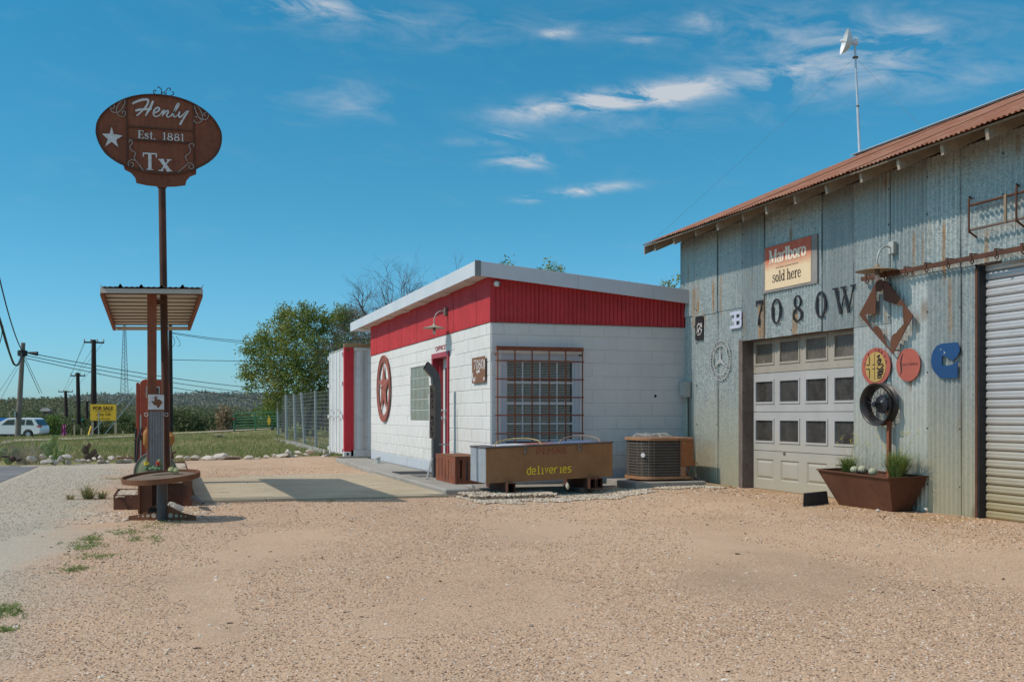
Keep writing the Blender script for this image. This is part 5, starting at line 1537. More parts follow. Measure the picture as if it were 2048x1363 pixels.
def grass_mat(name, c1, c2, c3=None):
    k = NT(name)
    r_ = k.geo.outputs['Random Per Island']
    a = k.mix(r_, c1, c2)
    if c3: a = k.mix(k.ramp(r_, .80, .86), a, c3)
    m_ = k.fin(a, .6, 0, None, .25)
    tb = k.n('ShaderNodeBsdfTranslucent'); k.put(a, tb.inputs[0])
    ms = k.n('ShaderNodeMixShader'); ms.inputs[0].default_value = .3
    k.t.links.new(k.b.outputs[0], ms.inputs[1]); k.t.links.new(tb.outputs[0], ms.inputs[2]); k.t.links.new(ms.outputs[0], k.out.inputs[0])
    return m_
M['blade'] = grass_mat('green_grass_blade', (.11, .20, .04), (.25, .34, .09), (.42, .38, .17))
M['blade_dry'] = grass_mat('dry_grass_blade', (.27, .245, .10), (.44, .37, .19), (.16, .21, .06))
M['blade_weed'] = grass_mat('low_weed', (.13, .21, .05), (.25, .31, .10), (.36, .33, .16))
def tuft(mb, c, n, h, spread, w=.006, seed=1, droop=.5):
    r_ = random.Random(seed); c = Vector(c)
    for _ in range(n):
        a = r_.uniform(0, 6.283); lean = r_.uniform(.05, 1) ** .8 * spread; hh = h * r_.uniform(.55, 1.05)
        d = Vector((math.cos(a), math.sin(a), 0)); s_ = Vector((-d.y, d.x, 0)) * w * .5
        b0 = c + d * r_.uniform(0, .25) * spread * .4 + Vector((r_.uniform(-1, 1), r_.uniform(-1, 1), 0)) * spread * .12
        p1 = b0 + d * lean * .35 + Vector((0, 0, hh * .62)); p2 = b0 + d * lean + Vector((0, 0, hh * (1 - droop * lean / max(spread, .01) * .6)))
        mb.add([b0 - s_, b0 + s_, p1 + s_ * .8, p1 - s_ * .8, p2], [(0, 1, 2, 3), (3, 2, 4)])
    return mb
def grow(name, base, label, cat, parts, group=None):
    t = thing(name, base, label, cat, group)
    for nm, mb, mt in parts: mb.build(nm, mt, t)
    return t
g1 = onX(1697, 928, 7.5); g2 = onX(1795, 945, 7.5)
for k_, (g_, s1, hh, lab) in enumerate(((g1, 380, .27, 'smaller green grass clump in the left end of the brown planter'), (g2, 620, .36, 'larger green grass clump in the right end of the brown planter'))):
    b = Vector((7.5, g_.y, .35))
    st_ = MB(); fl = MB(); r_ = random.Random(4 + k_)
    for _ in range(9):
        a = r_.uniform(0, 6.28); e = b + Vector((math.cos(a) * r_.uniform(.08, .2), math.sin(a) * r_.uniform(.1, .38), r_.uniform(.32, .52)))
        st_.tube(catmull([b, b.lerp(e, .6) + Vector((0, 0, .06)), e], 4), .0016, 4)
        for _q in range(4): fl.lathe(e + Vector((r_.uniform(-.02, .02), r_.uniform(-.02, .02), r_.uniform(-.03, .02))), [(.001, -.006), (.0045, 0), (.001, .006)], 5)
    grow('grass_clump', b, lab, 'plant', (('blades', tuft(MB(), b, s1, hh, .36 if k_ else .28, .006, 11 + k_), M['blade']), ('stalk', st_, M['blade_dry']), ('seed_head', fl, M['bloom_yellow'])))
for k_, (x, y, r_, lab) in enumerate(((1709, 938.5, .046, 'leftmost grey green ball cactus in the brown planter'), (1725, 937.5, .048, 'middle grey green ball cactus in the brown planter'), (1746, 942.5, .049, 'rightmost grey green ball cactus in the brown planter'))):
    q = onX(x, y, 7.36)
    cac = thing('ball_cactus', (q.x, q.y, q.z - r_ * .8), lab, 'cactus', None)
    m = MB(); NN = 32; prof = []
    b0 = len(m.v)
    for i in range(11):
        ph = -math.pi / 2 + math.pi * i / 10
        for j in range(NN):
            an = 2 * math.pi * j / NN; rr = r_ * (1 + .07 * math.cos(an * 13)) * max(.02, math.cos(ph))
            m.v.append((q.x + rr * math.cos(an), q.y + rr * math.sin(an), q.z + r_ * .85 * math.sin(ph)))
    for i in range(10):
        for j in range(NN):
            m.f.append((i * NN + j, i * NN + (j + 1) % NN, (i + 1) * NN + (j + 1) % NN, (i + 1) * NN + j))
    m.build('body', M['ball_cactus'], cac, smooth=True)
# wire wheel
WXc = 7.63
wq = onX(1758, 808, WXc)
wy, wz = wq.y, wq.z
orn = thing('wheel_ornament', (WXc, wy, .12), 'old black wire spoked car wheel mounted on a rusty post above the planter', 'wheel ornament')
whl = bpy.data.objects.new('wheel', None); COL.objects.link(whl); whl.parent = orn; ORG[whl] = ORG[orn].copy()
rz = .238
axis = Vector((-1, -.10, -.03)).normalized()
prof = [(rz - .050, -.065), (rz - .012, -.062), (rz, -.066), (rz + .004, -.056), (rz - .008, -.046), (rz - .020, -.036), (rz - .024, -.012), (rz - .040, -.004), (rz - .040, .008), (rz - .024, .014), (rz - .020, .036), (rz - .008, .046), (rz + .004, .056), (rz, .066), (rz - .012, .062), (rz - .024, .050), (rz - .036, .030), (rz - .048, .012), (rz - .050, -.012), (rz - .036, -.03), (rz - .050, -.065)]
MB().lathe((WXc, wy, wz), prof, 56, axis=tuple(axis)).build('rim', M['black_gloss'], whl, smooth=True)
MB().lathe((WXc, wy, wz), [(.001, .085), (.024, .085), (.030, .07), (.030, .0), (.040, -.01), (.055, -.02), (.095, -.03), (.105, -.045), (.10, -.065), (.03, -.07)], 32, axis=tuple(axis)).build('hub', M['wheel_hub'], whl, smooth=True)
e1 = axis.cross(Vector((0, 0, 1))).normalized(); e2 = axis.cross(e1)
c = Vector((WXc, wy, wz))
for i in range(32):
    a = 2 * math.pi * i / 32; st_ = 1 if i % 2 else -1
    inn = c + axis * (.055 if i % 4 < 2 else -.035) + (e1 * math.cos(a + .35 * st_) + e2 * math.sin(a + .35 * st_)) * (.030 if i % 4 < 2 else .095)
    out = c + (e1 * math.cos(a) + e2 * math.sin(a)) * (rz - .04)
    MB().tube([inn, out], .0028, 5).build('spoke', M['black_gloss'], whl)
pq_ = onX(1784, 900, 7.6)
post = MB().box((7.66, wy - .13, .12), (7.70, wy - .09, wz - .19)).bar((7.70, wy, wz), (7.78, wy, wz), .05).bar((7.68, wy - .11, wz - .20), (7.71, wy - .03, wz - .02), .03)
post.build('post', M['rust'], orn)
# slate block
q = onZ(1632, 1010, -.0)
o = MB()
s0 = onZ(1607, 1012, 0.0); s1 = onZ(1650, 1008, 0.0)
o.add([(s0.x, s0.y, 0), (s1.x, s1.y, 0), (s1.x + .07, s1.y + .02, 0), (s0.x + .05, s0.y + .09, 0), (s0.x + .01, s0.y + .01, .14), (s1.x + .01, s1.y + .01, .155), (s1.x + .05, s1.y + .03, .155), (s0.x + .04, s0.y + .06, .15)], [(0, 3, 2, 1), (4, 5, 6, 7), (0, 1, 5, 4), (1, 2, 6, 5), (2, 3, 7, 6), (3, 0, 4, 7)])
o = o.build('slate_block', M['slate'], None, bevel=.004); tag(o, 'dark slate block leaning on the ground beside the planter', 'block')

# mast with white dish on the barn ridge, guy wires
mb0 = atT(1719.5, 309, 17.9); mt0 = atT(1709.5, 86, 17.9)
mst = thing('antenna_mast', mb0, 'tall thin metal mast with white dish and guy wires on the barn ridge', 'antenna')
md = mb0.lerp(mt0, .43)
MB().tube([mb0, md], .025, 10).build('mast', M['steel_mast'], mst, smooth=True)
MB().tube([md, mt0], .018, 10).build('mast', M['steel_mast'], mst, smooth=True)
MB().lathe(md, [(.028, -.01), (.031, 0), (.028, .015)], 10).build('joint', M['cast'], mst)
dc = atT(1692, 84, 17.9)
axd = (Vector((-CP, SP, 0)) * .93 + Vector((SP, CP, 0)) * -.22 + Vector((0, 0, .13))).normalized()
axd = Vector((-CP * .96 + SP * .05, SP * .96 + CP * .05, .22)).normalized()
MB().lathe(dc + axd * .03, [(.22, .0), (.205, -.018), (.15, -.075), (.09, -.115), (.03, -.135), (.001, -.137)], 36, axis=tuple(axd)).lathe(dc + axd * .03, [(.215, .001), (.20, -.012), (.15, -.066), (.001, -.12)], 36, axis=tuple(axd)).build('dish', M['plastic_white'], mst, smooth=True)
MB().lathe(dc, [(.001, .10), (.02, .095), (.028, .07), (.02, .03), (.015, -.05)], 14, axis=tuple(axd)).build('feed', M['plastic_white'], mst, smooth=True)
j = atT(1709, 85, 17.9)
MB().obox(j, axd, (0, 0, 1), axd.cross(Vector((0, 0, 1))), .06, .035, .03).obox(j + Vector((0, 0, .05)) - axd * .03, axd, (0, 0, 1), axd.cross(Vector((0, 0, 1))), .02, .035, .02).build('mount', M['plastic_white'], mst, bevel=.006)
col_ = mb0.lerp(mt0, .87)
MB().lathe(col_, [(.02, -.02), (.05, -.01), (.05, .01), (.02, .02)], 10).build('collar', M['cast'], mst)
m = MB()
gA = Vector((7.3, 15.1, zr(7.3) + .04)); gB = Vector((XR, onX(1846, 262, XR).y, ZR + .07))
m.tube([col_, gA], .0017, 4).tube([col_, gB], .0022, 4)
m.build('guy_wire', M['wire_thin'], mst)
# ================================================================== ground
def m_ground_stone(name, cols, gray=None, sc=75, bmp=.006):
    k = NT(name)
    x = k.xyz()
    vc = k.n('ShaderNodeTexVoronoi', feature='F1'); k.put(k.pos, vc.inputs['Vector']); vc.inputs['Scale'].default_value = sc * 1.25
    sc_ = k.n('ShaderNodeSeparateColor'); k.put(vc.outputs['Color'], sc_.inputs[0])
    a = k.mix(k.ramp(sc_.outputs[0], .0, 1), cols[0], cols[1])
    a = k.mix(k.ramp(sc_.outputs[1], .78, .84), a, cols[2])
    a = k.mix(k.ramp(sc_.outputs[2], .93, .97), a, (.72, .64, .55))
    a = k.mix(k.ramp(vc.outputs['Distance'], .35, .85), a, tuple(q * .62 for q in cols[0]))
    big = k.noise(.28, 5, .6)
    a = k.mix(k.math('MULTIPLY', k.ramp(big, .40, .66), .6), a, cols[3])
    trk = k.math('MULTIPLY', k.ramp(k.noise(1.0, 5, .6, stretch=(.55, .16, 1), dist=.4), .46, .62), .5)
    a = k.mix(trk, a, tuple(q * f for q, f in zip(cols[4], (1.05, 1.07, 1.10))))
    a = k.mix(k.math('MULTIPLY', k.ramp(k.noise(.5, 6, .7, stretch=(1, .5, 1)), .50, .68), .6), a, tuple(q * .68 for q in cols[4]))
    a = k.mix(k.math('MULTIPLY', k.ramp(k.noise(1.3, 6, .65), .52, .72), .45), a, cols[4])
    if gray:
        edge = k.math('ADD', x[0], k.math('MULTIPLY', k.math('SUBTRACT', k.noise(.8, 5, .65), .5), 1.5))
        g = k.ramp(edge, -.55, -1.25)
        gc = k.mix(k.ramp(sc_.outputs[0], 0, 1), (.33, .29, .23), (.55, .49, .39))
        gc = k.mix(k.math('MULTIPLY', k.ramp(k.noise(1.1, 5), .45, .7), .5), gc, (.46, .395, .30))
        a = k.mix(g, a, gc)
        # sandy orange soil near the barn doors
        s_ = k.math('MULTIPLY', k.ramp(x[0], 6.2, 7.5), k.ramp(k.noise(.9, 4), .35, .6))
        a = k.mix(k.math('MULTIPLY', s_, .75), a, (.43, .27, .13))
    h = k.math('ADD', k.math('MULTIPLY', vc.outputs['Distance'], -.6), k.math('MULTIPLY', k.noise(18, 5, .6), .9))
    return k.fin(a, .95, 0, k.bump(h, bmp, .9), .2)
GC = ((.52, .34, .215), (.70, .495, .335), (.22, .145, .10), (.64, .45, .30), (.55, .385, .26))
M['gravel'] = m_ground_stone('pink_crushed_gravel', GC, True)
def m_field():
    k = NT('dry_green_field')
    a = k.mix(k.ramp(k.noise(.22, 6, .65), .38, .62), (.22, .23, .075), (.33, .275, .14))
    a = k.mix(k.math('MULTIPLY', k.ramp(k.noise(2.5, 6, .7), .45, .7), .8), a, (.095, .135, .032))
    a = k.mix(k.math('MULTIPLY', k.ramp(k.noise(11, 5, .7), .55, .75), .6), a, (.35, .29, .17))
    return k.fin(a, .95, 0, k.bump(k.noise(9, 6, .7), .05, .8), .1)
M['field'] = m_field()
M['dirt_path'] = weather('pale_dirt_path', (.42, .35, .25), (.50, .42, .31), .8, .95, 0, .01, 8)
def m_asphalt():
    k = NT('worn_asphalt')
    a = k.mix(k.ramp(k.noise(.7, 5), .4, .65), (.165, .165, .168), (.22, .215, .21))
    a = k.mix(k.math('MULTIPLY', k.ramp(k.noise(90, 3), .55, .7), .5), a, (.32, .31, .29))
    return k.fin(a, .9, 0, k.bump(k.noise(110, 3), .002, .8), .2)
M['asphalt'] = m_asphalt()
def m_pad():
    k = NT('stained_concrete_pad')
    x = k.xyz()
    a = k.mix(k.ramp(k.noise(.9, 6, .65), .38, .66), (.43, .365, .25), (.53, .46, .325))
    a = k.mix(k.math('MULTIPLY', k.ramp(k.noise(.7, 6, .7, stretch=(1, 3.5, 1)), .50, .62), .55), a, (.40, .28, .165))
    a = k.mix(k.math('MULTIPLY', k.ramp(k.noise(1.6, 5, .7, stretch=(.6, 3, 1)), .55, .68), .5), a, (.22, .185, .15))
    a = k.mix(k.math('MULTIPLY', k.ramp(k.noise(60, 4, .7), .6, .75), .35), a, (.24, .20, .165))
    return k.fin(a, .9, 0, k.bump(k.noise(70, 4), .003, .7), .25)
M['pad'] = m_pad()
def sheet(name, pts2d, mat, dz, step=.5, kind='structure', inside=None, hf=None):
    """a draped sheet over a rectangle (X0,X1,Y0,Y1) with an optional inside test"""
    x0, x1, y0, y1 = pts2d
    nx, ny = max(1, int((x1 - x0) / step)), max(1, int((y1 - y0) / step))
    v, f = [], []
    idx = {}
    H = hf or hgt
    def vid(i, j):
        if (i, j) not in idx:
            X = x0 + (x1 - x0) * i / nx; Y = y0 + (y1 - y0) * j / ny
            idx[(i, j)] = len(v); v.append((X, Y, H(X, Y) + dz))
        return idx[(i, j)]
    for i in range(nx):
        for j in range(ny):
            if inside is None or inside(x0 + (x1 - x0) * (i + .5) / nx, y0 + (y1 - y0) * (j + .5) / ny):
                f.append((vid(i, j), vid(i + 1, j), vid(i + 1, j + 1), vid(i, j + 1)))
    me = bpy.data.meshes.new(name); me.from_pydata(v, [], f)
    for p_ in me.polygons: p_.use_smooth = True
    o = link_mesh(name, me, mat); o['kind'] = kind
    return o
# edge of the gravel lot at the stone border
RB = [(-400, 912.0), (0, 931), (100, 931), (200, 927), (300, 925), (400, 919), (500, 918), (600, 914), (700, 914), (760, 915)]
def border_t(px):
    for (a, ya), (b, yb_) in zip(RB, RB[1:]):
        if a <= px <= b:
            y = ya + (yb_ - ya) * (px - a) / (b - a); return (EYE + .09) * F / (y - HY)
    return 27.5
def px_of(X, Y):
    t, r = tr(X, Y); return CX + F * r / max(t, .5)
def in_lot(X, Y):
    t, r = tr(X, Y)
    return t < border_t(px_of(X, Y)) + .15 if t > 3 else True
# terrain: fine near, coarse far, one sheet to the horizon
def polar_ground():
    ts = [-30, -10, 0, 2, 4] + [5 + i * .7 for i in range(32)] + [28 + i * 1.6 for i in range(42)] + [97, 105, 120, 150, 200, 300, 500, 900, 1600, 3000]
    v, f = [], []
    n = 96
    for t in ts:
        W = max(60, abs(t) * 1.5)
        for i in range(n + 1):
            r = -W + 2 * W * i / n
            X, Y = r * CP + t * SP, -r * SP + t * CP
            v.append((X, Y, hgt(X, Y) - .022 - (0 if t > 28 else .02)))
    for j in range(len(ts) - 1):
        for i in range(n):
            k = j * (n + 1) + i; f.append((k, k + 1, k + n + 2, k + n + 1))
    me = bpy.data.meshes.new('ground'); me.from_pydata(v, [], f)
    for p_ in me.polygons: p_.use_smooth = True
    o = link_mesh('ground', me, M['field']); o['kind'] = 'structure'
polar_ground()
sheet('gravel_lot', (-16, 14, -4, 32), M['gravel'], .0, .4, inside=in_lot)
sheet('asphalt_road', (-16, -2.65, 6, 26), M['asphalt'], .006, .4, inside=lambda X, Y: tr(X, Y)[0] < border_t(px_of(X, Y)) - .5 and Y > 17.5 + (X + 2.6) * -.9)
# concrete pad in two pours
hp = lambda X, Y: -.062
mbp = MB().box((.35, 13.95, -.12), (1.215, 19.0, -.048)); o = mbp.build('concrete_pad', M['pad'], None, bevel=.004); tag(o, kind='structure')
mbp = MB().box((1.225, 13.95, -.12), (3.66, 19.5, -.050)); o = mbp.build('concrete_pad', M['pad'], None, bevel=.004); tag(o, kind='structure')
# raised walk with rough curb
wk = MB()
N_ = 40
prof_ = []
r_ = random.Random(3)
for i in range(N_ + 1):
    y = 14.27 + (25.2 - 14.27) * i / N_
    prof_.append((3.70 + .12 * sm(20, 25, y) + r_.uniform(-.012, .012), y))
poly = prof_ + [(OX + .01, 25.2), (OX + .01, 14.9), (4.6, 14.9), (5.9, 14.9), (5.9, 14.27)]
wk.prism(poly, FR((0, 0, 0), (1, 0, 0), (0, 1, 0), (0, 0, 1)), -.14, .0025)
o = wk.build('walkway', M['concrete'], None, bevel=.018); tag(o, kind='structure')
for k_ in range(2):
    o = MB().box((5.9 + k_ * .95, 14.35, -.1), (6.84 + k_ * .9, 14.95, -.004)).build('walkway', M['concrete'], None); tag(o, kind='structure')

# loose crushed stone as real pieces, scattered by geometry nodes
def stone_mat(name, c1, c2, c3, wh=.93):
    k = NT(name)
    oi = k.n('ShaderNodeObjectInfo')
    x = k.xyz()
    rr = k.n('ShaderNodeTexWhiteNoise', noise_dimensions='1D'); k.put(oi.outputs['Random'], rr.inputs['W'])
    a = k.mix(oi.outputs['Random'], c1, c2)
    a = k.mix(k.ramp(rr.outputs['Value'], .74, .78), a, c3)
    a = k.mix(k.ramp(rr.outputs['Value'], wh, wh + .02), a, (.70, .63, .55))
    edge = k.math('ADD', x[0], k.math('MULTIPLY', k.math('SUBTRACT', k.noise(.8, 5, .65), .5), 1.5))
    gc = k.mix(oi.outputs['Random'], (.33, .29, .23), (.55, .49, .39))
    if name.startswith('pink'): a = k.mix(k.ramp(edge, -.55, -1.25), a, gc)
    return k.fin(a, .9, 0, k.bump(k.noise(120, 3), .002, .6), .25)
M['stone_pink'] = stone_mat('pink_loose_stone', (.48, .315, .205), (.71, .505, .345), (.20, .13, .09))
M['stone_white'] = stone_mat('white_loose_stone', (.46, .385, .29), (.64, .555, .44), (.33, .255, .18), .88)
def scatter(name, X, Y, W_, H_, poly_test, dens, smin, smax, mat, seed, label, squash=.6, step=.5, lift=0.0, hf=None):
    H = hf or hgt
    v, f = [], []; idx = {}
    nx, ny = int(W_ / step), int(H_ / step)
    def vid(i, j):
        if (i, j) not in idx:
            a, b = X + i * step, Y + j * step; idx[(i, j)] = len(v); v.append((a, b, H(a, b) + lift))
        return idx[(i, j)]
    for i in range(nx):
        for j in range(ny):
            if poly_test(X + (i + .5) * step, Y + (j + .5) * step): f.append((vid(i, j), vid(i + 1, j), vid(i + 1, j + 1), vid(i, j + 1)))
    me = bpy.data.meshes.new(name); me.from_pydata(v, [], f)
    o = link_mesh(name, me, mat)
    ng = bpy.data.node_groups.new(name + '_nodes', 'GeometryNodeTree')
    ng.interface.new_socket('Geometry', in_out='INPUT', socket_type='NodeSocketGeometry')
    ng.interface.new_socket('Geometry', in_out='OUTPUT', socket_type='NodeSocketGeometry')
    N = ng.nodes.new; Lk = ng.links.new
    gi, go = N('NodeGroupInput'), N('NodeGroupOutput')
    d = N('GeometryNodeDistributePointsOnFaces'); d.inputs['Density'].default_value = dens; d.inputs['Seed'].default_value = seed
    Lk(gi.outputs[0], d.inputs['Mesh'])
    ico = N('GeometryNodeMeshIcoSphere'); ico.inputs['Subdivisions'].default_value = 1; ico.inputs['Radius'].default_value = 1.0
    nzp = N('ShaderNodeTexWhiteNoise'); nzp.noise_dimensions = '3D'
    posn = N('GeometryNodeInputPosition'); Lk(posn.outputs[0], nzp.inputs['Vector'])
    sub = N('ShaderNodeVectorMath'); sub.operation = 'SUBTRACT'; Lk(nzp.outputs['Color'], sub.inputs[0]); sub.inputs[1].default_value = (.5, .5, .5)
    scl = N('ShaderNodeVectorMath'); scl.operation = 'SCALE'; Lk(sub.outputs[0], scl.inputs[0]); scl.inputs['Scale'].default_value = .55
    sp_ = N('GeometryNodeSetPosition'); Lk(ico.outputs[0], sp_.inputs['Geometry']); Lk(scl.outputs[0], sp_.inputs['Offset'])
    ss = N('GeometryNodeSetShadeSmooth'); Lk(sp_.outputs[0], ss.inputs[0]); ss.inputs['Shade Smooth'].default_value = False
    sm_ = N('GeometryNodeSetMaterial'); Lk(ss.outputs[0], sm_.inputs[0]); sm_.inputs['Material'].default_value = mat
    ip = N('GeometryNodeInstanceOnPoints'); Lk(d.outputs['Points'], ip.inputs['Points']); Lk(sm_.outputs[0], ip.inputs['Instance'])
    rr = N('FunctionNodeRandomValue'); rr.data_type = 'FLOAT_VECTOR'; rr.inputs[0].default_value = (-.5, -.5, 0); rr.inputs[1].default_value = (.5, .5, 6.28); rr.inputs['Seed'].default_value = seed + 1
    Lk(rr.outputs[0], ip.inputs['Rotation'])
    rs = N('FunctionNodeRandomValue'); rs.data_type = 'FLOAT_VECTOR'; rs.inputs[0].default_value = (smin, smin, smin * squash); rs.inputs[1].default_value = (smax, smax, smax * squash); rs.inputs['Seed'].default_value = seed + 2
    Lk(rs.outputs[0], ip.inputs['Scale'])
    Lk(ip.outputs[0], go.inputs[0])
    md_ = o.modifiers.new('scatter', 'NODES'); md_.node_group = ng
    tag(o, label, None, None, 'stuff')
    return o
def vis(X, Y, t0, t1, mg=1.2):
    t, r = tr(X, Y)
    return t0 < t < t1 and -(.49 * t + mg) < r < .49 * t + mg
patchy = lambda X, Y, k=1.0: mnoise.noise(Vector((X * .55, Y * .55, 7))) + .6 * mnoise.noise(Vector((X * 1.9, Y * 1.9, 5))) + .35 * math.sin((X * .93 - Y * .36) * 3.2 + 1.4 * mnoise.noise(Vector((X * .25, Y * .25, 1)))) > -.22 * k
blocked = lambda X, Y: X > 7.7 or (X > 6.3 and Y > 13.66) or (X > 3.66 and Y > 14.27) or (.33 < X < 3.68 and 13.93 < Y < 19.5) or (X < -2.65 and Y > 17)
scatter('loose_gravel', -8, 2, 16, 10, lambda X, Y: vis(X, Y, 3.2, 6.6) and not blocked(X, Y) and patchy(X, Y), 2600, .004, .0095, M['stone_pink'], 1, 'loose crushed stone of the pinkish gravel lot', step=.125)
scatter('loose_gravel', -8, 2, 16, 14, lambda X, Y: vis(X, Y, 6.6, 11) and not blocked(X, Y) and patchy(X, Y), 1250, .0045, .011, M['stone_pink'], 5, 'loose crushed stone in the middle of the gravel lot', step=.125)
scatter('loose_gravel', -12, 8, 22, 20, lambda X, Y: vis(X, Y, 11, 22) and not blocked(X, Y) and in_lot(X, Y), 210, .007, .017, M['stone_pink'], 9, 'loose crushed stone on the far side of the gravel lot')
M['litter'] = weather('dark_leaf_litter', (.05, .035, .025), (.12, .075, .045), 9, .9, 0, 0)
scatter('leaf_litter', -8, 2, 18, 14, lambda X, Y: vis(X, Y, 3.2, 14) and not blocked(X, Y), 1.6, .008, .026, M['litter'], 12, 'scattered dry leaf and bark litter on the gravel', squash=.25)
scatter('pad_grit', .4, 14.0, 3.3, 5.4, lambda X, Y: mnoise.noise(Vector((X * 1.2, Y * 1.2, 8))) + max(0, 1 - (Y - 13.95) * 2) * .8 + max(0, 1 - (19.4 - Y) * 2) * .8 > .05, 90, .004, .011, M['stone_pink'], 14, 'thin grit washed over the concrete pad', step=.12, hf=lambda X, Y: -.05)
scatter('pale_pebbles', -8, 2, 18, 14, lambda X, Y: vis(X, Y, 3.2, 14) and not blocked(X, Y), 3.5, .010, .022, M['stone_white'], 11, 'scattered larger white pebbles on the gravel')
def strip(X, Y):
    lo = 12.72 + .5 * sm(5.2, 6.6, X) + .10 * math.sin(X * 3) + .35 * mnoise.noise(Vector((X * 3, Y * 3, 2)))
    return 3.75 < X < 7.5 and (lo < Y < 14.3 - .5 * sm(5.9, 6.3, X)) and not (X < 4.0 and Y > 14.0)
scatter('white_rubble', 3.6, 12.3, 4.2, 2.1, strip, 1300, .009, .026, M['stone_white'], 21, 'bed of white crushed stone under the chest and air conditioner', step=.07, lift=.012)
scatter('white_rubble', 3.4, 11.9, 4.2, 2.2, lambda X, Y: not strip(X, Y) and 12.0 + .5 * sm(5.2, 6.6, X) < Y < 13.9 and mnoise.noise(Vector((X * 2.4, Y * 2.4, 6))) > -.25 and not (X > 6.3 and Y > 13.5), 150, .007, .020, M['stone_white'], 25, 'white stones straying from the rubble bed onto the gravel', step=.07)
scatter('white_rubble', 3.6, 12.9, 3.0, 1.2, lambda X, Y: strip(X, Y) and X < 5.0 and Y > 13.15, 900, .014, .036, M['stone_white'], 23, 'heap of white crushed stone at the left end of the chest', step=.1, lift=.06)
scatter('gravel_spill', 6.9, 8.0, .9, 6, lambda X, Y: X < 7.74 and not (7.3 < X and 9.3 < Y < 10.6), 60, .012, .03, M['stone_pink'], 31, 'loose soil clods and stones along the foot of the barn', step=.15)

# ------------------------------------------------------------------ rocks
def rock_mesh(seed, flat=.6):
    bm = bmesh.new(); bmesh.ops.create_icosphere(bm, subdivisions=2, radius=1)
    r_ = random.Random(seed); off = Vector((r_.uniform(0, 99), r_.uniform(0, 99), 0))
    pl_ = [(Vector((r_.uniform(-1, 1), r_.uniform(-1, 1), r_.uniform(-.6, 1))).normalized(), r_.uniform(.5, .8)) for _ in range(12)]
    for v in bm.verts:
        n_ = v.co.normalized(); q = n_ * (1 + .22 * mnoise.noise(n_ * 1.3 + off))
        for p_, d in pl_:
            e = q.dot(p_) - d
            if e > 0: q -= p_ * e
        v.co = Vector((q.x, q.y, q.z * flat))
    me = bpy.data.meshes.new('rock'); bm.to_mesh(me); bm.free()
    return me
RK = [rock_mesh(s, f) for s, f in ((1, .6), (2, .45), (3, .75), (4, .55), (5, .35), (6, .65))]
def rock(px, py, wpx, hpx, t=None, mat='limestone', label=None, group=None, k=None, z=None):
    t = t or border_t(px) - .1
    k = k if k is not None else rnd.randrange(6)
    me = RK[k].copy(); me.materials.clear(); me.materials.append(M[mat])
    o = bpy.data.objects.new('rock', me); COL.objects.link(o)
    w, h = wpx * t / F / 2, hpx * t / F / 2
    c = g3(px, t)
    cz_ = EYE + (HY - py) * t / F if z is None else z
    o.location = (c.x, c.y, cz_); o.rotation_euler = (rnd.uniform(-.2, .2), rnd.uniform(-.25, .25), rnd.uniform(0, 6.28))
    o.scale = (w * 1.3, w * rnd.uniform(.85, 1.15), h / .55)
    tag(o, label, 'rock', group)
    return o
BR = [(64, 917, 20, 12), (95, 922, 26, 10), (84, 912, 14, 9), (101, 913, 9, 8), (112, 924, 15, 10), (122, 917, 13, 14), (133, 912, 22, 10), (136, 923, 14, 8), (154, 921, 13, 13), (167, 921, 12, 10), (178, 922, 14, 9), (188, 917, 11, 10), (200, 914, 12, 9), (203, 922, 15, 12), (214, 923, 11, 9), (224, 915, 18, 9), (237, 914, 20, 8), (240, 923, 14, 10), (254, 918, 18, 12), (262, 926, 15, 8),
      (358, 914, 14, 12), (373, 916, 12, 10), (388, 915, 22, 12), (405, 921, 18, 5), (417, 915, 34, 13), (440, 913, 34, 15), (465, 915, 36, 9), (496, 914, 20, 12), (513, 917, 22, 6), (532, 913, 16, 8), (548, 912, 10, 12), (562, 910, 24, 8), (577, 905, 18, 14), (588, 912, 16, 9), (598, 905, 18, 10), (612, 908, 14, 5), (622, 903, 18, 11), (650, 903, 8, 14), (646, 912, 12, 9), (655, 911, 10, 14), (9, 912, 26, 13), (25, 915, 20, 12), (36, 918, 14, 8)]
for (x, y, w, h) in BR:
    if x < 45: rock(x, y, w, h, mat='dark_rock', label='dark rock in the leftmost pile of the stone border', group='dark rocks at the left end of the stone border')
    else: rock(x, y, w, h, label='white limestone rock in the border row left of the gas pump' if x < 300 else 'white limestone rock in the border row between gas pump and container', group='limestone border left of the pump' if x < 300 else 'limestone border right of the pump')
rock(338, 953, 10, 8, 14.5, label='small pale rock just behind the wide dish planter', k=2)
for a in ((351, 1018, 34, 19, 11.9, 'large grey white rock right of the dish pedestal'), (344, 1008, 17, 12, 12.1, 'smaller white rock behind the large rock at the dish pedestal'), (252, 1049, 15, 8, 11.0, 'white cobble at the left tip of the perforated steel fin'), (250, 1040, 14, 7, 11.2, 'flat cobble above the left tip of the perforated fin'), (941, 973, 24, 13, 14.0, 'rounded tan rock at the left end of the brown chest'), (1135, 970, 8, 12, 14.1, 'small upright white stone under the middle of the chest'), (1757, 1020, 9, 7, 10.9, 'small white stone lying at the foot of the brown planter'), (1853, 1018, 12, 7, 10.7, 'small white stone at the barn foot right of the planter')):
    rock(*a[:5], label=a[5], k=(0 if a[0] != 1135 else 2), mat='limestone_grey' if a[0] in (351, 941) else 'limestone')

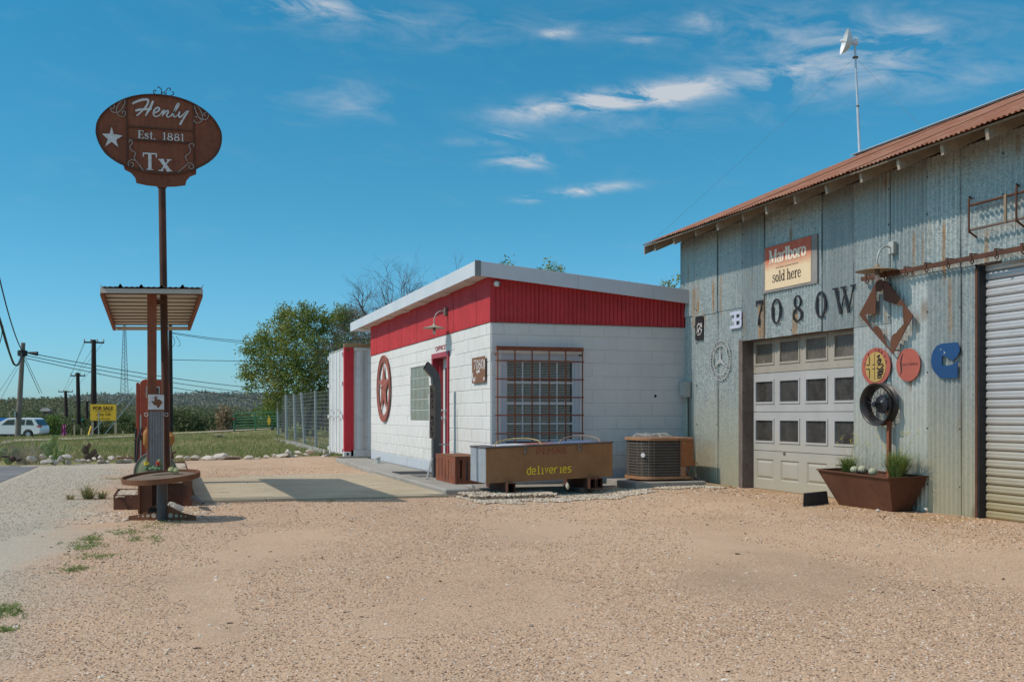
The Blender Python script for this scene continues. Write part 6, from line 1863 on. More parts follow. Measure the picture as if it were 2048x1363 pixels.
# ------------------------------------------------------------------ cactus bed and grass on the border
def pad_plant(base, specs, mat, label):
    t = thing('prickly_pear', base, label, 'cactus')
    for (dx, dz, w, h, tilt, rz) in specs:
        m = MB()
        c = Vector(base) + Vector((dx * CP, -dx * SP, dz))
        n_ = 14; ax = Vector((math.sin(tilt), 0, math.cos(tilt))); sd = Vector((math.cos(tilt) * math.cos(rz), math.sin(rz), -math.sin(tilt))).normalized(); th = sd.cross(ax).normalized()
        ring1 = [(c + sd * w * math.cos(a) * (1 - .18 * math.sin(a) * -1 * .5) + ax * h * math.sin(a)) for a in [2 * math.pi * i / n_ for i in range(n_)]]
        ctr = [c + th * .018, c - th * .018]
        rin = [[q.lerp(c, .25) + th * s_ * .018 for q in ring1] for s_ in (1, -1)]
        V = ring1 + rin[0] + rin[1] + [c + th * .022, c - th * .022]
        Fc = []
        for i in range(n_):
            j = (i + 1) % n_
            Fc += [(i, j, n_ + j, n_ + i), (n_ + i, n_ + j, 3 * n_), (j, i, 2 * n_ + i, 2 * n_ + j), (2 * n_ + j, 2 * n_ + i, 3 * n_ + 1)]
        m.add(V, Fc); m.build('pad', M[mat], t, smooth=True)
P0 = lambda px: g3(px, border_t(px) + .5)
pad_plant(P0(108), [(0, .10, .10, .13, .0, .2), (-.12, .28, .10, .13, -.4, .5), (.05, .33, .07, .14, .05, 1.2), (-.05, .47, .10, .12, -.1, .1), (.16, .20, .09, .11, .6, .4), (-.22, .40, .09, .10, -.6, .3), (.03, .60, .08, .08, .3, .8), (.24, .36, .05, .11, .2, 1.1)], 'pad_green', 'tall green prickly pear behind the border rocks on the left')
pad_plant(P0(131), [(0, .09, .08, .12, .0, .4), (.04, .28, .05, .11, .1, 1.0), (-.07, .24, .05, .08, -.3, .6)], 'cactus_pale', 'pale narrow prickly pear just right of the tall green one')
pad_plant(P0(18), [(0, .12, .11, .13, .1, .2), (.14, .24, .09, .12, .4, .6), (-.16, .26, .13, .11, -.5, .3), (-.3, .18, .12, .1, -.7, .3)], 'pad_green', 'green prickly pear at the left edge of the photo')
pad_plant(P0(178), [(0, .12, .11, .12, .1, .2), (.10, .22, .08, .12, .5, .6), (-.08, .30, .08, .12, -.2, .3), (.2, .12, .10, .08, .9, .3), (.0, .40, .06, .08, .2, .9)], 'pad_brown', 'dead brown prickly pear behind the border rocks')
sb = MB()
r_ = random.Random(8)
base = P0(55)
for _ in range(130):
    a = r_.uniform(0, 6.28); e = base + Vector((math.cos(a) * r_.uniform(.1, .85), math.sin(a) * r_.uniform(.1, .5), r_.uniform(.25, .62)))
    s0 = base + Vector((math.cos(a) * r_.uniform(0, .4), math.sin(a) * .2, 0))
    sb.tube([s0, s0.lerp(e, .5) + Vector((0, 0, .08)), e], [.004, .003, .0015], 3)
M['twig'] = weather('pale_dry_twig', (.30, .25, .20), (.38, .33, .27), 8, .9, 0, 0)
o = sb.build('dry_shrub', M['twig'], None); tag(o, 'leafless grey dry shrub behind the dark rocks on the left', 'shrub')
def blades(name, pts, h, w, mat, label, per=7, seed=2, flop=.45):
    r_ = np.random.default_rng(seed)
    P = np.repeat(np.array([tuple(p_) for p_ in pts], dtype=float), per, axis=0); n_ = len(P)
    P[:, 0] += r_.normal(0, w[1], n_); P[:, 1] += r_.normal(0, w[1], n_)
    a = r_.uniform(0, 6.283, n_); s_ = np.stack([np.cos(a), np.sin(a), 0 * a], 1) * w[0] / 2
    ln = np.stack([r_.normal(0, flop, n_), r_.normal(0, flop, n_), np.ones(n_)], 1) * (h * r_.uniform(.4, 1.1, n_))[:, None]
    V = np.stack([P - s_, P + s_, P + ln], 1).reshape(-1, 3)
    me = arr_mesh(name, V, np.arange(3 * n_).reshape(-1, 3))
    o = link_mesh(name, me, mat); tag(o, label, kind='stuff')
    return o
r_ = random.Random(12)
pts = []
while len(pts) < 5200:
    t = 26 + 34 * r_.random() ** 1.6; px = r_.uniform(-60, 760)
    if t < border_t(px) + .25: continue
    pts.append(g3(px, t) + Vector((0, 0, -.02)))
blades('field_grass', pts, .16, (.022, .10), M['blade_dry'], 'rough dry grass of the field behind the stone border', 5, 3)
pts = [p_ for p_ in pts if mnoise.noise(p_ * .16) > -.05]
blades('field_grass', pts, .12, (.022, .16), M['blade'], 'green grass patches of the field behind the stone border', 5, 4)
def weeds(name, spots, label, h=.05, mat='blade_weed', seed=1, per=60):
    r2 = random.Random(seed); pp = []
    for (px, py, wx, wy) in spots:
        for _ in range(per):
            q = onZ(px + r2.gauss(0, wx), py + r2.gauss(0, wy), -.085); pp.append(Vector((q.x, q.y, hgt(q.x, q.y))))
    return blades(name, pp[::3], h * .6, (.011, .02), M[mat], label, 4, seed, 1.3)
weeds('weeds', [(180, 1085, 22, 5), (165, 1092, 14, 4), (190, 1077, 10, 4)], 'larger patch of low green weeds on the gravel in front of the dish planter', .045, per=110)
weeds('weeds', [(135, 1140, 16, 4), (155, 1137, 12, 3), (180, 1112, 24, 3), (205, 1112, 14, 3)], 'thin weeds on the gravel further left of the weed patch', .04, seed=4)
weeds('weeds', [(250, 1065, 10, 4), (275, 1057, 12, 4), (310, 1052, 14, 5), (310, 1077, 9, 4), (232, 1065, 16, 3), (270, 1078, 8, 3), (345, 1047, 20, 4)], 'weeds sprouting before the perforated steel fin', .05, seed=5, per=50)
weeds('weeds', [(8, 1225, 18, 7), (15, 1218, 14, 5)], 'small green weed patch at the left edge of the photo', .04, seed=6, per=130)
weeds('weeds', [(14, 1258, 10, 3)], 'bluish green weed tuft at the left edge of the photo', .035, seed=7, per=90)
weeds('weeds', [(225, 957, 14, 1.2), (240, 956, 10, 1)], 'thin green line of weeds left of the gas pump', .03, seed=8, per=70)
weeds('weeds', [(1400, 975, 26, 4), (1440, 982, 22, 3), (1480, 980, 16, 4), (1365, 972, 14, 3)], 'sparse weeds along the foot of the barn by the slab', .035, seed=9, per=90)
weeds('weeds', [(380, 1002, 20, 3), (400, 965, 12, 1), (430, 962, 20, 1), (662, 1000, 3, 3)], 'sparse weeds in the pad joint and its edge', .035, seed=10, per=50, mat='blade_dry')
weeds('weeds', [(620, 935, 30, 3), (735, 945, 14, 3), (660, 925, 20, 2), (590, 922, 25, 2)], 'dry weeds scattered near the walk beyond the pad', .03, seed=14, per=40, mat='blade_dry')
tb_ = onZ(176, 998, -.09)
b = Vector((tb_.x, tb_.y, -.09))
grow('grass_tuft', b, 'sprawling dry grass tuft on the gravel left of the brown island', 'plant', (('blades', tuft(tuft(tuft(MB(), b, 120, .24, .30, .007, 3), b + Vector((.18, -.03, 0)), 80, .16, .22, .007, 5), b + Vector((-.22, 0, 0)), 60, .10, .20, .007, 6), M['blade_dry']), ('green_blades', tuft(MB(), b + Vector((.02, 0, 0)), 90, .10, .26, .008, 9), M['blade_weed'])))
# path across the field
pp = [(40, 0), (44.5, 30), (47.5, 150), (52, 250), (60, 370), (67, 460), (73.5, 556), (76, 640)]
V, Fc = [], []
for i, (t, px) in enumerate(pp):
    for s_ in (-1, 1):
        q = g3(px, t + s_ * 2.3); V.append(q + Vector((0, 0, .03)))
for i in range(len(pp) - 1): Fc.append((2 * i, 2 * i + 1, 2 * i + 3, 2 * i + 2))
me = bpy.data.meshes.new('dirt_path'); me.from_pydata([tuple(q) for q in V], [], Fc); o = link_mesh('dirt_path', me, M['dirt_path']); o['kind'] = 'structure'
# ================================================================== pump island
E1, E2 = Vector((CP, -SP, 0)), Vector((SP, CP, 0))      # sideways and away, only used to set things out
def A(px, py, t): return atT(px, py, t)
# dish planter
dt = 11.25
dc0 = A(322, 949, dt)
dishp = thing('dish_planter', (dc0.x, dc0.y, -.09), 'wide rusty dish planter on a dark pipe pedestal in front of the gas pump', 'planter')
tiltax = (Vector((0, 0, 1)) + E1 * -.055 + E2 * -.085).normalized()
RD_ = .405
MB().lathe(dc0, [(.06, -.095), (.10, -.088), (RD_ - .05, -.058), (RD_ - .002, -.052), (RD_, .004), (RD_ - .012, .004), (RD_ - .014, -.03), (RD_ - .11, -.034)], 44, axis=tuple(tiltax)).build('dish', M['rust_orange'], dishp, smooth=True)
MB().lathe(dc0, [(.001, .0), (RD_ * .4, -.002), (RD_ * .75, -.010), (RD_ * .93, -.026)], 30, axis=tuple(tiltax)).build('soil', M['soil'], dishp)
ped = A(324.5, 1040, dt)
MB().tube([(ped.x, ped.y, -.10), (ped.x, ped.y, dc0.z - .085)], .056, 20).build('pedestal', M['duct'], dishp, smooth=True)
fin = FR((ped.x, ped.y, 0), E1, (0, 0, 1), -E2)
for s_ in (-1, 1):
    prof = [(0.05, .26 - .10), (.09, .15), (.14, .12), (.20, .085), (.28, .065), (.36, .052), (.36, .0), (.05, -.01)] if s_ > 0 else [(.05, .17), (.10, .145), (.16, .10), (.24, .065), (.36, .045), (.36, -.012), (.05, .0)]
    P = [(s_ * a, -.085 + b) for a, b in prof]
    MB().prism(P, fin, -.008, .004).build('fin', M['rust_orange'], dishp)
    hl = MB()
    for a, r_ in ((.085, .026), (.145, .018), (.195, .012), (.24, .008)):
        hl.prism(ell(s_ * a * 1.05, -.085 + .058 - a * .06, r_, r_, 14), fin, .0045, .0055)
    hl.build('hole', M['bed_stone'], dishp)
MB().prism(ell(-.10, .0, .055, .06, 20, 10, 190) , fin, .0045, .006).build('hole', M['dark_inside'], dishp)
# plants in the dish
def dishpt(px, py, t=dt): return A(px, py, t)
b = dishpt(302, 938)
yc = thing('flowering_cactus', b, 'small green cactus with yellow bloom at the left of the dish planter', 'cactus')
m = MB()
for (dx, r_, h) in ((-.045, .018, .05), (-.015, .026, .055), (.03, .03, .045), (.065, .026, .035), (.10, .02, .03), (.0, .03, .03)):
    m.lathe(b + E1 * dx + E2 * rnd.uniform(-.03, .03) + Vector((0, 0, -.01)), [(r_ * .8, 0), (r_, h * .5), (r_ * .6, h), (.001, h * 1.1)], 8)
m.build('stems', M['cactus'], yc)
m = MB()
for i in range(14): m.obox(b + E1 * -.05 + Vector((rnd.uniform(-.018, .018), rnd.uniform(-.012, .012), .062 + rnd.uniform(-.012, .014))), (rnd.uniform(-1, 1), rnd.uniform(-1, 1), .6), (1, rnd.random(), 0), (0, .3, 1), .012, .006, .002)
m.build('bloom', M['bloom_yellow'], yc)
b = dishpt(319, 937, dt + .05)
rcx = thing('flowering_cactus', b, 'small upright green cactus with red bloom in the middle of the dish planter', 'cactus')
MB().lathe(b + Vector((0, 0, -.02)), [(.022, 0), (.034, .05), (.033, .09), (.018, .12), (.001, .125)], 12).build('stems', M['cactus'], rcx, smooth=True)
m = MB()
for i in range(16): m.obox(b - E2 * .035 + Vector((rnd.uniform(-.022, .022), rnd.uniform(-.01, .01), .062 + rnd.uniform(-.02, .018))), (rnd.uniform(-1, 1), rnd.uniform(-1, 1), .6), (1, rnd.random(), 0), (0, .3, 1), .012, .007, .002)
m.build('bloom', M['bloom_red'], rcx)
for (px, py, r_, lab) in ((343, 940, .036, 'pale round spiny cactus at the right of the dish planter'), (352, 942, .034, 'pale round spiny cactus at the far right of the dish planter')):
    b = dishpt(px, py)
    cc_ = thing('ball_cactus', b, lab, 'cactus')
    m = MB()
    m.lathe(b, [(r_ * .6, -r_ * .6), (r_, 0), (r_ * .8, r_ * .6), (r_ * .4, r_ * .95), (.001, r_)], 14)
    m.build('body', M['cactus_pale'], cc_, smooth=True)
    sp_ = MB()
    for i in range(70):
        n_ = Vector((rnd.gauss(0, 1), rnd.gauss(0, 1), abs(rnd.gauss(0, 1)))).normalized(); s0 = b + n_ * r_ * .9
        sp_.add([s0 + n_.orthogonal() * .002, s0 - n_.orthogonal() * .002, s0 + n_ * .018], [(0, 1, 2)])
    sp_.build('spines', M['blade_dry'], cc_, kind='stuff')
# steel edged island bed
isl = thing('island_bed', A(300, 1010, 13.0), 'brown steel edged island bed filled with pale crushed stone', 'planter')
def plate(pxa, pxb, yt, yb, t0, depth, name, mat='planter', th=.012):
    a, b = A(pxa, yb, t0), A(pxb, yb, t0); zt_ = EYE + (HY - yt) * t0 / F
    zb_ = -.14
    return MB().add([(a.x, a.y, zb_), (b.x, b.y, zb_), (b.x, b.y, zt_), (a.x, a.y, zt_), (a.x + E2.x * th, a.y + E2.y * th, zb_), (b.x + E2.x * th, b.y + E2.y * th, zb_), (b.x + E2.x * th, b.y + E2.y * th, zt_), (a.x + E2.x * th, a.y + E2.y * th, zt_)], [(0, 1, 2, 3), (4, 7, 6, 5), (3, 2, 6, 7), (0, 3, 7, 4), (1, 5, 6, 2)])
def bedbox(pxa, pxb, yt, t0, ylen, name, X_=None):
    a, b = A(pxa, 1000, t0), A(pxb, 1000, t0)
    zt_ = EYE + (HY - yt) * t0 / F; zb_ = -.16; th = .012
    Yv = Vector((0, ylen, 0))
    mb = MB()
    P = [Vector((a.x, a.y, 0)), Vector((b.x, b.y - .0, 0)), Vector((b.x, b.y, 0)) + Yv, Vector((a.x, a.y, 0)) + Yv]
    c = sum(P, Vector()) / 4
    for i in range(4):
        p_, q = P[i], P[(i + 1) % 4]
        d = (q - p_).normalized(); n_ = Vector((-d.y, d.x, 0))
        MB().add([p_ + Vector((0, 0, zb_)), q + Vector((0, 0, zb_)), q + Vector((0, 0, zt_)), p_ + Vector((0, 0, zt_)), p_ + n_ * th + d * th + Vector((0, 0, zb_)), q + n_ * th - d * th + Vector((0, 0, zb_)), q + n_ * th - d * th + Vector((0, 0, zt_)), p_ + n_ * th + d * th + Vector((0, 0, zt_))], [(0, 1, 2, 3), (4, 7, 6, 5), (3, 2, 6, 7)]).build('edge_plate', M['planter'], isl)
    m = MB(); nx, ny = 8, max(8, int(ylen / .12)); base = []
    for j in range(ny + 1):
        for i in range(nx + 1):
            u_, v_ = i / nx, j / ny
            q = (P[0].lerp(P[1], u_)).lerp(P[3].lerp(P[2], u_), v_)
            q = q.lerp(c, .01)
            m.v.append((q.x, q.y, zt_ - .03 + .035 * mnoise.noise(q * 6) * (1 if 0 < i < nx and 0 < j < ny else 0)))
    for j in range(ny):
        for i in range(nx):
            k = j * (nx + 1) + i; m.f.append((k, k + 1, k + nx + 2, k + nx + 1))
    o = m.build('stone_fill', M['bed_stone'], isl); o['kind'] = 'stuff'
    return P, zt_
Pl, zl = bedbox(227, 277, 989, 12.5, 1.1, 'left')
Pr, zr_ = bedbox(279, 385, 960.5, 13.0, 5.6, 'right')
a = A(276, 1000, 11.95)
MB().box((a.x, a.y, -.12), (a.x + .018, a.y + 1.3, .265)).build('edge_plate', M['rust_orange'], isl)
MB().add([(a.x + .018, a.y + .03, -.12), (a.x + .15, a.y + .02, -.12), (a.x + .15, a.y + .02, .25), (a.x + .018, a.y + .03, .25), (a.x + .018, a.y + .05, -.12), (a.x + .15, a.y + .04, -.12), (a.x + .15, a.y + .04, .25), (a.x + .018, a.y + .05, .25)], [(0, 1, 2, 3), (4, 7, 6, 5), (3, 2, 6, 7), (1, 5, 6, 2)]).build('edge_plate', M['planter'], isl)
def inP(P, sh=.04):
    xs_ = [q.x for q in P]; ys_ = [q.y for q in P]
    return min(xs_) + sh, max(xs_) - sh, min(ys_) + sh, max(ys_) - sh
x0, x1, y0, y1 = inP(Pl)
scatter('island_stone', x0, y0, x1 - x0, y1 - y0, lambda X, Y: True, 2600, .012, .028, M['stone_white'], 41, 'crushed stone in the low left part of the island bed', step=.04, hf=lambda X, Y: zl - .02)
x0, x1, y0, y1 = inP(Pr)
scatter('island_stone', x0, y0, x1 - x0, 2.2, lambda X, Y: True, 1800, .012, .028, M['stone_white'], 43, 'crushed stone in the raised right part of the island bed', step=.04, hf=lambda X, Y: zr_ - .02)
q1 = onZ(250, 1035, -.08); a_isl = 99
scatter('stone_spill', q1.x - .55, q1.y - .45, 1.5, 1.3, lambda X, Y: mnoise.noise(Vector((X * 2.2, Y * 2.2, 1))) > -.05 and not (X > a_isl), 260, .010, .030, M['stone_white'], 45, 'pale stones spilling around the foot of the island', step=.1, lift=.0)
q1 = onZ(390, 1012, -.08)
scatter('stone_spill', q1.x - .35, q1.y - .3, .8, .8, lambda X, Y: mnoise.noise(Vector((X * 2.2, Y * 2.2, 4))) > -.25, 180, .010, .030, M['stone_white'], 46, 'pale stones at the right foot of the island', step=.1, lift=.0)
o = MB().tube([A(388, 996, 12.9), A(400, 1005, 12.5), A(407, 1006, 12.3)], [.045, .03, .012], 8).build('black_scrap', M['black_iron'], None); tag(o, 'black metal scrap lying at the right corner of the island', 'scrap')

# canopy on posts
tn, tf = 13.0, 17.3
can = thing('pump_canopy', A(304, 985, 13.4), 'small corrugated metal canopy on a rusty square post over the pump island', 'canopy')
cn = [A(201, 0, tn), A(405, 0, tn), A(380, 0, tf), A(227, 0, tf)]
zn0 = EYE + (HY - 581) * tn / F; zn1 = EYE + (HY - 583) * tn / F; zf_ = EYE + (HY - 654) * tf / F
C4 = [Vector((cn[0].x, cn[0].y, zn0)), Vector((cn[1].x, cn[1].y, zn1)), Vector((cn[2].x, cn[2].y, zf_)), Vector((cn[3].x, cn[3].y, zf_))]
def cpt(u, v, dz=0): return (C4[0].lerp(C4[1], u)).lerp(C4[3].lerp(C4[2], u), v) + Vector((0, 0, dz))
m = MB(); nx = 76
prof = []
for i in range(nx + 1):
    u = i / nx
    r = (u * 5) % 1.0; r = min(r, 1 - r)
    big = max(0, 1 - r / .085) ** .6 * .042 if r < .085 else 0
    prof.append(big + .004 * math.cos(u * 120))
for v in (-.012, 1.012):
    for i in range(nx + 1): m.v.append(tuple(cpt(-.01 + 1.02 * i / nx, v, .046 + prof[i])))
for i in range(nx): m.f.append((i, i + 1, nx + 2 + i, nx + 1 + i))
m.build('roof_sheet', M['galv_pipe'], can, smooth=False)
m = MB()
for i in range(nx): pass
def beam(u0, v0, u1, v1, w, h, name, mat, z=0.0):
    p_, q = cpt(u0, v0, z), cpt(u1, v1, z); return MB().bar(p_, q, w, h).build(name, M[mat], can)
M['pale_steel'] = weather('pale_painted_steel', (.52, .47, .42), (.45, .40, .35), 7, .6, 0, .0006, 50)
M['under_tan'] = weather('tan_underside_metal', (.56, .50, .42), (.63, .57, .49), 3, .7, 0, .0006, 50)
beam(0, 0, 1, 0, .03, .055, 'front_beam', 'pale_steel', 0.0)
beam(0, 1, 1, 1, .03, .06, 'rear_beam', 'under_tan', -.02)
beam(0.012, .01, 0.012, .99, .04, .08, 'side_beam', 'rust', -.02); beam(.988, .01, .988, .99, .04, .08, 'side_beam', 'rust', -.02)
for i in range(10):
    v = (i + .9) / 10.6
    beam(.03, v, .97, v, .024, .014, 'purlin', 'rust_dark', .012)
m = MB()
m.add([cpt(.0, 0, .032), cpt(1, 0, .032), cpt(1, 1, .032), cpt(0, 1, .032)], [(0, 1, 2, 3)])
m.build('ceiling_sheet', M['under_tan'], can)
sq = A(304, 985, 13.35)
MB().box((sq.x - .056, sq.y - .056, -.1), (sq.x + .056, sq.y + .056, EYE + (HY - 588) * 13.35 / F)).build('post', M['rust'], can, bevel=.006)
sq2 = A(304.5, 985, 16.6)
MB().box((sq2.x - .05, sq2.y - .05, -.1), (sq2.x + .05, sq2.y + .05, cpt(.5, .85).z)).build('post', M['rust'], can)
# oval town sign on its pipe
TS = 13.62
sb0 = A(334.0, 985, TS); st0 = A(323.4, 352, TS)
tsg = thing('town_sign', (sb0.x, sb0.y, -.1), 'rusty oval Henly Tx town sign on a tall leaning pipe above the canopy', 'sign')
lean = (st0 - sb0)
pA = sb0; pM = A(323.9, 374, TS)
MB().tube([(pA.x, pA.y, -.1), pM], .046, 20).build('pole', M['rust_dark'], tsg, smooth=True)
MB().tube([pM - Vector((0, 0, .005)), st0], .047, 20).lathe(pM, [(.047, -.012), (.06, -.010), (.06, .006), (.047, .008)], 18).build('sleeve', M['rust_orange'], tsg, smooth=True)
MB().bar(A(312, 604, 13.45), A(327, 604, 13.6), .05, .07).build('bracket', M['rust_dark'], tsg)
YS = st0.y - .055
FT_ = fY(YS)
def sp(a, b): return onYa(180 + a / 6.196, 170 + b / 6.196, YS)      # traced from the sign face
def spl(pts, k=6, closed=False): return [tuple(v[:2]) for v in catmull([Vector((*sp(a, b), 0)) for a, b in pts], k, closed)]
ov = [(78, 560), (95, 460), (165, 350), (290, 250), (450, 172), (620, 132), (800, 124), (960, 138), (1130, 175), (1290, 240), (1430, 330), (1540, 440), (1610, 560), (1628, 660), (1612, 770), (1560, 870), (1460, 960), (1330, 1030), (1310, 1040)]
lowr = [(1318, 1045), (1316, 1105), (1240, 1135), (1195, 1185), (1182, 1242), (1060, 1258), (880, 1262), (700, 1242), (575, 1215), (560, 1150), (510, 1090), (430, 1048), (412, 992)]
ovl = [(400, 985), (300, 930), (190, 840), (115, 720), (82, 620)]
outl = spl(ov, 4) + [sp(*q) for q in lowr] + spl(ovl, 4)[:-1]
board = MB().prism(outl, FT_, -.012, 0).build('board', M['rust'], tsg)
rimp = spl(ov[:-1] + [(1290, 1050), (1110, 1095), (900, 1104), (700, 1080), (500, 1020)] + ovl, 5, True)
w3 = onYa(181, 170, YS)[0] - onYa(180, 170, YS)[0]
MB().stroke(rimp, .016, FT_, .0005, .022, closed=True).build('rim', M['rust_dark'], tsg)
br_ = MB()
for k_, (p_, q) in enumerate((((455, 180), (465, 1010)), ((1282, 245), (1298, 1045)), ((465, 515), (1285, 575)), ((468, 680), (1290, 728)))):
    br_.stroke([sp(*p_), sp(*q)], .014, FT_, .0006, .014 + .001 * k_)
br_.build('divider', M['rust_dark'], tsg)
hen = [[(528, 238), (560, 215), (640, 188), (705, 182), (722, 205), (700, 262), (640, 330), (578, 382)],
       [(782, 200), (748, 280), (712, 340), (688, 385)], [(562, 322), (620, 308), (700, 302), (765, 300)],
       [(790, 352), (838, 330), (862, 300), (838, 282), (802, 308), (785, 358), (808, 392), (850, 384), (885, 352)],
       [(885, 352), (905, 325), (922, 322), (905, 360), (892, 392)], [(900, 378), (935, 335), (965, 322), (968, 345), (950, 380), (968, 402), (1000, 385)],
       [(1000, 388), (1052, 328), (1094, 262), (1100, 236), (1080, 246), (1048, 318), (1034, 372), (1044, 398), (1078, 382), (1112, 335)],
       [(1112, 332), (1100, 378), (1112, 402), (1145, 380), (1200, 325)], [(1222, 322), (1190, 370), (1150, 430), (1115, 495)]]
m = MB()
for k_, s_ in enumerate(hen):
    P = spl(s_, 6); n_ = len(P)
    wd = .021 if k_ > 2 else .030
    ws = [wd * (.55 + .45 * math.sin(math.pi * min(1, i / n_ + .15))) for i in range(n_)]
    if k_ == 8: ws = [.016 + .012 * i / n_ for i in range(n_)]
    m.stroke(P, ws, FT_, .001, .008 + .0004 * k_)
m.build('script_lettering', M['white_letter'], tsg)
# level-to-plane boxes for the serif words
def word(s, pa, pb, pc, gap=.04, wide=1.0):      # pa bottom-left, pb bottom-right, pc top-left
    a, b, c = sp(*pa), sp(*pb), sp(*pc)
    f2 = FR(FT_.p(a[0], a[1], 0), FT_.u * (b[0] - a[0]) + FT_.v * (b[1] - a[1]), (0, 0, 1), FT_.n)
    L = math.hypot(b[0] - a[0], b[1] - a[1])
    glyphs(MB(), s, f2, 0, L, 0, c[1] - a[1], .001, .006, wide=wide, gap=gap).build('lettering', M['white_letter'], tsg)
word('Est.', (592, 660), (818, 680), (592, 562)); word('1881', (898, 682), (1170, 702), (900, 590), gap=.06, wide=.9)
word('T', (645, 1050), (838, 1060), (645, 838)); word('x', (845, 1066), (1015, 1072), (845, 845), wide=1.15)
stp = [(268, 520), (292, 608), (405, 630), (322, 682), (352, 772), (270, 705), (190, 762), (222, 672), (148, 605), (245, 605)]
MB().prism([sp(*q) for q in stp], FT_, .001, .006).build('star', M['white_letter'], tsg)
for pts in ([(270, 262), (300, 258), (300, 285), (262, 295), (250, 270), (262, 320), (310, 348), (370, 330), (420, 260), (435, 200), (410, 190), (350, 250), (328, 320), (352, 378), (410, 398), (440, 360), (425, 325), (398, 340), (410, 358)],
            [(1295, 262), (1310, 330), (1360, 420), (1395, 440), (1392, 380), (1360, 300), (1320, 262)], [(1288, 430), (1300, 462), (1350, 475), (1395, 430), (1345, 410)], [(1395, 430), (1440, 432), (1468, 390), (1455, 352), (1420, 350), (1412, 375), (1432, 380)], [(1290, 400), (1318, 398), (1322, 415)],
            [(480, 718), (495, 700), (485, 688), (520, 690), (522, 730), (495, 770), (515, 815), (560, 840), (562, 870), (548, 900), (568, 942)], [(568, 942), (520, 930), (480, 955), (478, 1000), (515, 1020), (540, 990), (525, 965), (500, 975)], [(568, 942), (610, 990), (662, 1065)],
            [(1282, 770), (1285, 740), (1250, 732), (1225, 755), (1245, 800), (1235, 845), (1190, 880), (1185, 905), (1208, 945)], [(1190, 1000), (1225, 970), (1270, 985), (1285, 1025), (1250, 1042), (1222, 1015), (1245, 995)], [(1200, 990), (1150, 1035), (1090, 1085)]):
    P = spl(pts, 5)
    MB().tube([FT_.p(a, b, .014) for a, b in P], .0065, 6).build('scroll', M['scroll'], tsg, smooth=True)
for pts in ([(820, 118), (790, 98), (788, 68), (815, 68), (812, 82)], [(880, 108), (885, 60), (850, 22), (835, 38)], [(885, 112), (900, 92), (920, 92), (930, 115)], [(945, 118), (940, 75), (970, 38), (995, 45), (990, 70)], [(1000, 132), (1035, 115), (1035, 90), (1012, 85)]):
    MB().tube([FT_.p(a, b, -.006) for a, b in spl(pts, 5)], .006, 6).build('scroll', M['scroll_dark'], tsg, smooth=True)

# ribbed panel with Texas plate standing before the post
tp = 13.1
rp = thing('ribbed_panel', A(312, 1004, tp), 'upright ribbed grey metal panel topped by a white plate with Texas outline', 'panel')
a0 = A(297.5, 0, tp); a1 = onY(327.5, 0, a0.y)
fr = FR((a0.x, a0.y, 0), (1, 0, 0), (0, 0, 1), (0, -1, 0))
L = (Vector((a1.x, a1.y, 0)) - Vector((a0.x, a0.y, 0))).length
zt_, zb_ = EYE + (HY - 822) * tp / F, -.08
M['ribbed'] = weather('dull_ribbed_tin', (.36, .34, .335), (.44, .42, .41), 6, .6, .1, .0008, 60, c3=(.25, .21, .19))
v, f = corr_pts(L, zb_, zt_, L / 9.5, .009, FR(fr.p(0, 0, 0), fr.u, fr.v, fr.n), .012, 8)
MB().add(v, f).build('ribbed_sheet', M['ribbed'], rp, smooth=True)
MB().prism([(0, zb_), (L, zb_), (L, zt_), (0, zt_)], fr, -.03, 0).build('backing', M['ribbed'], rp)
zq0, zq1 = EYE + (HY - 819) * tp / F, EYE + (HY - 788) * tp / F
MB().prism([(-.004, zq0), (L + .004, zq0), (L + .004, zq1), (-.004, zq1)], fr, -.03, .02).build('plate', M['white_letter'], rp, bevel=.003)
MB().prism([(-.006, zq0 - .014), (L + .006, zq0 - .014), (L + .006, zq0), (-.006, zq0)], fr, -.03, .024).build('trim', M['rust_orange'], rp)
MB().prism([(-.006, zq1), (L + .006, zq1), (L + .006, zq1 + .008), (-.006, zq1 + .008)], fr, -.03, .024).build('trim', M['rust_orange'], rp)
tx = [(380, 350), (440, 352), (445, 400), (510, 405), (545, 440), (540, 510), (490, 560), (460, 640), (430, 600), (400, 580), (350, 570), (290, 480), (380, 480)]
tx = [(.34, .95), (.52, .95), (.52, .74), (.66, .72), (.84, .66), (.95, .58), (.97, .38), (.84, .25), (.72, .10), (.62, .02), (.54, .14), (.46, .28), (.36, .22), (.28, .28), (.20, .40), (.08, .52), (.10, .56), (.34, .56)]
w_, h_ = L * .78, (zq1 - zq0) * .82
MB().prism([(L * .12 + a * w_, zq0 + (zq1 - zq0) * .09 + b * h_) for a, b in tx], fr, .0205, .023).build('texas_outline', M['rust_orange'], rp)
for s_ in (-.03, L + .03):
    q = fr.p(s_, zq0 - .06, 0)
    MB().tube([q + E1 * .022 * math.cos(R(a)) + Vector((0, 0, .022 * math.sin(R(a)))) for a in range(0, 360, 30)], .005, 6, closed=True).build('ring', M['pale_steel'], rp, smooth=True)

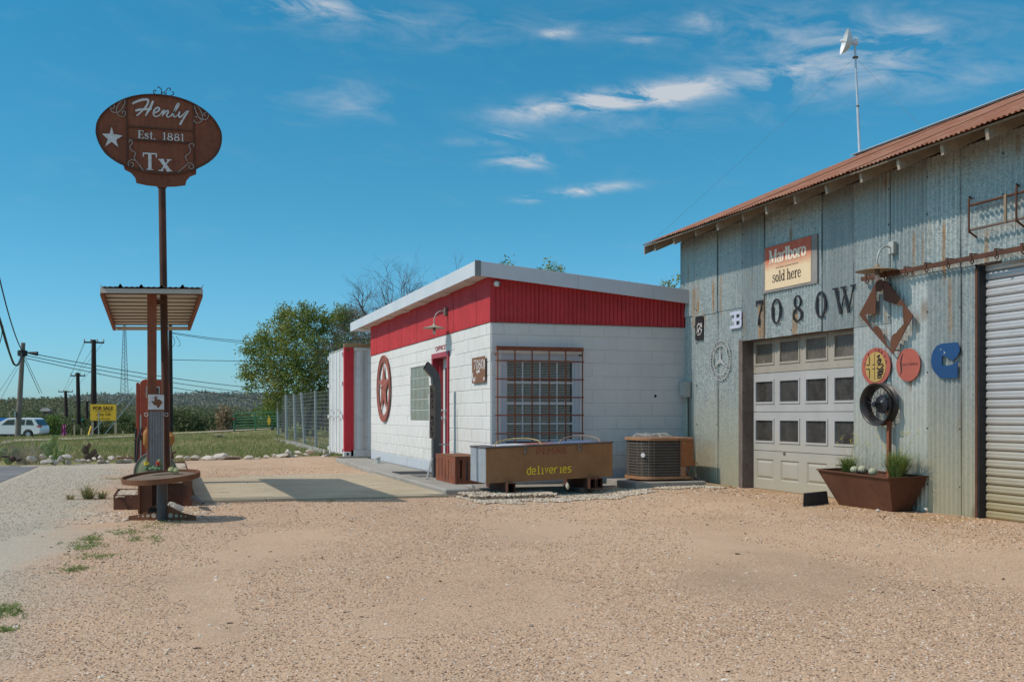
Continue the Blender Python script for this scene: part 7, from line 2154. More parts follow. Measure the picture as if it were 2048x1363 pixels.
# old gas pump behind
tg = 16.5
pm = A(307, 905, tg)
gp_ = thing('gas_pump', (pm.x, pm.y, .15), 'old faded red gas pump behind the ribbed panel on the island', 'gas pump')
Z = lambda y, t=tg: EYE + (HY - y) * t / F
xw0 = A(279.5, 0, tg); xw1 = onY(339, 0, xw0.y)
frp = FR((xw0.x, xw0.y, 0), (1, 0, 0), (0, 0, 1), (0, -1, 0))
Lp = (Vector((xw1.x, xw1.y, 0)) - Vector((xw0.x, xw0.y, 0))).length
zt_ = Z(758)
def rtop(x0, x1, z0, z1, r): return [(x0, z0), (x1, z0)] + [(x1 - r + r * math.cos(R(a)), z1 - r + r * math.sin(R(a))) for a in range(0, 91, 15)] + [(x0 + r + r * math.cos(R(a)), z1 - r + r * math.sin(R(a))) for a in range(90, 181, 15)]
MB().prism(rtop(0, Lp, .15, zt_, .085), frp, -.36, 0).build('body', M['pump_red'], gp_, bevel=.006)
MB().prism(rtop(-.056, -.008, .15, zt_ - .05, .022), frp, -.34, -.02).build('side_column', M['pump_red'], gp_, bevel=.004)
MB().prism([(.0, .15), (.026, .15), (.026, Z(829)), (.0, Z(829))], frp, .002, .02).build('trim_strip', M['pale_steel'], gp_)
MB().prism([(.09, Z(795)), (.30, Z(795)), (.30, Z(772)), (.09, Z(772))], frp, .001, .012).build('dial_frame', M['pale_steel'], gp_)
MB().prism([(.11, Z(793)), (.28, Z(793)), (.28, Z(775)), (.11, Z(775))], frp, .0125, .016).build('dial', M['pane_dark'], gp_)
hs = MB()
hs.tube(catmull([A(284, 855, tg - .12), A(277, 875, tg - .2), A(275, 905, tg - .2), A(272, 925, tg - .2)], 5), .016, 8)
hs.tube(catmull([A(272, 856, tg - .1), A(271, 880, tg - .1), A(270, 925, tg - .1)], 4), .014, 8)
hs.build('hose', M['black_iron'], gp_, smooth=True)
MB().bar(A(268, 879, tg - .15), A(286, 877, tg - .15), .035).bar(A(281, 870, tg - .15), A(289, 885, tg - .15), .04).build('nozzle', M['rust_dark'], gp_, bevel=.004)
# orange cylinders
for (px, y0, y1, r_, lab) in ((294.5, 858, 888, .055, 'orange rusty cylinder on the left side behind the ribbed panel'), (342, 868, 882, .05, 'orange rusty cylinder peeking out right of the sign pole')):
    t = 14.6; c0 = A(px, y1, t)
    cy = thing('fuel_canister', c0, lab, 'canister'); hh = (y1 - y0) * t / F
    MB().lathe(c0, [(.02, -.06), (r_ * .7, -.02), (r_, 0), (r_, hh * .75), (r_ * .6, hh * .95), (.02, hh), (.02, hh + .03)], 18, cap=True).build('body', M['pump_orange'], cy, smooth=True)
    MB().tube([c0 + Vector((0, 0, -.05)), c0 + Vector((0, .05, -.4))], .012, 8).build('pipe', M['cast'], cy)
# horizontal tank end
tt = 14.9; tc_ = A(311, 944, tt)
tk = thing('small_tank', (tc_.x, tc_.y, tc_.z - .3), 'pale green round tank end lying behind the ribbed panel', 'tank')
MB().lathe(tc_, [(.001, .075), (.10, .07), (.20, .05), (.265, .02), (.282, .0)], 40, axis=(0, -1, 0)).lathe(tc_, [(.282, 0), (.282, -.7), (.001, -.78)], 40, axis=(0, -1, 0)).build('shell', M['tank'], tk, smooth=True)
MB().lathe(tc_, [(.283, -.02), (.296, -.02), (.296, .03), (.283, .03)], 40, axis=(0, -1, 0)).build('rim', M['tank_rim'], tk, smooth=True)
m = MB().bar(A(237, 915, 19.5), A(272, 915, 19.5), .09, .03)
o = m.build('rusty_bar', M['rust_orange'], None); tag(o, 'rusty flat bar showing left of the gas pump above the rocks', 'bar')
v_ = A(345, 907, 15.6)
o = MB().tube([v_ + Vector((0, 0, -.12)), v_, v_ + E1 * .05 + Vector((0, 0, .03))], .016, 8).tube([v_ + E1 * -.03 + Vector((0, 0, .02)), v_ + E1 * .05 + Vector((0, 0, .02))], .01, 6).build('tap', M['rust_dark'], None); tag(o, 'rusty tap right of the pole in the island bed', 'tap')

# ================================================================== shipping container
CX0, CYF, CT, CB = 4.04, 25.3, 2.66, .03
con = thing('shipping_container', (CX0, CYF, 0), 'white shipping container with red corner post behind the office', 'container')
MB().box((CX0, CYF, CB), (CX0 + .235, CYF + .12, CT)).build('corner_post', M['container_red'], con, bevel=.006)
MB().box((CX0 - .01, CYF - .01, CB - .0), (CX0 + .17, CYF + .14, CB + .12)).box((CX0 - .008, CYF + 2.31, CB), (CX0 + .17, CYF + 2.45, CB + .12)).build('corner_casting', M['container'], con, bevel=.008)
MB().box((CX0 + .06, CYF - .013, CB + .03), (CX0 + .11, CYF - .0105, CB + .09)).build('casting_hole', M['dark_inside'], con)
MB().lathe((CX0 + .09, CYF - .004, CT - .06), [(.001, .003), (.03, .002), (.03, -.01)], 14, axis=(0, -1, 0)).build('casting_hole', M['rust_orange'], con)
v, f, x = [], [], CX0 + .24
zz0, zz1 = CB + .16, CT - .07
pr = []
while x < 7.9:
    for dx, dy in ((0, .03), (.07, .03), (.14, .0), (.21, .0)): pr.append((x + dx, CYF + .012 + dy))
    x += .278
for (x, y) in pr: v += [(x, y, zz0), (x, y, zz1)]
MB().add(v, [(2 * i, 2 * i + 2, 2 * i + 3, 2 * i + 1) for i in range(len(pr) - 1)]).build('side_wall', M['container'], con)
MB().box((CX0 + .17, CYF, CB + .0), (8.6, CYF + .06, CB + .155)).build('bottom_rail', M['container'], con)
MB().box((CX0 + .24, CYF, CT - .068), (8.6, CYF + .05, CT)).build('top_rail', M['container'], con)
MB().box((CX0 + .02, CYF + .03, CT - .02), (8.6, CYF + 2.4, CT - .005)).build('roof', M['container'], con)
MB().box((CX0 + .0, CYF + 2.36, CB), (CX0 + .10, CYF + 2.44, CT)).build('corner_post', M['container'], con)
for d_ in range(2):
    y0 = CYF + .12 + d_ * 1.13; y1 = y0 + 1.12
    fr = fX(CX0 + .02)
    dd = MB(); P = []
    y = y0
    while y < y1 - .02:
        for dy, dx in ((0, 0), (.06, 0), (.09, .03), (.15, .03), (.18, 0)):
            if y + dy <= y1: P.append((CX0 + dx, y + dy))
        y += .22
    v = []
    for (x, y) in P: v += [(x, y, CB + .06), (x, y, CT - .05)]
    dd.add(v, [(2 * i, 2 * i + 2, 2 * i + 3, 2 * i + 1) for i in range(len(P) - 1)])
    dd.build('door', M['container'], con)
    for k_ in range(2):
        yy = y0 + .28 + k_ * .52
        MB().tube([(CX0 - .045, yy, CB + .05), (CX0 - .045, yy, CT - .06)], .017, 8).build('lock_rod', M['container'], con, smooth=True)
    for z in (CB + .1, .95, 1.75, CT - .2):
        yy = y0 + .02 if d_ == 0 else y1 - .02
        MB().box((CX0 - .045, yy - .07, z), (CX0 + .0, yy + .07, z + .09)).build('hinge', M['container'], con)
    MB().bar((CX0 - .06, y0 + .3, 1.15), (CX0 - .06, y0 + .72, 1.18), .03).bar((CX0 - .06, y0 + .3, 1.0), (CX0 - .06, y0 + .8, .98), .03).build('door_lever', M['ebox'], con)
o = MB().box((CX0 + .0, CYF + .0, CT + .004), (8.4, CYF + .10, CT + .094)).build('timber', M['fresh_wood'], None, bevel=.003); tag(o, 'long yellow timber lying along the container top edge', 'timber')
cs = MB(); v, f = corr_pts(1.4, 0, 3.6, .076, .012, FR((CX0 + .3, CYF + .4, CT + .10), (0, 1, 0), (1, 0, .0), (0, 0, 1)), .0, 6)
o = MB().add(v, f).build('tin_sheet', M['steel_mast'], None, smooth=True); tag(o, 'corrugated tin sheet lying on top of the container', 'sheet')

# low wall, fence with bars and mesh
def wallrun(pts, th, name, label, hgt_=.16):
    m = MB()
    for (a, b) in zip(pts, pts[1:]):
        d = (b - a).normalized(); n_ = Vector((-d.y, d.x, 0)) * th / 2
        za, zb2 = hgt(a.x, a.y), hgt(b.x, b.y)
        m.add([a - n_ + Vector((0, 0, za - .2 - a.z)), a + n_ + Vector((0, 0, za - .2 - a.z)), a + n_, a - n_, b - n_ + Vector((0, 0, zb2 - .2 - b.z)), b + n_ + Vector((0, 0, zb2 - .2 - b.z)), b + n_, b - n_], [(0, 1, 2, 3), (4, 7, 6, 5), (3, 2, 6, 7), (0, 3, 7, 4), (1, 5, 6, 2)])
    o = m.build(name, M['concrete'], None); tag(o, label, 'wall'); return o
W1 = [A(652, 902, 29.5), A(620, 893, 32.5), (A(585, 883, 37)), A(548, 876, 44)]
wallrun(W1, .3, 'low_wall', 'low curving concrete wall at the foot of the pipe fence')
W2 = [A(548, 876, 44), A(448, 877, 46)]
wallrun(W2, .35, 'low_wall', 'straight low concrete ledge before the green gate')
rock(440, 872, 30, 12, 47, label='pale flat stone pile at the left end of the concrete ledge', k=4); rock(447, 880, 18, 8, 46, label='white block below the flat stones at the concrete ledge', k=0)
o = MB().tube([A(645, 912, 28.2), A(648, 911, 29)], .075, 14, cap=False).build('drain_pipe', M['concrete'], None); tag(o, 'round grey pipe stub lying among rocks beside the container', 'pipe')
fnc = thing('pipe_fence', A(600, 890, 36), 'grey pipe posts with wire mesh fence left of the container', 'fence')
FP = [(556.5, 556.5, 790, 874, 47), (572, 573.5, 788, 877, 42), (588, 591, 787, 880, 39), (603, 609.5, 784, 885, 36), (630.5, 632, 780, 889, 33)]
for (xt, xb, yt, yb, t) in FP:
    MB().tube([A(xb, yb + 4, t), A(xt, yt, t)], 2.6 * t / F, 8).build('post', M['galv_pipe'], fnc, smooth=True)
pc = FP + [(664, 664, 776, 896, 30)]
wm_ = MB()
for (a, b) in zip(pc, pc[1:]):
    for k_ in range(15):
        f_ = k_ / 14
        p_, q = A(a[0] + (a[1] - a[0]) * f_, a[2] + 4 + (a[3] - a[2] - 4) * f_, a[4]), A(b[0] + (b[1] - b[0]) * f_, b[2] + 4 + (b[3] - b[2] - 4) * f_, b[4])
        wm_.tube([p_, q], .0035, 3, cap=False)
    for k_ in range(1, 12):
        f_ = k_ / 12
        wm_.tube([A(a[1], a[3], a[4]).lerp(A(b[1], b[3], b[4]), f_), A(a[0], a[2] + 4, a[4]).lerp(A(b[0], b[2] + 4, b[4]), f_)], .003, 3, cap=False)
wm_.build('wire_mesh', M['galv_pipe'], fnc, kind='stuff')
# picket fence pieces glimpsed behind
pk = thing('board_fence', A(615, 880, 52), 'grey weathered board fence under the big tree', 'fence')
for i in range(14):
    px = 566 + i * 8
    t = 54; g_ = g3(px, t)
    MB().box((g_.x - .08, g_.y - .015, g_.z - .1), (g_.x + .08, g_.y + .015, g_.z + 1.2 + rnd.uniform(-.1, .1))).build('board', M['old_wood'], pk)
# green pipe gate
gt = 62.0
gate = thing('pipe_gate', g3(512, gt), 'green tubular farm gate with yellow marker beyond the field', 'gate')
yt_, yb_ = 826, 856
for i, y in enumerate((826, 833.5, 838.5, 844, 849.5, 855)):
    MB().tube([A(470, y + .4, gt), A(553, y - 1.5, gt)], .035, 6).build('rail', M['gate_green'], gate, smooth=True)
for x in (468.5, 511, 553):
    MB().tube([A(x, 861, gt), A(x, 827 if x < 500 else 825, gt)], .05 if x < 500 else .04, 6).build('upright', M['gate_green'], gate, smooth=True)
MB().tube(catmull([A(468.5, 835, gt), A(469.5, 829, gt), A(474, 826, gt)], 4), .045, 6).build('corner', M['gate_green'], gate)
q = A(538, 841, gt - .1)
MB().prism([(0, -.3), (.11, 0), (0, .32), (-.11, 0)], FR(q, E1, (0, 0, 1), -E2), 0, .02).build('marker', M['sign_yellow'], gate)
MB().box(tuple(A(466.5, 839, gt - .05)), tuple(A(469.5, 836, gt - .1))).build('reflector', M['container_red'], gate)

# ================================================================== for sale sign, road things
ft_ = 75.0
fs_ = thing('for_sale_sign', g3(206, ft_), 'yellow FOR SALE board on two wooden posts beyond the field', 'sign')
FF = FR(A(180.8, 840.5, ft_), E1 + E2 * .02, (0, 0, 1), -E2)
px2m = ft_ / F
MB().prism([(0, 0), (51.4 * px2m, 0), (51.4 * px2m, 32.5 * px2m), (0, 32.5 * px2m)], FF, 0, .03).build('board', M['sign_yellow'], fs_)
for x0_, w in ((2, 3.4), (47.5, 4.2)):
    g_ = hgt(*A(182 + x0_, 860, ft_)[:2]); zb_ = g_ - .2 - FF.o.z
    MB().prism([(x0_ * px2m, zb_), ((x0_ + w) * px2m, zb_), ((x0_ + w) * px2m, 30 * px2m), (x0_ * px2m, 30 * px2m)], FF, -.12, -.005).build('post', M['post_wood'], fs_)
S2 = 27.26
def fsx(a, b): return ((a - 300) / S2 * px2m, (1100 - b) / S2 * px2m)
def fs_text(s, a0, a1, b0, b1, mat, **k):
    p_, q = fsx(a0, b1), fsx(a1, b0)
    o = text_on('lettering', s, FF, p_[0], q[0], p_[1], q[1], M[mat], fs_, th=.01, off=.031, **k)
fs_text('FOR SALE', 450, 1525, 325, 520, 'sign_ink', bold=.03)
fs_text('6.5 ACRE COMMERCIAL', 540, 1450, 565, 605, 'sign_ink_soft')
fs_text('Ashby Tullis', 605, 1385, 670, 880, 'sign_ink_soft', shear=.25, bold=.01)
fs_text('512-718-4540', 635, 1355, 955, 1030, 'sign_ink_soft', bold=.02)
MB().bar(A(182, 852, ft_ - .6), A(176, 872, ft_ - 1.2), .08).build('brace', M['sign_yellow'], fs_)

def pole(name, xt, yt, xb, yb, t, rt, rb, mat, label, arm=None):
    g_ = A(xb, yb, t); top = A(xt, yt, t)
    gz_ = hgt(g_.x, g_.y) - .3
    o = thing(name, (g_.x, g_.y, gz_), label, 'utility pole')
    MB().tube([(g_.x, g_.y, gz_), g_.lerp(top, .5), top], [rb, (rt + rb) / 2, rt], 12).build('pole', M[mat], o, smooth=True)
    if arm:
        (xa, ya, xb_, yb2) = arm
        MB().bar(A(xa, ya, t), A(xb_, yb2, t), .10, .12).build('crossarm', M['pole_dark'], o)
        for k_ in range(4):
            q = A(xa, ya, t).lerp(A(xb_, yb2, t), (.02, .34, .66, .98)[k_])
            MB().lathe(q + Vector((0, 0, .05)), [(.03, 0), (.06, .05), (.04, .12), (.06, .18), (.02, .24)], 8).build('insulator', M['ebox'], o)
    return o
PT = 62
p1_ = pole('utility_pole', 46.5, 685, 35, 868, PT, .12, .17, 'pole_grey', 'leaning grey wooden utility pole at the left edge in front of the white car')
MB().box(tuple(A(28, 833, PT - .3)), tuple(A(33, 822, PT - .0))).build('meter_box', M['ebox'], p1_)
MB().lathe(A(45, 706, PT), [(.10, -.2), (.28, -.15), (.28, .15), (.1, .2)], 10).build('cable_clamp', M['black_iron'], p1_)
MB().tube([A(56, 705, PT), A(75, 707, PT)], [.05, .13], 8).build('splice_case', M['wire'], p1_)
pole('utility_pole', 187.5, 679, 187.5, 868, 80, .16, .24, 'pole_dark', 'tall dark utility pole with crossarm behind the FOR SALE board', (168, 684, 208, 685))
pole('utility_pole', 155.5, 745, 158, 871, 105, .17, .24, 'pole_dark', 'middle dark utility pole with crossarm left of the FOR SALE board', (141, 751, 170, 751))
pole('utility_pole', 131, 781, 134, 871, 135, .18, .26, 'pole_dark', 'farthest short dark utility pole with crossarm beside pink cloth', (117, 783, 145.5, 783))
pole('utility_pole', 340.5, 640, 341.5, 864, 84, .14, .2, 'pole_dark', 'dark utility pole just right of the sign pole beyond the field', None)
pole('utility_pole', 174, 802, 174, 862, 160, .2, .25, 'pole_dark', 'small far dark utility pole between the taller ones', (150, 803, 188, 803))
def span(name, a, b, sag, r_, label, n=14, mat='wire'):
    m = MB(); pts = [a.lerp(b, i / n) - Vector((0, 0, sag * 4 * (i / n) * (1 - i / n))) for i in range(n + 1)]
    m.tube(pts, r_, 4, cap=False); o = m.build(name, M[mat], None); tag(o, label, 'cable'); return o
span('overhead_wire', A(50, 704, PT), A(760, 782, 120), .9, .024, 'topmost overhead cable running right from the leaning grey pole')
span('overhead_wire', A(50, 710, PT), A(760, 795, 120), .9, .022, 'middle overhead cable running right from the leaning grey pole')
span('overhead_wire', A(52, 716, PT), A(760, 806, 120), 1.0, .022, 'lowest overhead cable running right from the leaning grey pole')
span('overhead_wire', A(341, 664, 84), A(640, 686, 95), .3, .022, 'upper overhead wire right of the canopy')
span('overhead_wire', A(341, 666, 84), A(640, 692, 95), .3, .020, 'second overhead wire just under the upper one right of the canopy')
span('overhead_wire', A(345, 719, 84), A(640, 722, 90), .05, .022, 'level overhead wire between sign pole and big tree')
span('overhead_wire', A(45, 702, PT), A(-20, 470, 40), .6, .030, 'steep cable rising to the left edge from the leaning pole', 16)
m = MB()
for k_, (x1, y1, r_) in enumerate(((36, 733, .05), (30, 735, .035))):
    m.tube(catmull([A(44, 705, PT), A(38 - k_ * 2, 727, 58), A(28 - k_ * 2, 727 - k_, 54), A(14, 690 - k_ * 5, 48), A(3, 652 - k_ * 5, 45), A(-12, 600, 42)], 6), r_, 5, cap=False)
m.tube(catmull([A(8, 668, 46), A(5, 650, 45), A(3, 672, 46), A(-2, 690, 46)], 6), .02, 4, cap=False)
o = m.build('drooping_cable', M['wire'], None); tag(o, 'thick drooping cable loop at the left edge of the photo', 'cable')
m = MB()
m.tube([A(47, 715, PT), A(79, 786, PT + 14)], .02, 4).tube([A(49, 712, PT), A(84, 786, PT + 15)], .016, 4)
o = m.build('guy_wire', M['wire'], None); tag(o, 'pair of guy wires slanting right from the leaning grey pole', 'wire')
m = MB()
for (x0_, y0_, x1_, y1_) in ((170, 685, 128, 780), (187, 694, 130, 783), (205, 686, 160, 745), (187, 735, 160, 765), (168, 684, 142, 750), (190, 735, 201, 750)):
    m.tube([A(x0_, y0_, 80), A(x1_, y1_, 125)], .014, 3, cap=False)
o = m.build('line_wires', M['wire_thin'], None); tag(o, 'thin wires strung between the dark utility poles', 'wire')
m = MB().tube([A(36, 735, PT), A(0, 800, PT - 6)], .012, 3).tube([A(32, 733, PT), A(-6, 790, PT - 6)], .012, 3)
o = m.build('guy_wire', M['wire_thin'], None); tag(o, 'faint guy wires slanting left from the leaning grey pole', 'wire')
m = MB().tube(catmull([A(345, 672, 84), A(349, 680, 84), A(349, 687, 84), A(345, 693, 84)], 4), .02, 4).tube(catmull([A(352, 672, 84), A(359, 682, 84), A(360, 690, 84), A(355, 692, 84)], 4), .02, 4)
o = m.build('wire_tail', M['wire_thin'], None); tag(o, 'two curled wire tails hanging below the canopy on the right', 'wire')
for (x0_, y0_, x1_, y1_, l) in ((265, 775, 176, 872, 'left pale guy wire crossing behind the FOR SALE board'), (277, 783, 208, 870, 'right pale guy wire right of the FOR SALE board')):
    o = MB().tube([A(x0_, y0_, 82), A(x1_, y1_, 76)], .022, 4).build('guy_wire', M['steel_mast'], None); tag(o, l, 'wire')
# lattice radio tower
tw = thing('radio_tower', A(249, 788, 420), 'far thin lattice radio tower rising behind the pump canopy', 'tower')
tt_ = 420
lg = [(241, 256.5), (249, 248)]
def twp(f_, s_): 
    y = 790 + (640 - 790) * f_; x = (240.7 + (247.3 - 240.7) * f_) if s_ == 0 else ((256.6 + (251 - 256.6) * f_) if s_ == 1 else (250 + (249 - 250) * f_))
    return A(x, y, tt_ + (0 if s_ < 2 else 2.4 * (1 - f_)))
for s_ in range(3): MB().tube([twp(0, s_), twp(1, s_)], .10, 4).build('leg', M['wire_thin'], tw)
m = MB()
for i in range(34):
    f0, f1 = i / 34, (i + 1) / 34
    for (s0_, s1_) in ((0, 1), (1, 2), (2, 0)):
        a_, b_ = (s0_, s1_) if i % 2 else (s1_, s0_)
        m.tube([twp(f0, a_), twp(f1, b_)], .05, 3, cap=False)
m.build('bracing', M['wire_thin'], tw, kind='stuff')

# white car
ct = 88.0
cg = A(57, 878, ct); gz_ = EYE + (HY - 877) * ct / F
car = thing('white_car', (cg.x, cg.y, gz_), 'white sport utility car on the road behind the leaning utility pole', 'car')
CFR = FR((A(80.5, 0, ct).x, A(80.5, 0, ct).y, gz_), -E1, (0, 0, 1), -E2)      # a: from rear to front
HW = .95
prof = [(0.05, .50), (.02, .75), (.05, 1.02), (.12, 1.10), (.22, 1.22), (.52, 1.68), (.75, 1.75), (2.4, 1.76), (2.8, 1.70), (3.75, 1.18), (4.6, 1.08), (4.95, .95), (5.02, .6), (4.98, .40), (4.45, .36)]
arch = lambda cx_: [(cx_ + .44 * math.cos(R(a)), .36 + .44 * math.sin(R(a))) for a in range(0, 181, 20)]
poly = prof + arch(3.98) + [(3.0, .32), (1.9, .32)] + arch(1.02) + [(.3, .38)]
MB().prism(poly, CFR, -2 * HW + .08, -.0).build('body', M['white_car'], car, bevel=.03)
for pl_ in ([(.52, 1.14), (.72, 1.58), (1.15, 1.60), (1.22, 1.16)], [(1.32, 1.16), (1.26, 1.60), (2.05, 1.62), (2.10, 1.16)], [(2.18, 1.16), (2.14, 1.62), (2.72, 1.58), (3.25, 1.16)]):
    MB().prism(pl_, CFR, .001, .012).build('window', M['car_glass'], car)
MB().prism([(.10, 1.14), (.40, 1.60), (.50, 1.60), (.22, 1.14)], CFR, -1.7, -.05).build('rear_window', M['car_glass'], car)
MB().prism([(.0, .98), (.0, 1.12), (.30, 1.10), (.28, .98)], CFR, -.3, .012).build('tail_light', M['tail_red'], car)
MB().prism([(.3, .30), (4.9, .30), (4.9, .40), (.3, .40)], CFR, -.05, .006).build('sill', M['car_dark'], car)
for cx_ in (1.02, 3.98):
    wc = CFR.p(cx_, .36, .0)
    w_ = MB().lathe(wc, [(.22, .02), (.33, .02), (.36, 0), (.36, -.22), (.3, -.24)], 28, axis=tuple(-E2)).build('wheel', M['tyre'], car, smooth=True)
    MB().lathe(wc, [(.001, .012), (.06, .016), (.2, .0), (.22, .02)], 20, axis=tuple(-E2)).build('rim', M['alloy'], w_)
# road, street signs, signals
def strip_sheet(name, pts, w, mat, dz, kind='structure'):
    V, Fc = [], []
    for p_ in pts:
        for s_ in (-1, 1):
            q = Vector(p_) + E2 * s_ * w / 2; V.append((q.x, q.y, hgt(q.x, q.y) + dz))
    for i in range(len(pts) - 1): Fc.append((2 * i, 2 * i + 2, 2 * i + 3, 2 * i + 1))
    me = bpy.data.meshes.new(name); me.from_pydata(V, [], Fc); o = link_mesh(name, me, M[mat]); o['kind'] = kind
strip_sheet('road', [g3(px, 91.5) for px in range(-900, 500, 60)], 7, 'asphalt', .03)
sg = thing('road_sign', A(10, 870, 92), 'blue street name sign over a yellow left arrow sign at the left edge', 'road sign')
q0 = A(-10, 842, 92)
FG = FR(q0, E1, (0, 0, 1), -E2); s92 = 92 / F
MB().prism([(4 * s92, 0), (28 * s92, 0), (28 * s92, 7 * s92), (4 * s92, 7 * s92)], FG, 0, .03).build('name_board', M['sign_blue'], sg)
MB().prism([(3 * s92, -6 * s92), (12 * s92, -13 * s92), (22 * s92, -4 * s92), (17 * s92, -.5 * s92), (6 * s92, -.5 * s92)], FG, 0, .03).build('arrow_board', M['sign_yellow'], sg)
MB().prism([(11 * s92, -7 * s92), (13 * s92, -7 * s92), (13 * s92, -3 * s92), (14.5 * s92, -3 * s92), (12 * s92, -1.5 * s92), (9.5 * s92, -3 * s92), (11 * s92, -3 * s92)], FG, .031, .035).build('arrow', M['ink_dark'], sg)
MB().tube([A(19, 878, 92.2), A(19.5, 823, 92.2)], .06, 6).build('post', M['post_wood'], sg)
ts_ = thing('traffic_signal', A(60, 875, 98), 'pale traffic signal arm with two yellow signal heads by the leaning pole', 'traffic signal')
MB().tube([A(20, 837, 98), A(60, 835.5, 98)], .07, 6).build('arm', M['galv_pipe'], ts_)
MB().tube([A(60, 876, 98), A(60, 834, 98)], .1, 6).build('mast', M['galv_pipe'], ts_)
for x in (22.5, 43): MB().box(tuple(A(x - 1.2, 838.5, 97.8)), tuple(A(x + 1.2, 833, 98.1))).build('signal_head', M['sign_yellow'], ts_)
ts2 = thing('traffic_signal', A(149, 870, 110), 'small pale signal arm with green street sign beside the middle dark pole', 'traffic signal')
MB().tube([A(144, 838, 110), A(158, 838, 110)], .06, 6).tube([A(149, 873, 110), A(149, 838, 110)], .08, 6).build('arm', M['galv_pipe'], ts2)
MB().box(tuple(A(147.8, 838, 109.8)), tuple(A(150.2, 833.5, 110.1))).build('signal_head', M['sign_yellow'], ts2)
MB().prism([(0, 0), (.45, 0), (.45, .17), (0, .17)], FR(A(159, 840, 109.9), E1, (0, 0, 1), -E2), 0, .02).build('name_board', M['sign_green'], ts2)
for (xb, yt, yb, mt, l) in ((149, 848, 870, 'post_wood', 'short pale wooden post left of the FOR SALE board'), (163, 856, 870, 'post_wood', 'smaller pale stub post nearer the FOR SALE board'), (197.5, 822, 869, 'galv_pipe', 'thin pale pole in front of the tall dark utility pole'), (246, 861, 866, 'post_wood', 'tiny white stake right of the FOR SALE board')):
    o = MB().tube([A(xb, yb + 4, 74), A(xb, yt, 74)], .06 if mt == 'post_wood' else .045, 6).build('post', M[mt], None); tag(o, l, 'post')
pf = thing('pink_flag', A(128, 870, 74), 'pair of draped pink and purple cloths standing left of the dark poles', 'flag')
for k_, (x0_, x1_) in enumerate(((123, 127.5), (127.8, 132))):
    m = MB(); n_ = 8
    for j in range(n_ + 1):
        f_ = j / n_; y = 849 + 21 * f_; w_ = 1.2 + 1.2 * f_
        xc = (x0_ + x1_) / 2 + (math.sin(f_ * 5 + k_ * 2)) * .5
        m.v += [tuple(A(xc - w_, y, 74.0 + .1 * math.sin(f_ * 9))), tuple(A(xc, y, 74.15)), tuple(A(xc + w_, y, 74.0 - .1 * math.sin(f_ * 9)))]
    for j in range(n_):
        for i in range(2): m.f.append((3 * j + i, 3 * j + i + 1, 3 * j + i + 4, 3 * j + i + 3))
    m.build('cloth', M['pink'], pf)
# ================================================================== trees
def leaf_mat(name, c1, c2, c3, tr_=.3):
    k = NT(name)
    r_ = k.geo.outputs['Random Per Island']
    a = k.mix(r_, c1, c2)
    a = k.mix(k.ramp(k.noise(.9, 3, .6), .45, .65), a, c3)
    oi = k.n('ShaderNodeObjectInfo')
    a = k.mix(k.math('MULTIPLY', oi.outputs['Random'], .45), a, tuple(.5 * (p_ + q) * .8 for p_, q in zip(c1, c3)))
    m_ = k.fin(a, .55, 0, None, .3)
    tb = k.n('ShaderNodeBsdfTranslucent'); k.put(a, tb.inputs[0])
    ms = k.n('ShaderNodeMixShader'); ms.inputs[0].default_value = tr_
    k.t.links.new(k.b.outputs[0], ms.inputs[1]); k.t.links.new(tb.outputs[0], ms.inputs[2]); k.t.links.new(ms.outputs[0], k.out.inputs[0])
    return m_
M['leaf_oak'] = leaf_mat('oak_leaf', (.13, .20, .035), (.25, .31, .07), (.34, .33, .08))
M['leaf_dark'] = leaf_mat('cedar_leaf', (.065, .10, .035), (.11, .155, .05), (.16, .18, .07))
M['leaf_mid'] = leaf_mat('mesquite_leaf', (.09, .13, .048), (.15, .185, .07), (.19, .20, .095))
M['leaf_bright'] = leaf_mat('bright_leaf', (.09, .17, .03), (.17, .27, .05), (.23, .28, .07))
M['leaf_brown'] = leaf_mat('browned_leaf', (.26, .18, .10), (.36, .26, .155), (.20, .17, .09))
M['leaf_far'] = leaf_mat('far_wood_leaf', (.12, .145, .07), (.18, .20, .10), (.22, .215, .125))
M['leaf_hill'] = leaf_mat('distant_wood_leaf', (.17, .20, .17), (.24, .26, .21), (.29, .29, .235))  # distance haze is put into this paler, greyer leaf colour
def cards(P, size, rng, flat=.0):
    n = len(P)
    a = rng.normal(size=(n, 3)); a /= np.linalg.norm(a, axis=1)[:, None]
    b = rng.normal(size=(n, 3)); b -= a * (a * b).sum(1)[:, None]; b /= np.linalg.norm(b, axis=1)[:, None]
    s = size * rng.uniform(.55, 1.3, n)[:, None]
    V = np.stack([P - a * s, P + b * s * .42, P + a * s, P - b * s * .42], 1)
    return V.reshape(-1, 3), np.arange(4 * n).reshape(-1, 4)
def crown_points(blobs, per_area, rng, inner=.55):
    out = []
    for (c, r) in blobs:
        r = np.array(r if hasattr(r, '__len__') else (r, r, r))
        n = int(per_area * (r[0] * r[2]) * 4)
        d = rng.normal(size=(n, 3)); d /= np.linalg.norm(d, axis=1)[:, None]
        rad = rng.uniform(inner ** 3, 1, n) ** (1 / 3) * (1 + .10 * rng.normal(size=n))
        out.append(np.array(c) + d * r * rad[:, None])
    return np.concatenate(out)
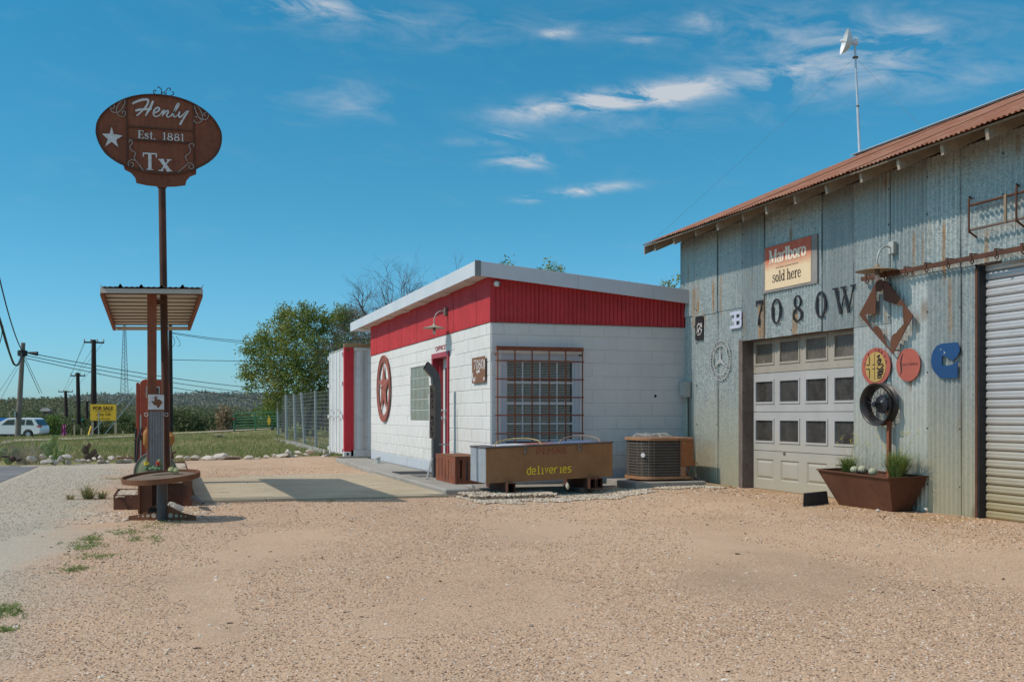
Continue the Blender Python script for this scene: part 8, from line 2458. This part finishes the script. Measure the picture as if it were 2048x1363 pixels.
def branch(mb, p_, d, ln, r, depth, rng, ends, bend=.35, split=(2, 3), shrink=.72, up=.12, sides=6):
    n = 4; pts = [p_.copy()]; rr = [r]
    q, dd = p_.copy(), d.copy()
    for i in range(n):
        dd = (dd + Vector((rng.gauss(0, bend), rng.gauss(0, bend), rng.gauss(0, bend) + up)) * .4).normalized()
        q = q + dd * ln / n; pts.append(q.copy()); rr.append(r * (1 - .38 * (i + 1) / n))
    mb.tube(pts, rr, max(3, sides), cap=False)
    ends.append((q.copy(), depth))
    if depth <= 0: return
    for _ in range(rng.randint(*split)):
        a = Vector((rng.gauss(0, 1), rng.gauss(0, 1), rng.gauss(0, .7))).normalized()
        nd = (dd + a * rng.uniform(.5, .95)).normalized()
        st_ = pts[rng.choice((2, 3, 4))]
        branch(mb, st_, nd, ln * shrink * rng.uniform(.75, 1.15), rr[-1] * rng.uniform(.6, .85), depth - 1, rng, ends, bend, split, shrink, up, sides - 1)

# the big oak left of the container
ot = 45
sT = ot / F
ob = g3(612, ot)
oak = thing('oak_tree', ob, 'large spreading green oak tree beside the white container', 'tree')
rg = random.Random(21)
tr_ = MB(); ends = []
for (px, lean) in ((604, -.25), (612, .05), (622, .3), (616, -.5)):
    b0 = g3(px, ot + rg.uniform(-.3, .3))
    branch(tr_, b0 - Vector((0, 0, .1)), (Vector((0, 0, 1)) + E1 * lean * .8 + E2 * rg.uniform(-.2, .2)).normalized(), 2.0, .10, 4, rg, ends, .32, (2, 3), .74, .12, 7)
tr_.build('trunk', M['bark'], oak, smooth=True)
rng = np.random.default_rng(5)
blobs = []
def oc(px, py, r, dt=0.0): 
    q = A(px, py, ot + dt); blobs.append((tuple(q), (r * sT, r * sT, r * sT * .85)))
for (px, py, r, dt) in ((590, 650, 40, 0), (548, 672, 38, .4), (632, 645, 36, .2), (668, 650, 34, .8), (700, 648, 30, .9), (520, 690, 30, -.2), (560, 715, 46, -.5), (610, 700, 48, -.6), (655, 705, 44, .2), (700, 700, 40, .6), (510, 735, 30, 0), (545, 765, 34, -.4), (590, 760, 44, -.8), (640, 760, 40, -.2), (690, 760, 40, .6), (490, 748, 17, 0), (575, 626, 22, .2), (613, 618, 18, 0), (640, 800, 26, 1.0), (600, 795, 28, .5), (505, 770, 16, .2), (690, 625, 20, .5), (560, 800, 24, .5), (730, 690, 30, 1), (500, 705, 16, 0), (535, 805, 16, 1.2), (715, 640, 22, 1.0)):
    oc(px, py, r, dt)
P = []
for (c, r) in blobs:
    # each blob is broken into small leafy twigs so that sky shows between
    k_ = int(64 * (r[0] / .6) ** 2)
    d = rng.normal(size=(k_, 3)); d /= np.linalg.norm(d, axis=1)[:, None]
    cc_ = np.array(c) + d * np.array(r) * (rng.uniform(.25, 1.12, k_) ** .6)[:, None]
    for q in cc_:
        n_ = rng.integers(10, 26)
        P.append(q + rng.normal(size=(n_, 3)) * np.array([.13, .13, .085]))
P = np.concatenate(P)
V, Fc = cards(P, .060, rng)
link_mesh('crown', arr_mesh('crown', V - np.array(ob), Fc), M['leaf_oak'], oak)

# low bright shrub tree under it and agaves behind the fence
def clump(name, px, py_, t, wpx, hpx, mat, label, size=.09, dens=260, seed=1, group=None, trunk=True, cat='tree'):
    g_ = g3(px, t); rr_ = np.random.default_rng(seed)
    o = thing(name, g_, label, cat, group)
    top = EYE + (HY - py_) * t / F
    w = wpx * t / F / 2; h = hpx * t / F
    bl = []
    for i in range(9):
        bl.append(((g_.x + rr_.normal() * w * .45, g_.y + rr_.normal() * w * .3, top - h * rr_.uniform(.25, .75)), (w * .5, w * .5, h * .32)))
    P = crown_points(bl, dens, rr_)
    P = P[rr_.random(len(P)) < .8]
    V, Fc = cards(P, size, rr_)
    link_mesh('crown', arr_mesh('crown', V - np.array(g_), Fc), M[mat], o)
    if trunk:
        MB().tube([g_ - Vector((0, 0, .2)), Vector((g_.x, g_.y, top - h * .5))], [.12, .05], 6).build('trunk', M['bark'], o)
    return o
clump('shrub_tree', 545, 792, 66, 60, 62, 'leaf_bright', 'bright green low tree behind the green gate', .11, 120, 3)
clump('shrub_tree', 690, 830, 40, 90, 60, 'leaf_mid', 'dull green shrubs behind the wire mesh by the container', .07, 260, 9)
for k_, (px, py, lab) in enumerate(((597, 868, 'pale green agave behind the pipe fence on the right'), (585, 872, 'pale green agave behind the pipe fence on the left'))):
    b = g3(px, 44)
    ag = thing('agave', b, lab, 'plant')
    m = MB(); rg = random.Random(k_)
    for i in range(34):
        a = rg.uniform(0, 6.28); e_ = rg.uniform(.2, 1.2)
        d = Vector((math.cos(a) * math.cos(e_), math.sin(a) * math.cos(e_), math.sin(e_))); L = rg.uniform(.45, .8)
        s_ = d.cross(Vector((0, 0, 1))).normalized() * .05
        m.add([b + s_ * .7, b - s_ * .7, b + d * L * .5 - s_, b + d * L, b + d * L * .5 + s_], [(0, 1, 2, 4), (4, 2, 3)])
    m.build('leaf', M['cactus_pale'], ag)['kind'] = 'stuff'

# bare trees behind the office
def bare(px, py_base, t, h, label, seed, lean=0.0, thick=.11, depth=5, spread=.5):
    g_ = g3(px, t); rg = random.Random(seed)
    o = thing('bare_tree', g_, label, 'tree')
    m = MB(); ends = []
    top = Vector((g_.x, g_.y, g_.z + h * .42))
    m.tube([g_ - Vector((0, 0, .2)), top], [thick * 1.3, thick], 8, cap=False)
    m.build('trunk', M['bark_pale'], o, smooth=True)
    m = MB()
    for i in range(6):
        a = i * 1.05 + rg.uniform(0, .6)
        branch(m, top, (Vector((math.cos(a) * spread, math.sin(a) * spread, .8)) + E1 * lean).normalized(), h * .22, thick * .85, depth, rg, ends, .34, (3, 4), .72, .06, 5)
    m.build('branches', M['bark_pale'], o)
bare(822, 900, 36, 6.9, 'bare leafless grey tree rising behind the office roof on the left', 4, -.25, .10, 5, .75)
bare(788, 900, 37, 5.9, 'lower bare grey tree left of the taller leafless tree', 9, -.35, .08, 5, .9)
bare(985, 900, 36, 6.9, 'twiggy bare tree top just over the office roof corner', 14, 0, .06, 4, .6)
bare(878, 900, 40, 7.0, 'thin bare branch between the leafless tree and the roof corner', 17, .2, .04, 3, .4)
clump('leafy_tree', 1098, 522, 34, 70, 130, 'leaf_oak', 'leafy tree top showing above the middle of the office roof', .06, 300, 5, cat='tree')
clump('leafy_tree', 1022, 514, 35, 60, 130, 'leaf_oak', 'small leafy tree top just right of the office roof corner', .06, 130, 6, cat='tree')
clump('leafy_tree', 1350, 549, 30, 66, 110, 'leaf_oak', 'leafy tree top between the office roof and the barn', .06, 260, 7, cat='tree')

# mid distance wood: trees one by one, copied from a few grown kinds
protos = []
def make_tree(seed, mat, w, h, label):
    rr_ = np.random.default_rng(seed)
    o = thing('tree', (0, 0, 0), label, 'tree')
    bl = []
    for i in range(11):
        a = rr_.uniform(0, 6.28); q = rr_.uniform(0, .62) * w
        z_ = h * rr_.uniform(.30, .80)
        bl.append(((math.cos(a) * q, math.sin(a) * q, z_), (w * .34, w * .34, h * .19)))
    bl.append(((0, 0, h * .62), (w * .42, w * .42, h * .30)))
    bl.append(((0, 0, h * .30), (w * .75, w * .75, h * .26)))
    P = crown_points(bl, 34, rr_, .4)
    V, Fc = cards(P, .19, rr_)
    link_mesh('crown', arr_mesh('crown', V, Fc), M[mat], o)
    MB().tube([(0, 0, -.4), (.1, 0, h * .3), (0, .1, h * .6)], [.22, .15, .06], 7).build('trunk', M['bark'], o)
    return o
KIND = [('leaf_dark', 2.6, 4.6, 'dark green cedar'), ('leaf_mid', 3.0, 4.8, 'dull green rounded tree'), ('leaf_dark', 3.4, 4.2, 'wide dark green tree'), ('leaf_mid', 2.4, 4.0, 'low grey green tree'), ('leaf_brown', 1.9, 3.6, 'tree with brown leaves'), ('leaf_bright', 2.7, 4.4, 'bright green bushy tree')]
PR = [make_tree(50 + i, *k_[:3], k_[3]) for i, k_ in enumerate(KIND)]
used_p = set()
def plant(k_, px, ytop, t, label, group=None, wf=1.0):
    dx, dy = ray(px); g_ = Vector((dx * t, dy * t, hgt(dx * t, dy * t) - .1))
    top = EYE + (HY - ytop) * t / F
    s_ = (top - g_.z) / KIND[k_][2]
    if k_ in used_p: o = copy_tree(PR[k_])
    else: o = PR[k_]; used_p.add(k_)
    o.location = g_; o.rotation_euler = (0, 0, rnd.uniform(0, 6.28)); o.scale = (s_ * wf, s_ * wf, s_)
    o['label'] = label; o['category'] = 'tree'
    if group: o['group'] = group
    elif 'group' in o: del o['group']
plant(5, 100, 818, 92, 'bright green bushy tree left of the farthest utility pole', wf=.85)
plant(4, 445, 806, 92, 'tree with brown leaves at the wood edge near the green gate', wf=.95)
GR = 'wood edge beyond the field'
LB = {0: 'dark green cedar standing in the wood edge beyond the field', 1: 'dull green rounded tree in the wood edge beyond the field', 2: 'wide dark green tree in the wood edge beyond the field', 3: 'low grey green tree in the wood edge beyond the field'}
px = -420
while px < 1010:
    k_ = rnd.choice((0, 1, 2, 3, 0, 1))
    base = 826 if px < 90 else (838 if px < 250 else (830 if px < 330 else (815 if px < 460 else 832)))
    plant(k_, px, base + rnd.uniform(-15, 15), rnd.uniform(96, 116), LB[k_].replace('in the wood', 'in the front row of the wood'), 'front row: ' + KIND[k_][3], rnd.uniform(.8, 1.25))
    px += rnd.uniform(12, 30)
px = -420
while px < 1010:
    k_ = rnd.choice((0, 1, 2, 3))
    plant(k_, px, (820 if px < 200 else 830) + rnd.uniform(-10, 8), rnd.uniform(135, 175), LB[k_].replace('in the wood', 'in the back row of the wood'), 'back row: ' + KIND[k_][3], rnd.uniform(1.0, 1.4))
    px += rnd.uniform(14, 28)
# little house with a pale metal roof among the trees
hq = A(90, 822, 128)
ho = thing('far_house', (hq.x, hq.y, hq.z - 2), 'small far house with pale pink grey roof among the trees on the left', 'building')
w_ = 2.1
FH = FR((hq.x, hq.y, hq.z), E1, (0, 0, 1), -E2)
MB().prism([(-.5, -.6), (.35, -.6), (.35, .1), (-.1, .3)], FH, -1.5, 0).build('wall', M['old_wood'], ho)
MB().prism([(-.3, .35), (.25, .42), (.7, .22), (.62, .02), (.1, .0), (-.6, .05)], FH, .02, .25).build('roof', weather('pink_metal_roof', (.50, .43, .42), (.56, .50, .50), 2, .5), ho)

# wooded hills: terrain plus one mass of far trees on each
def hill(t0, t1, yfun, x0, x1, name, n=60):
    V, Fc = [], []
    js = 8
    for j in range(js + 1):
        f_ = j / js
        for i in range(n + 1):
            px_ = x0 + (x1 - x0) * i / n; t = t0 + (t1 - t0) * f_
            z1_ = EYE + (HY - yfun(px_)) * t1 / F - .0065 * t1
            dx, dy = ray(px_); z_ = -2.5 + (z1_ + 2.5) * (math.sin(f_ * math.pi / 2) ** 1.1)
            V.append((dx * t, dy * t, z_))
    for i in range(n + 1):
        px_ = x0 + (x1 - x0) * i / n; t = t1 * 1.35; dx, dy = ray(px_); V.append((dx * t, dy * t, -5))
    for j in range(js + 1):
        for i in range(n):
            k = j * (n + 1) + i; Fc.append((k, k + 1, k + n + 2, k + n + 1))
    me = bpy.data.meshes.new(name); me.from_pydata(V, [], Fc)
    for p_ in me.polygons: p_.use_smooth = True
    o = link_mesh(name, me, M['hillside']); o['kind'] = 'structure'
    return np.array(V[:(js + 1) * (n + 1)]).reshape(js + 1, n + 1, 3)
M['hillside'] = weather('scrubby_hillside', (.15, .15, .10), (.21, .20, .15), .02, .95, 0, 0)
def wood(name, G, count, rad, cards_, size, mat, label, seed):
    rr_ = np.random.default_rng(seed)
    js, n = G.shape[0] - 1, G.shape[1] - 1
    fj = rr_.random(count) ** .8 * js; fi = rr_.random(count) * n
    j0 = np.minimum(fj.astype(int), js - 1); i0 = np.minimum(fi.astype(int), n - 1)
    a = (fj - j0)[:, None]; b = (fi - i0)[:, None]
    C_ = (G[j0, i0] * (1 - a) + G[j0 + 1, i0] * a) * (1 - b) + (G[j0, i0 + 1] * (1 - a) + G[j0 + 1, i0 + 1] * a) * b
    R_ = rad * rr_.uniform(.6, 1.35, count)
    C_[:, 2] += R_ * .35
    d = rr_.normal(size=(count, cards_, 3)); d /= np.linalg.norm(d, axis=2)[..., None]
    P = (C_[:, None, :] + d * (R_[:, None, None] * np.array([1, 1, .8])) * rr_.uniform(.7, 1, (count, cards_, 1))).reshape(-1, 3)
    V, Fc = cards(P, size, rr_)
    o = link_mesh(name, arr_mesh(name, V, Fc), M[mat]); tag(o, label, kind='stuff')
def yA(px): return float(np.interp(px, [-600, -200, 0, 40, 70, 100, 130, 200, 260, 330, 400, 700, 1100], [804, 803, 801, 799, 797, 797, 800, 806, 812, 815, 816, 817, 818]))
def yB(px): return float(np.interp(px, [-600, 100, 140, 200, 240, 300, 360, 420, 470, 560, 700, 1100], [800, 800, 791, 788, 788, 790, 786, 784, 786, 788, 790, 795]))
GA = hill(190, 330, yA, -700, 1100, 'near_hill')
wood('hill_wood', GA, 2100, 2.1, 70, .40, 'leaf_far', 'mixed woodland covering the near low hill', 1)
GB_ = hill(420, 900, yB, -700, 1200, 'far_hill')
wood('hill_wood', GB_, 3000, 4.6, 50, 1.0, 'leaf_hill', 'haze-tinted scrub woodland on the far long hill', 2)
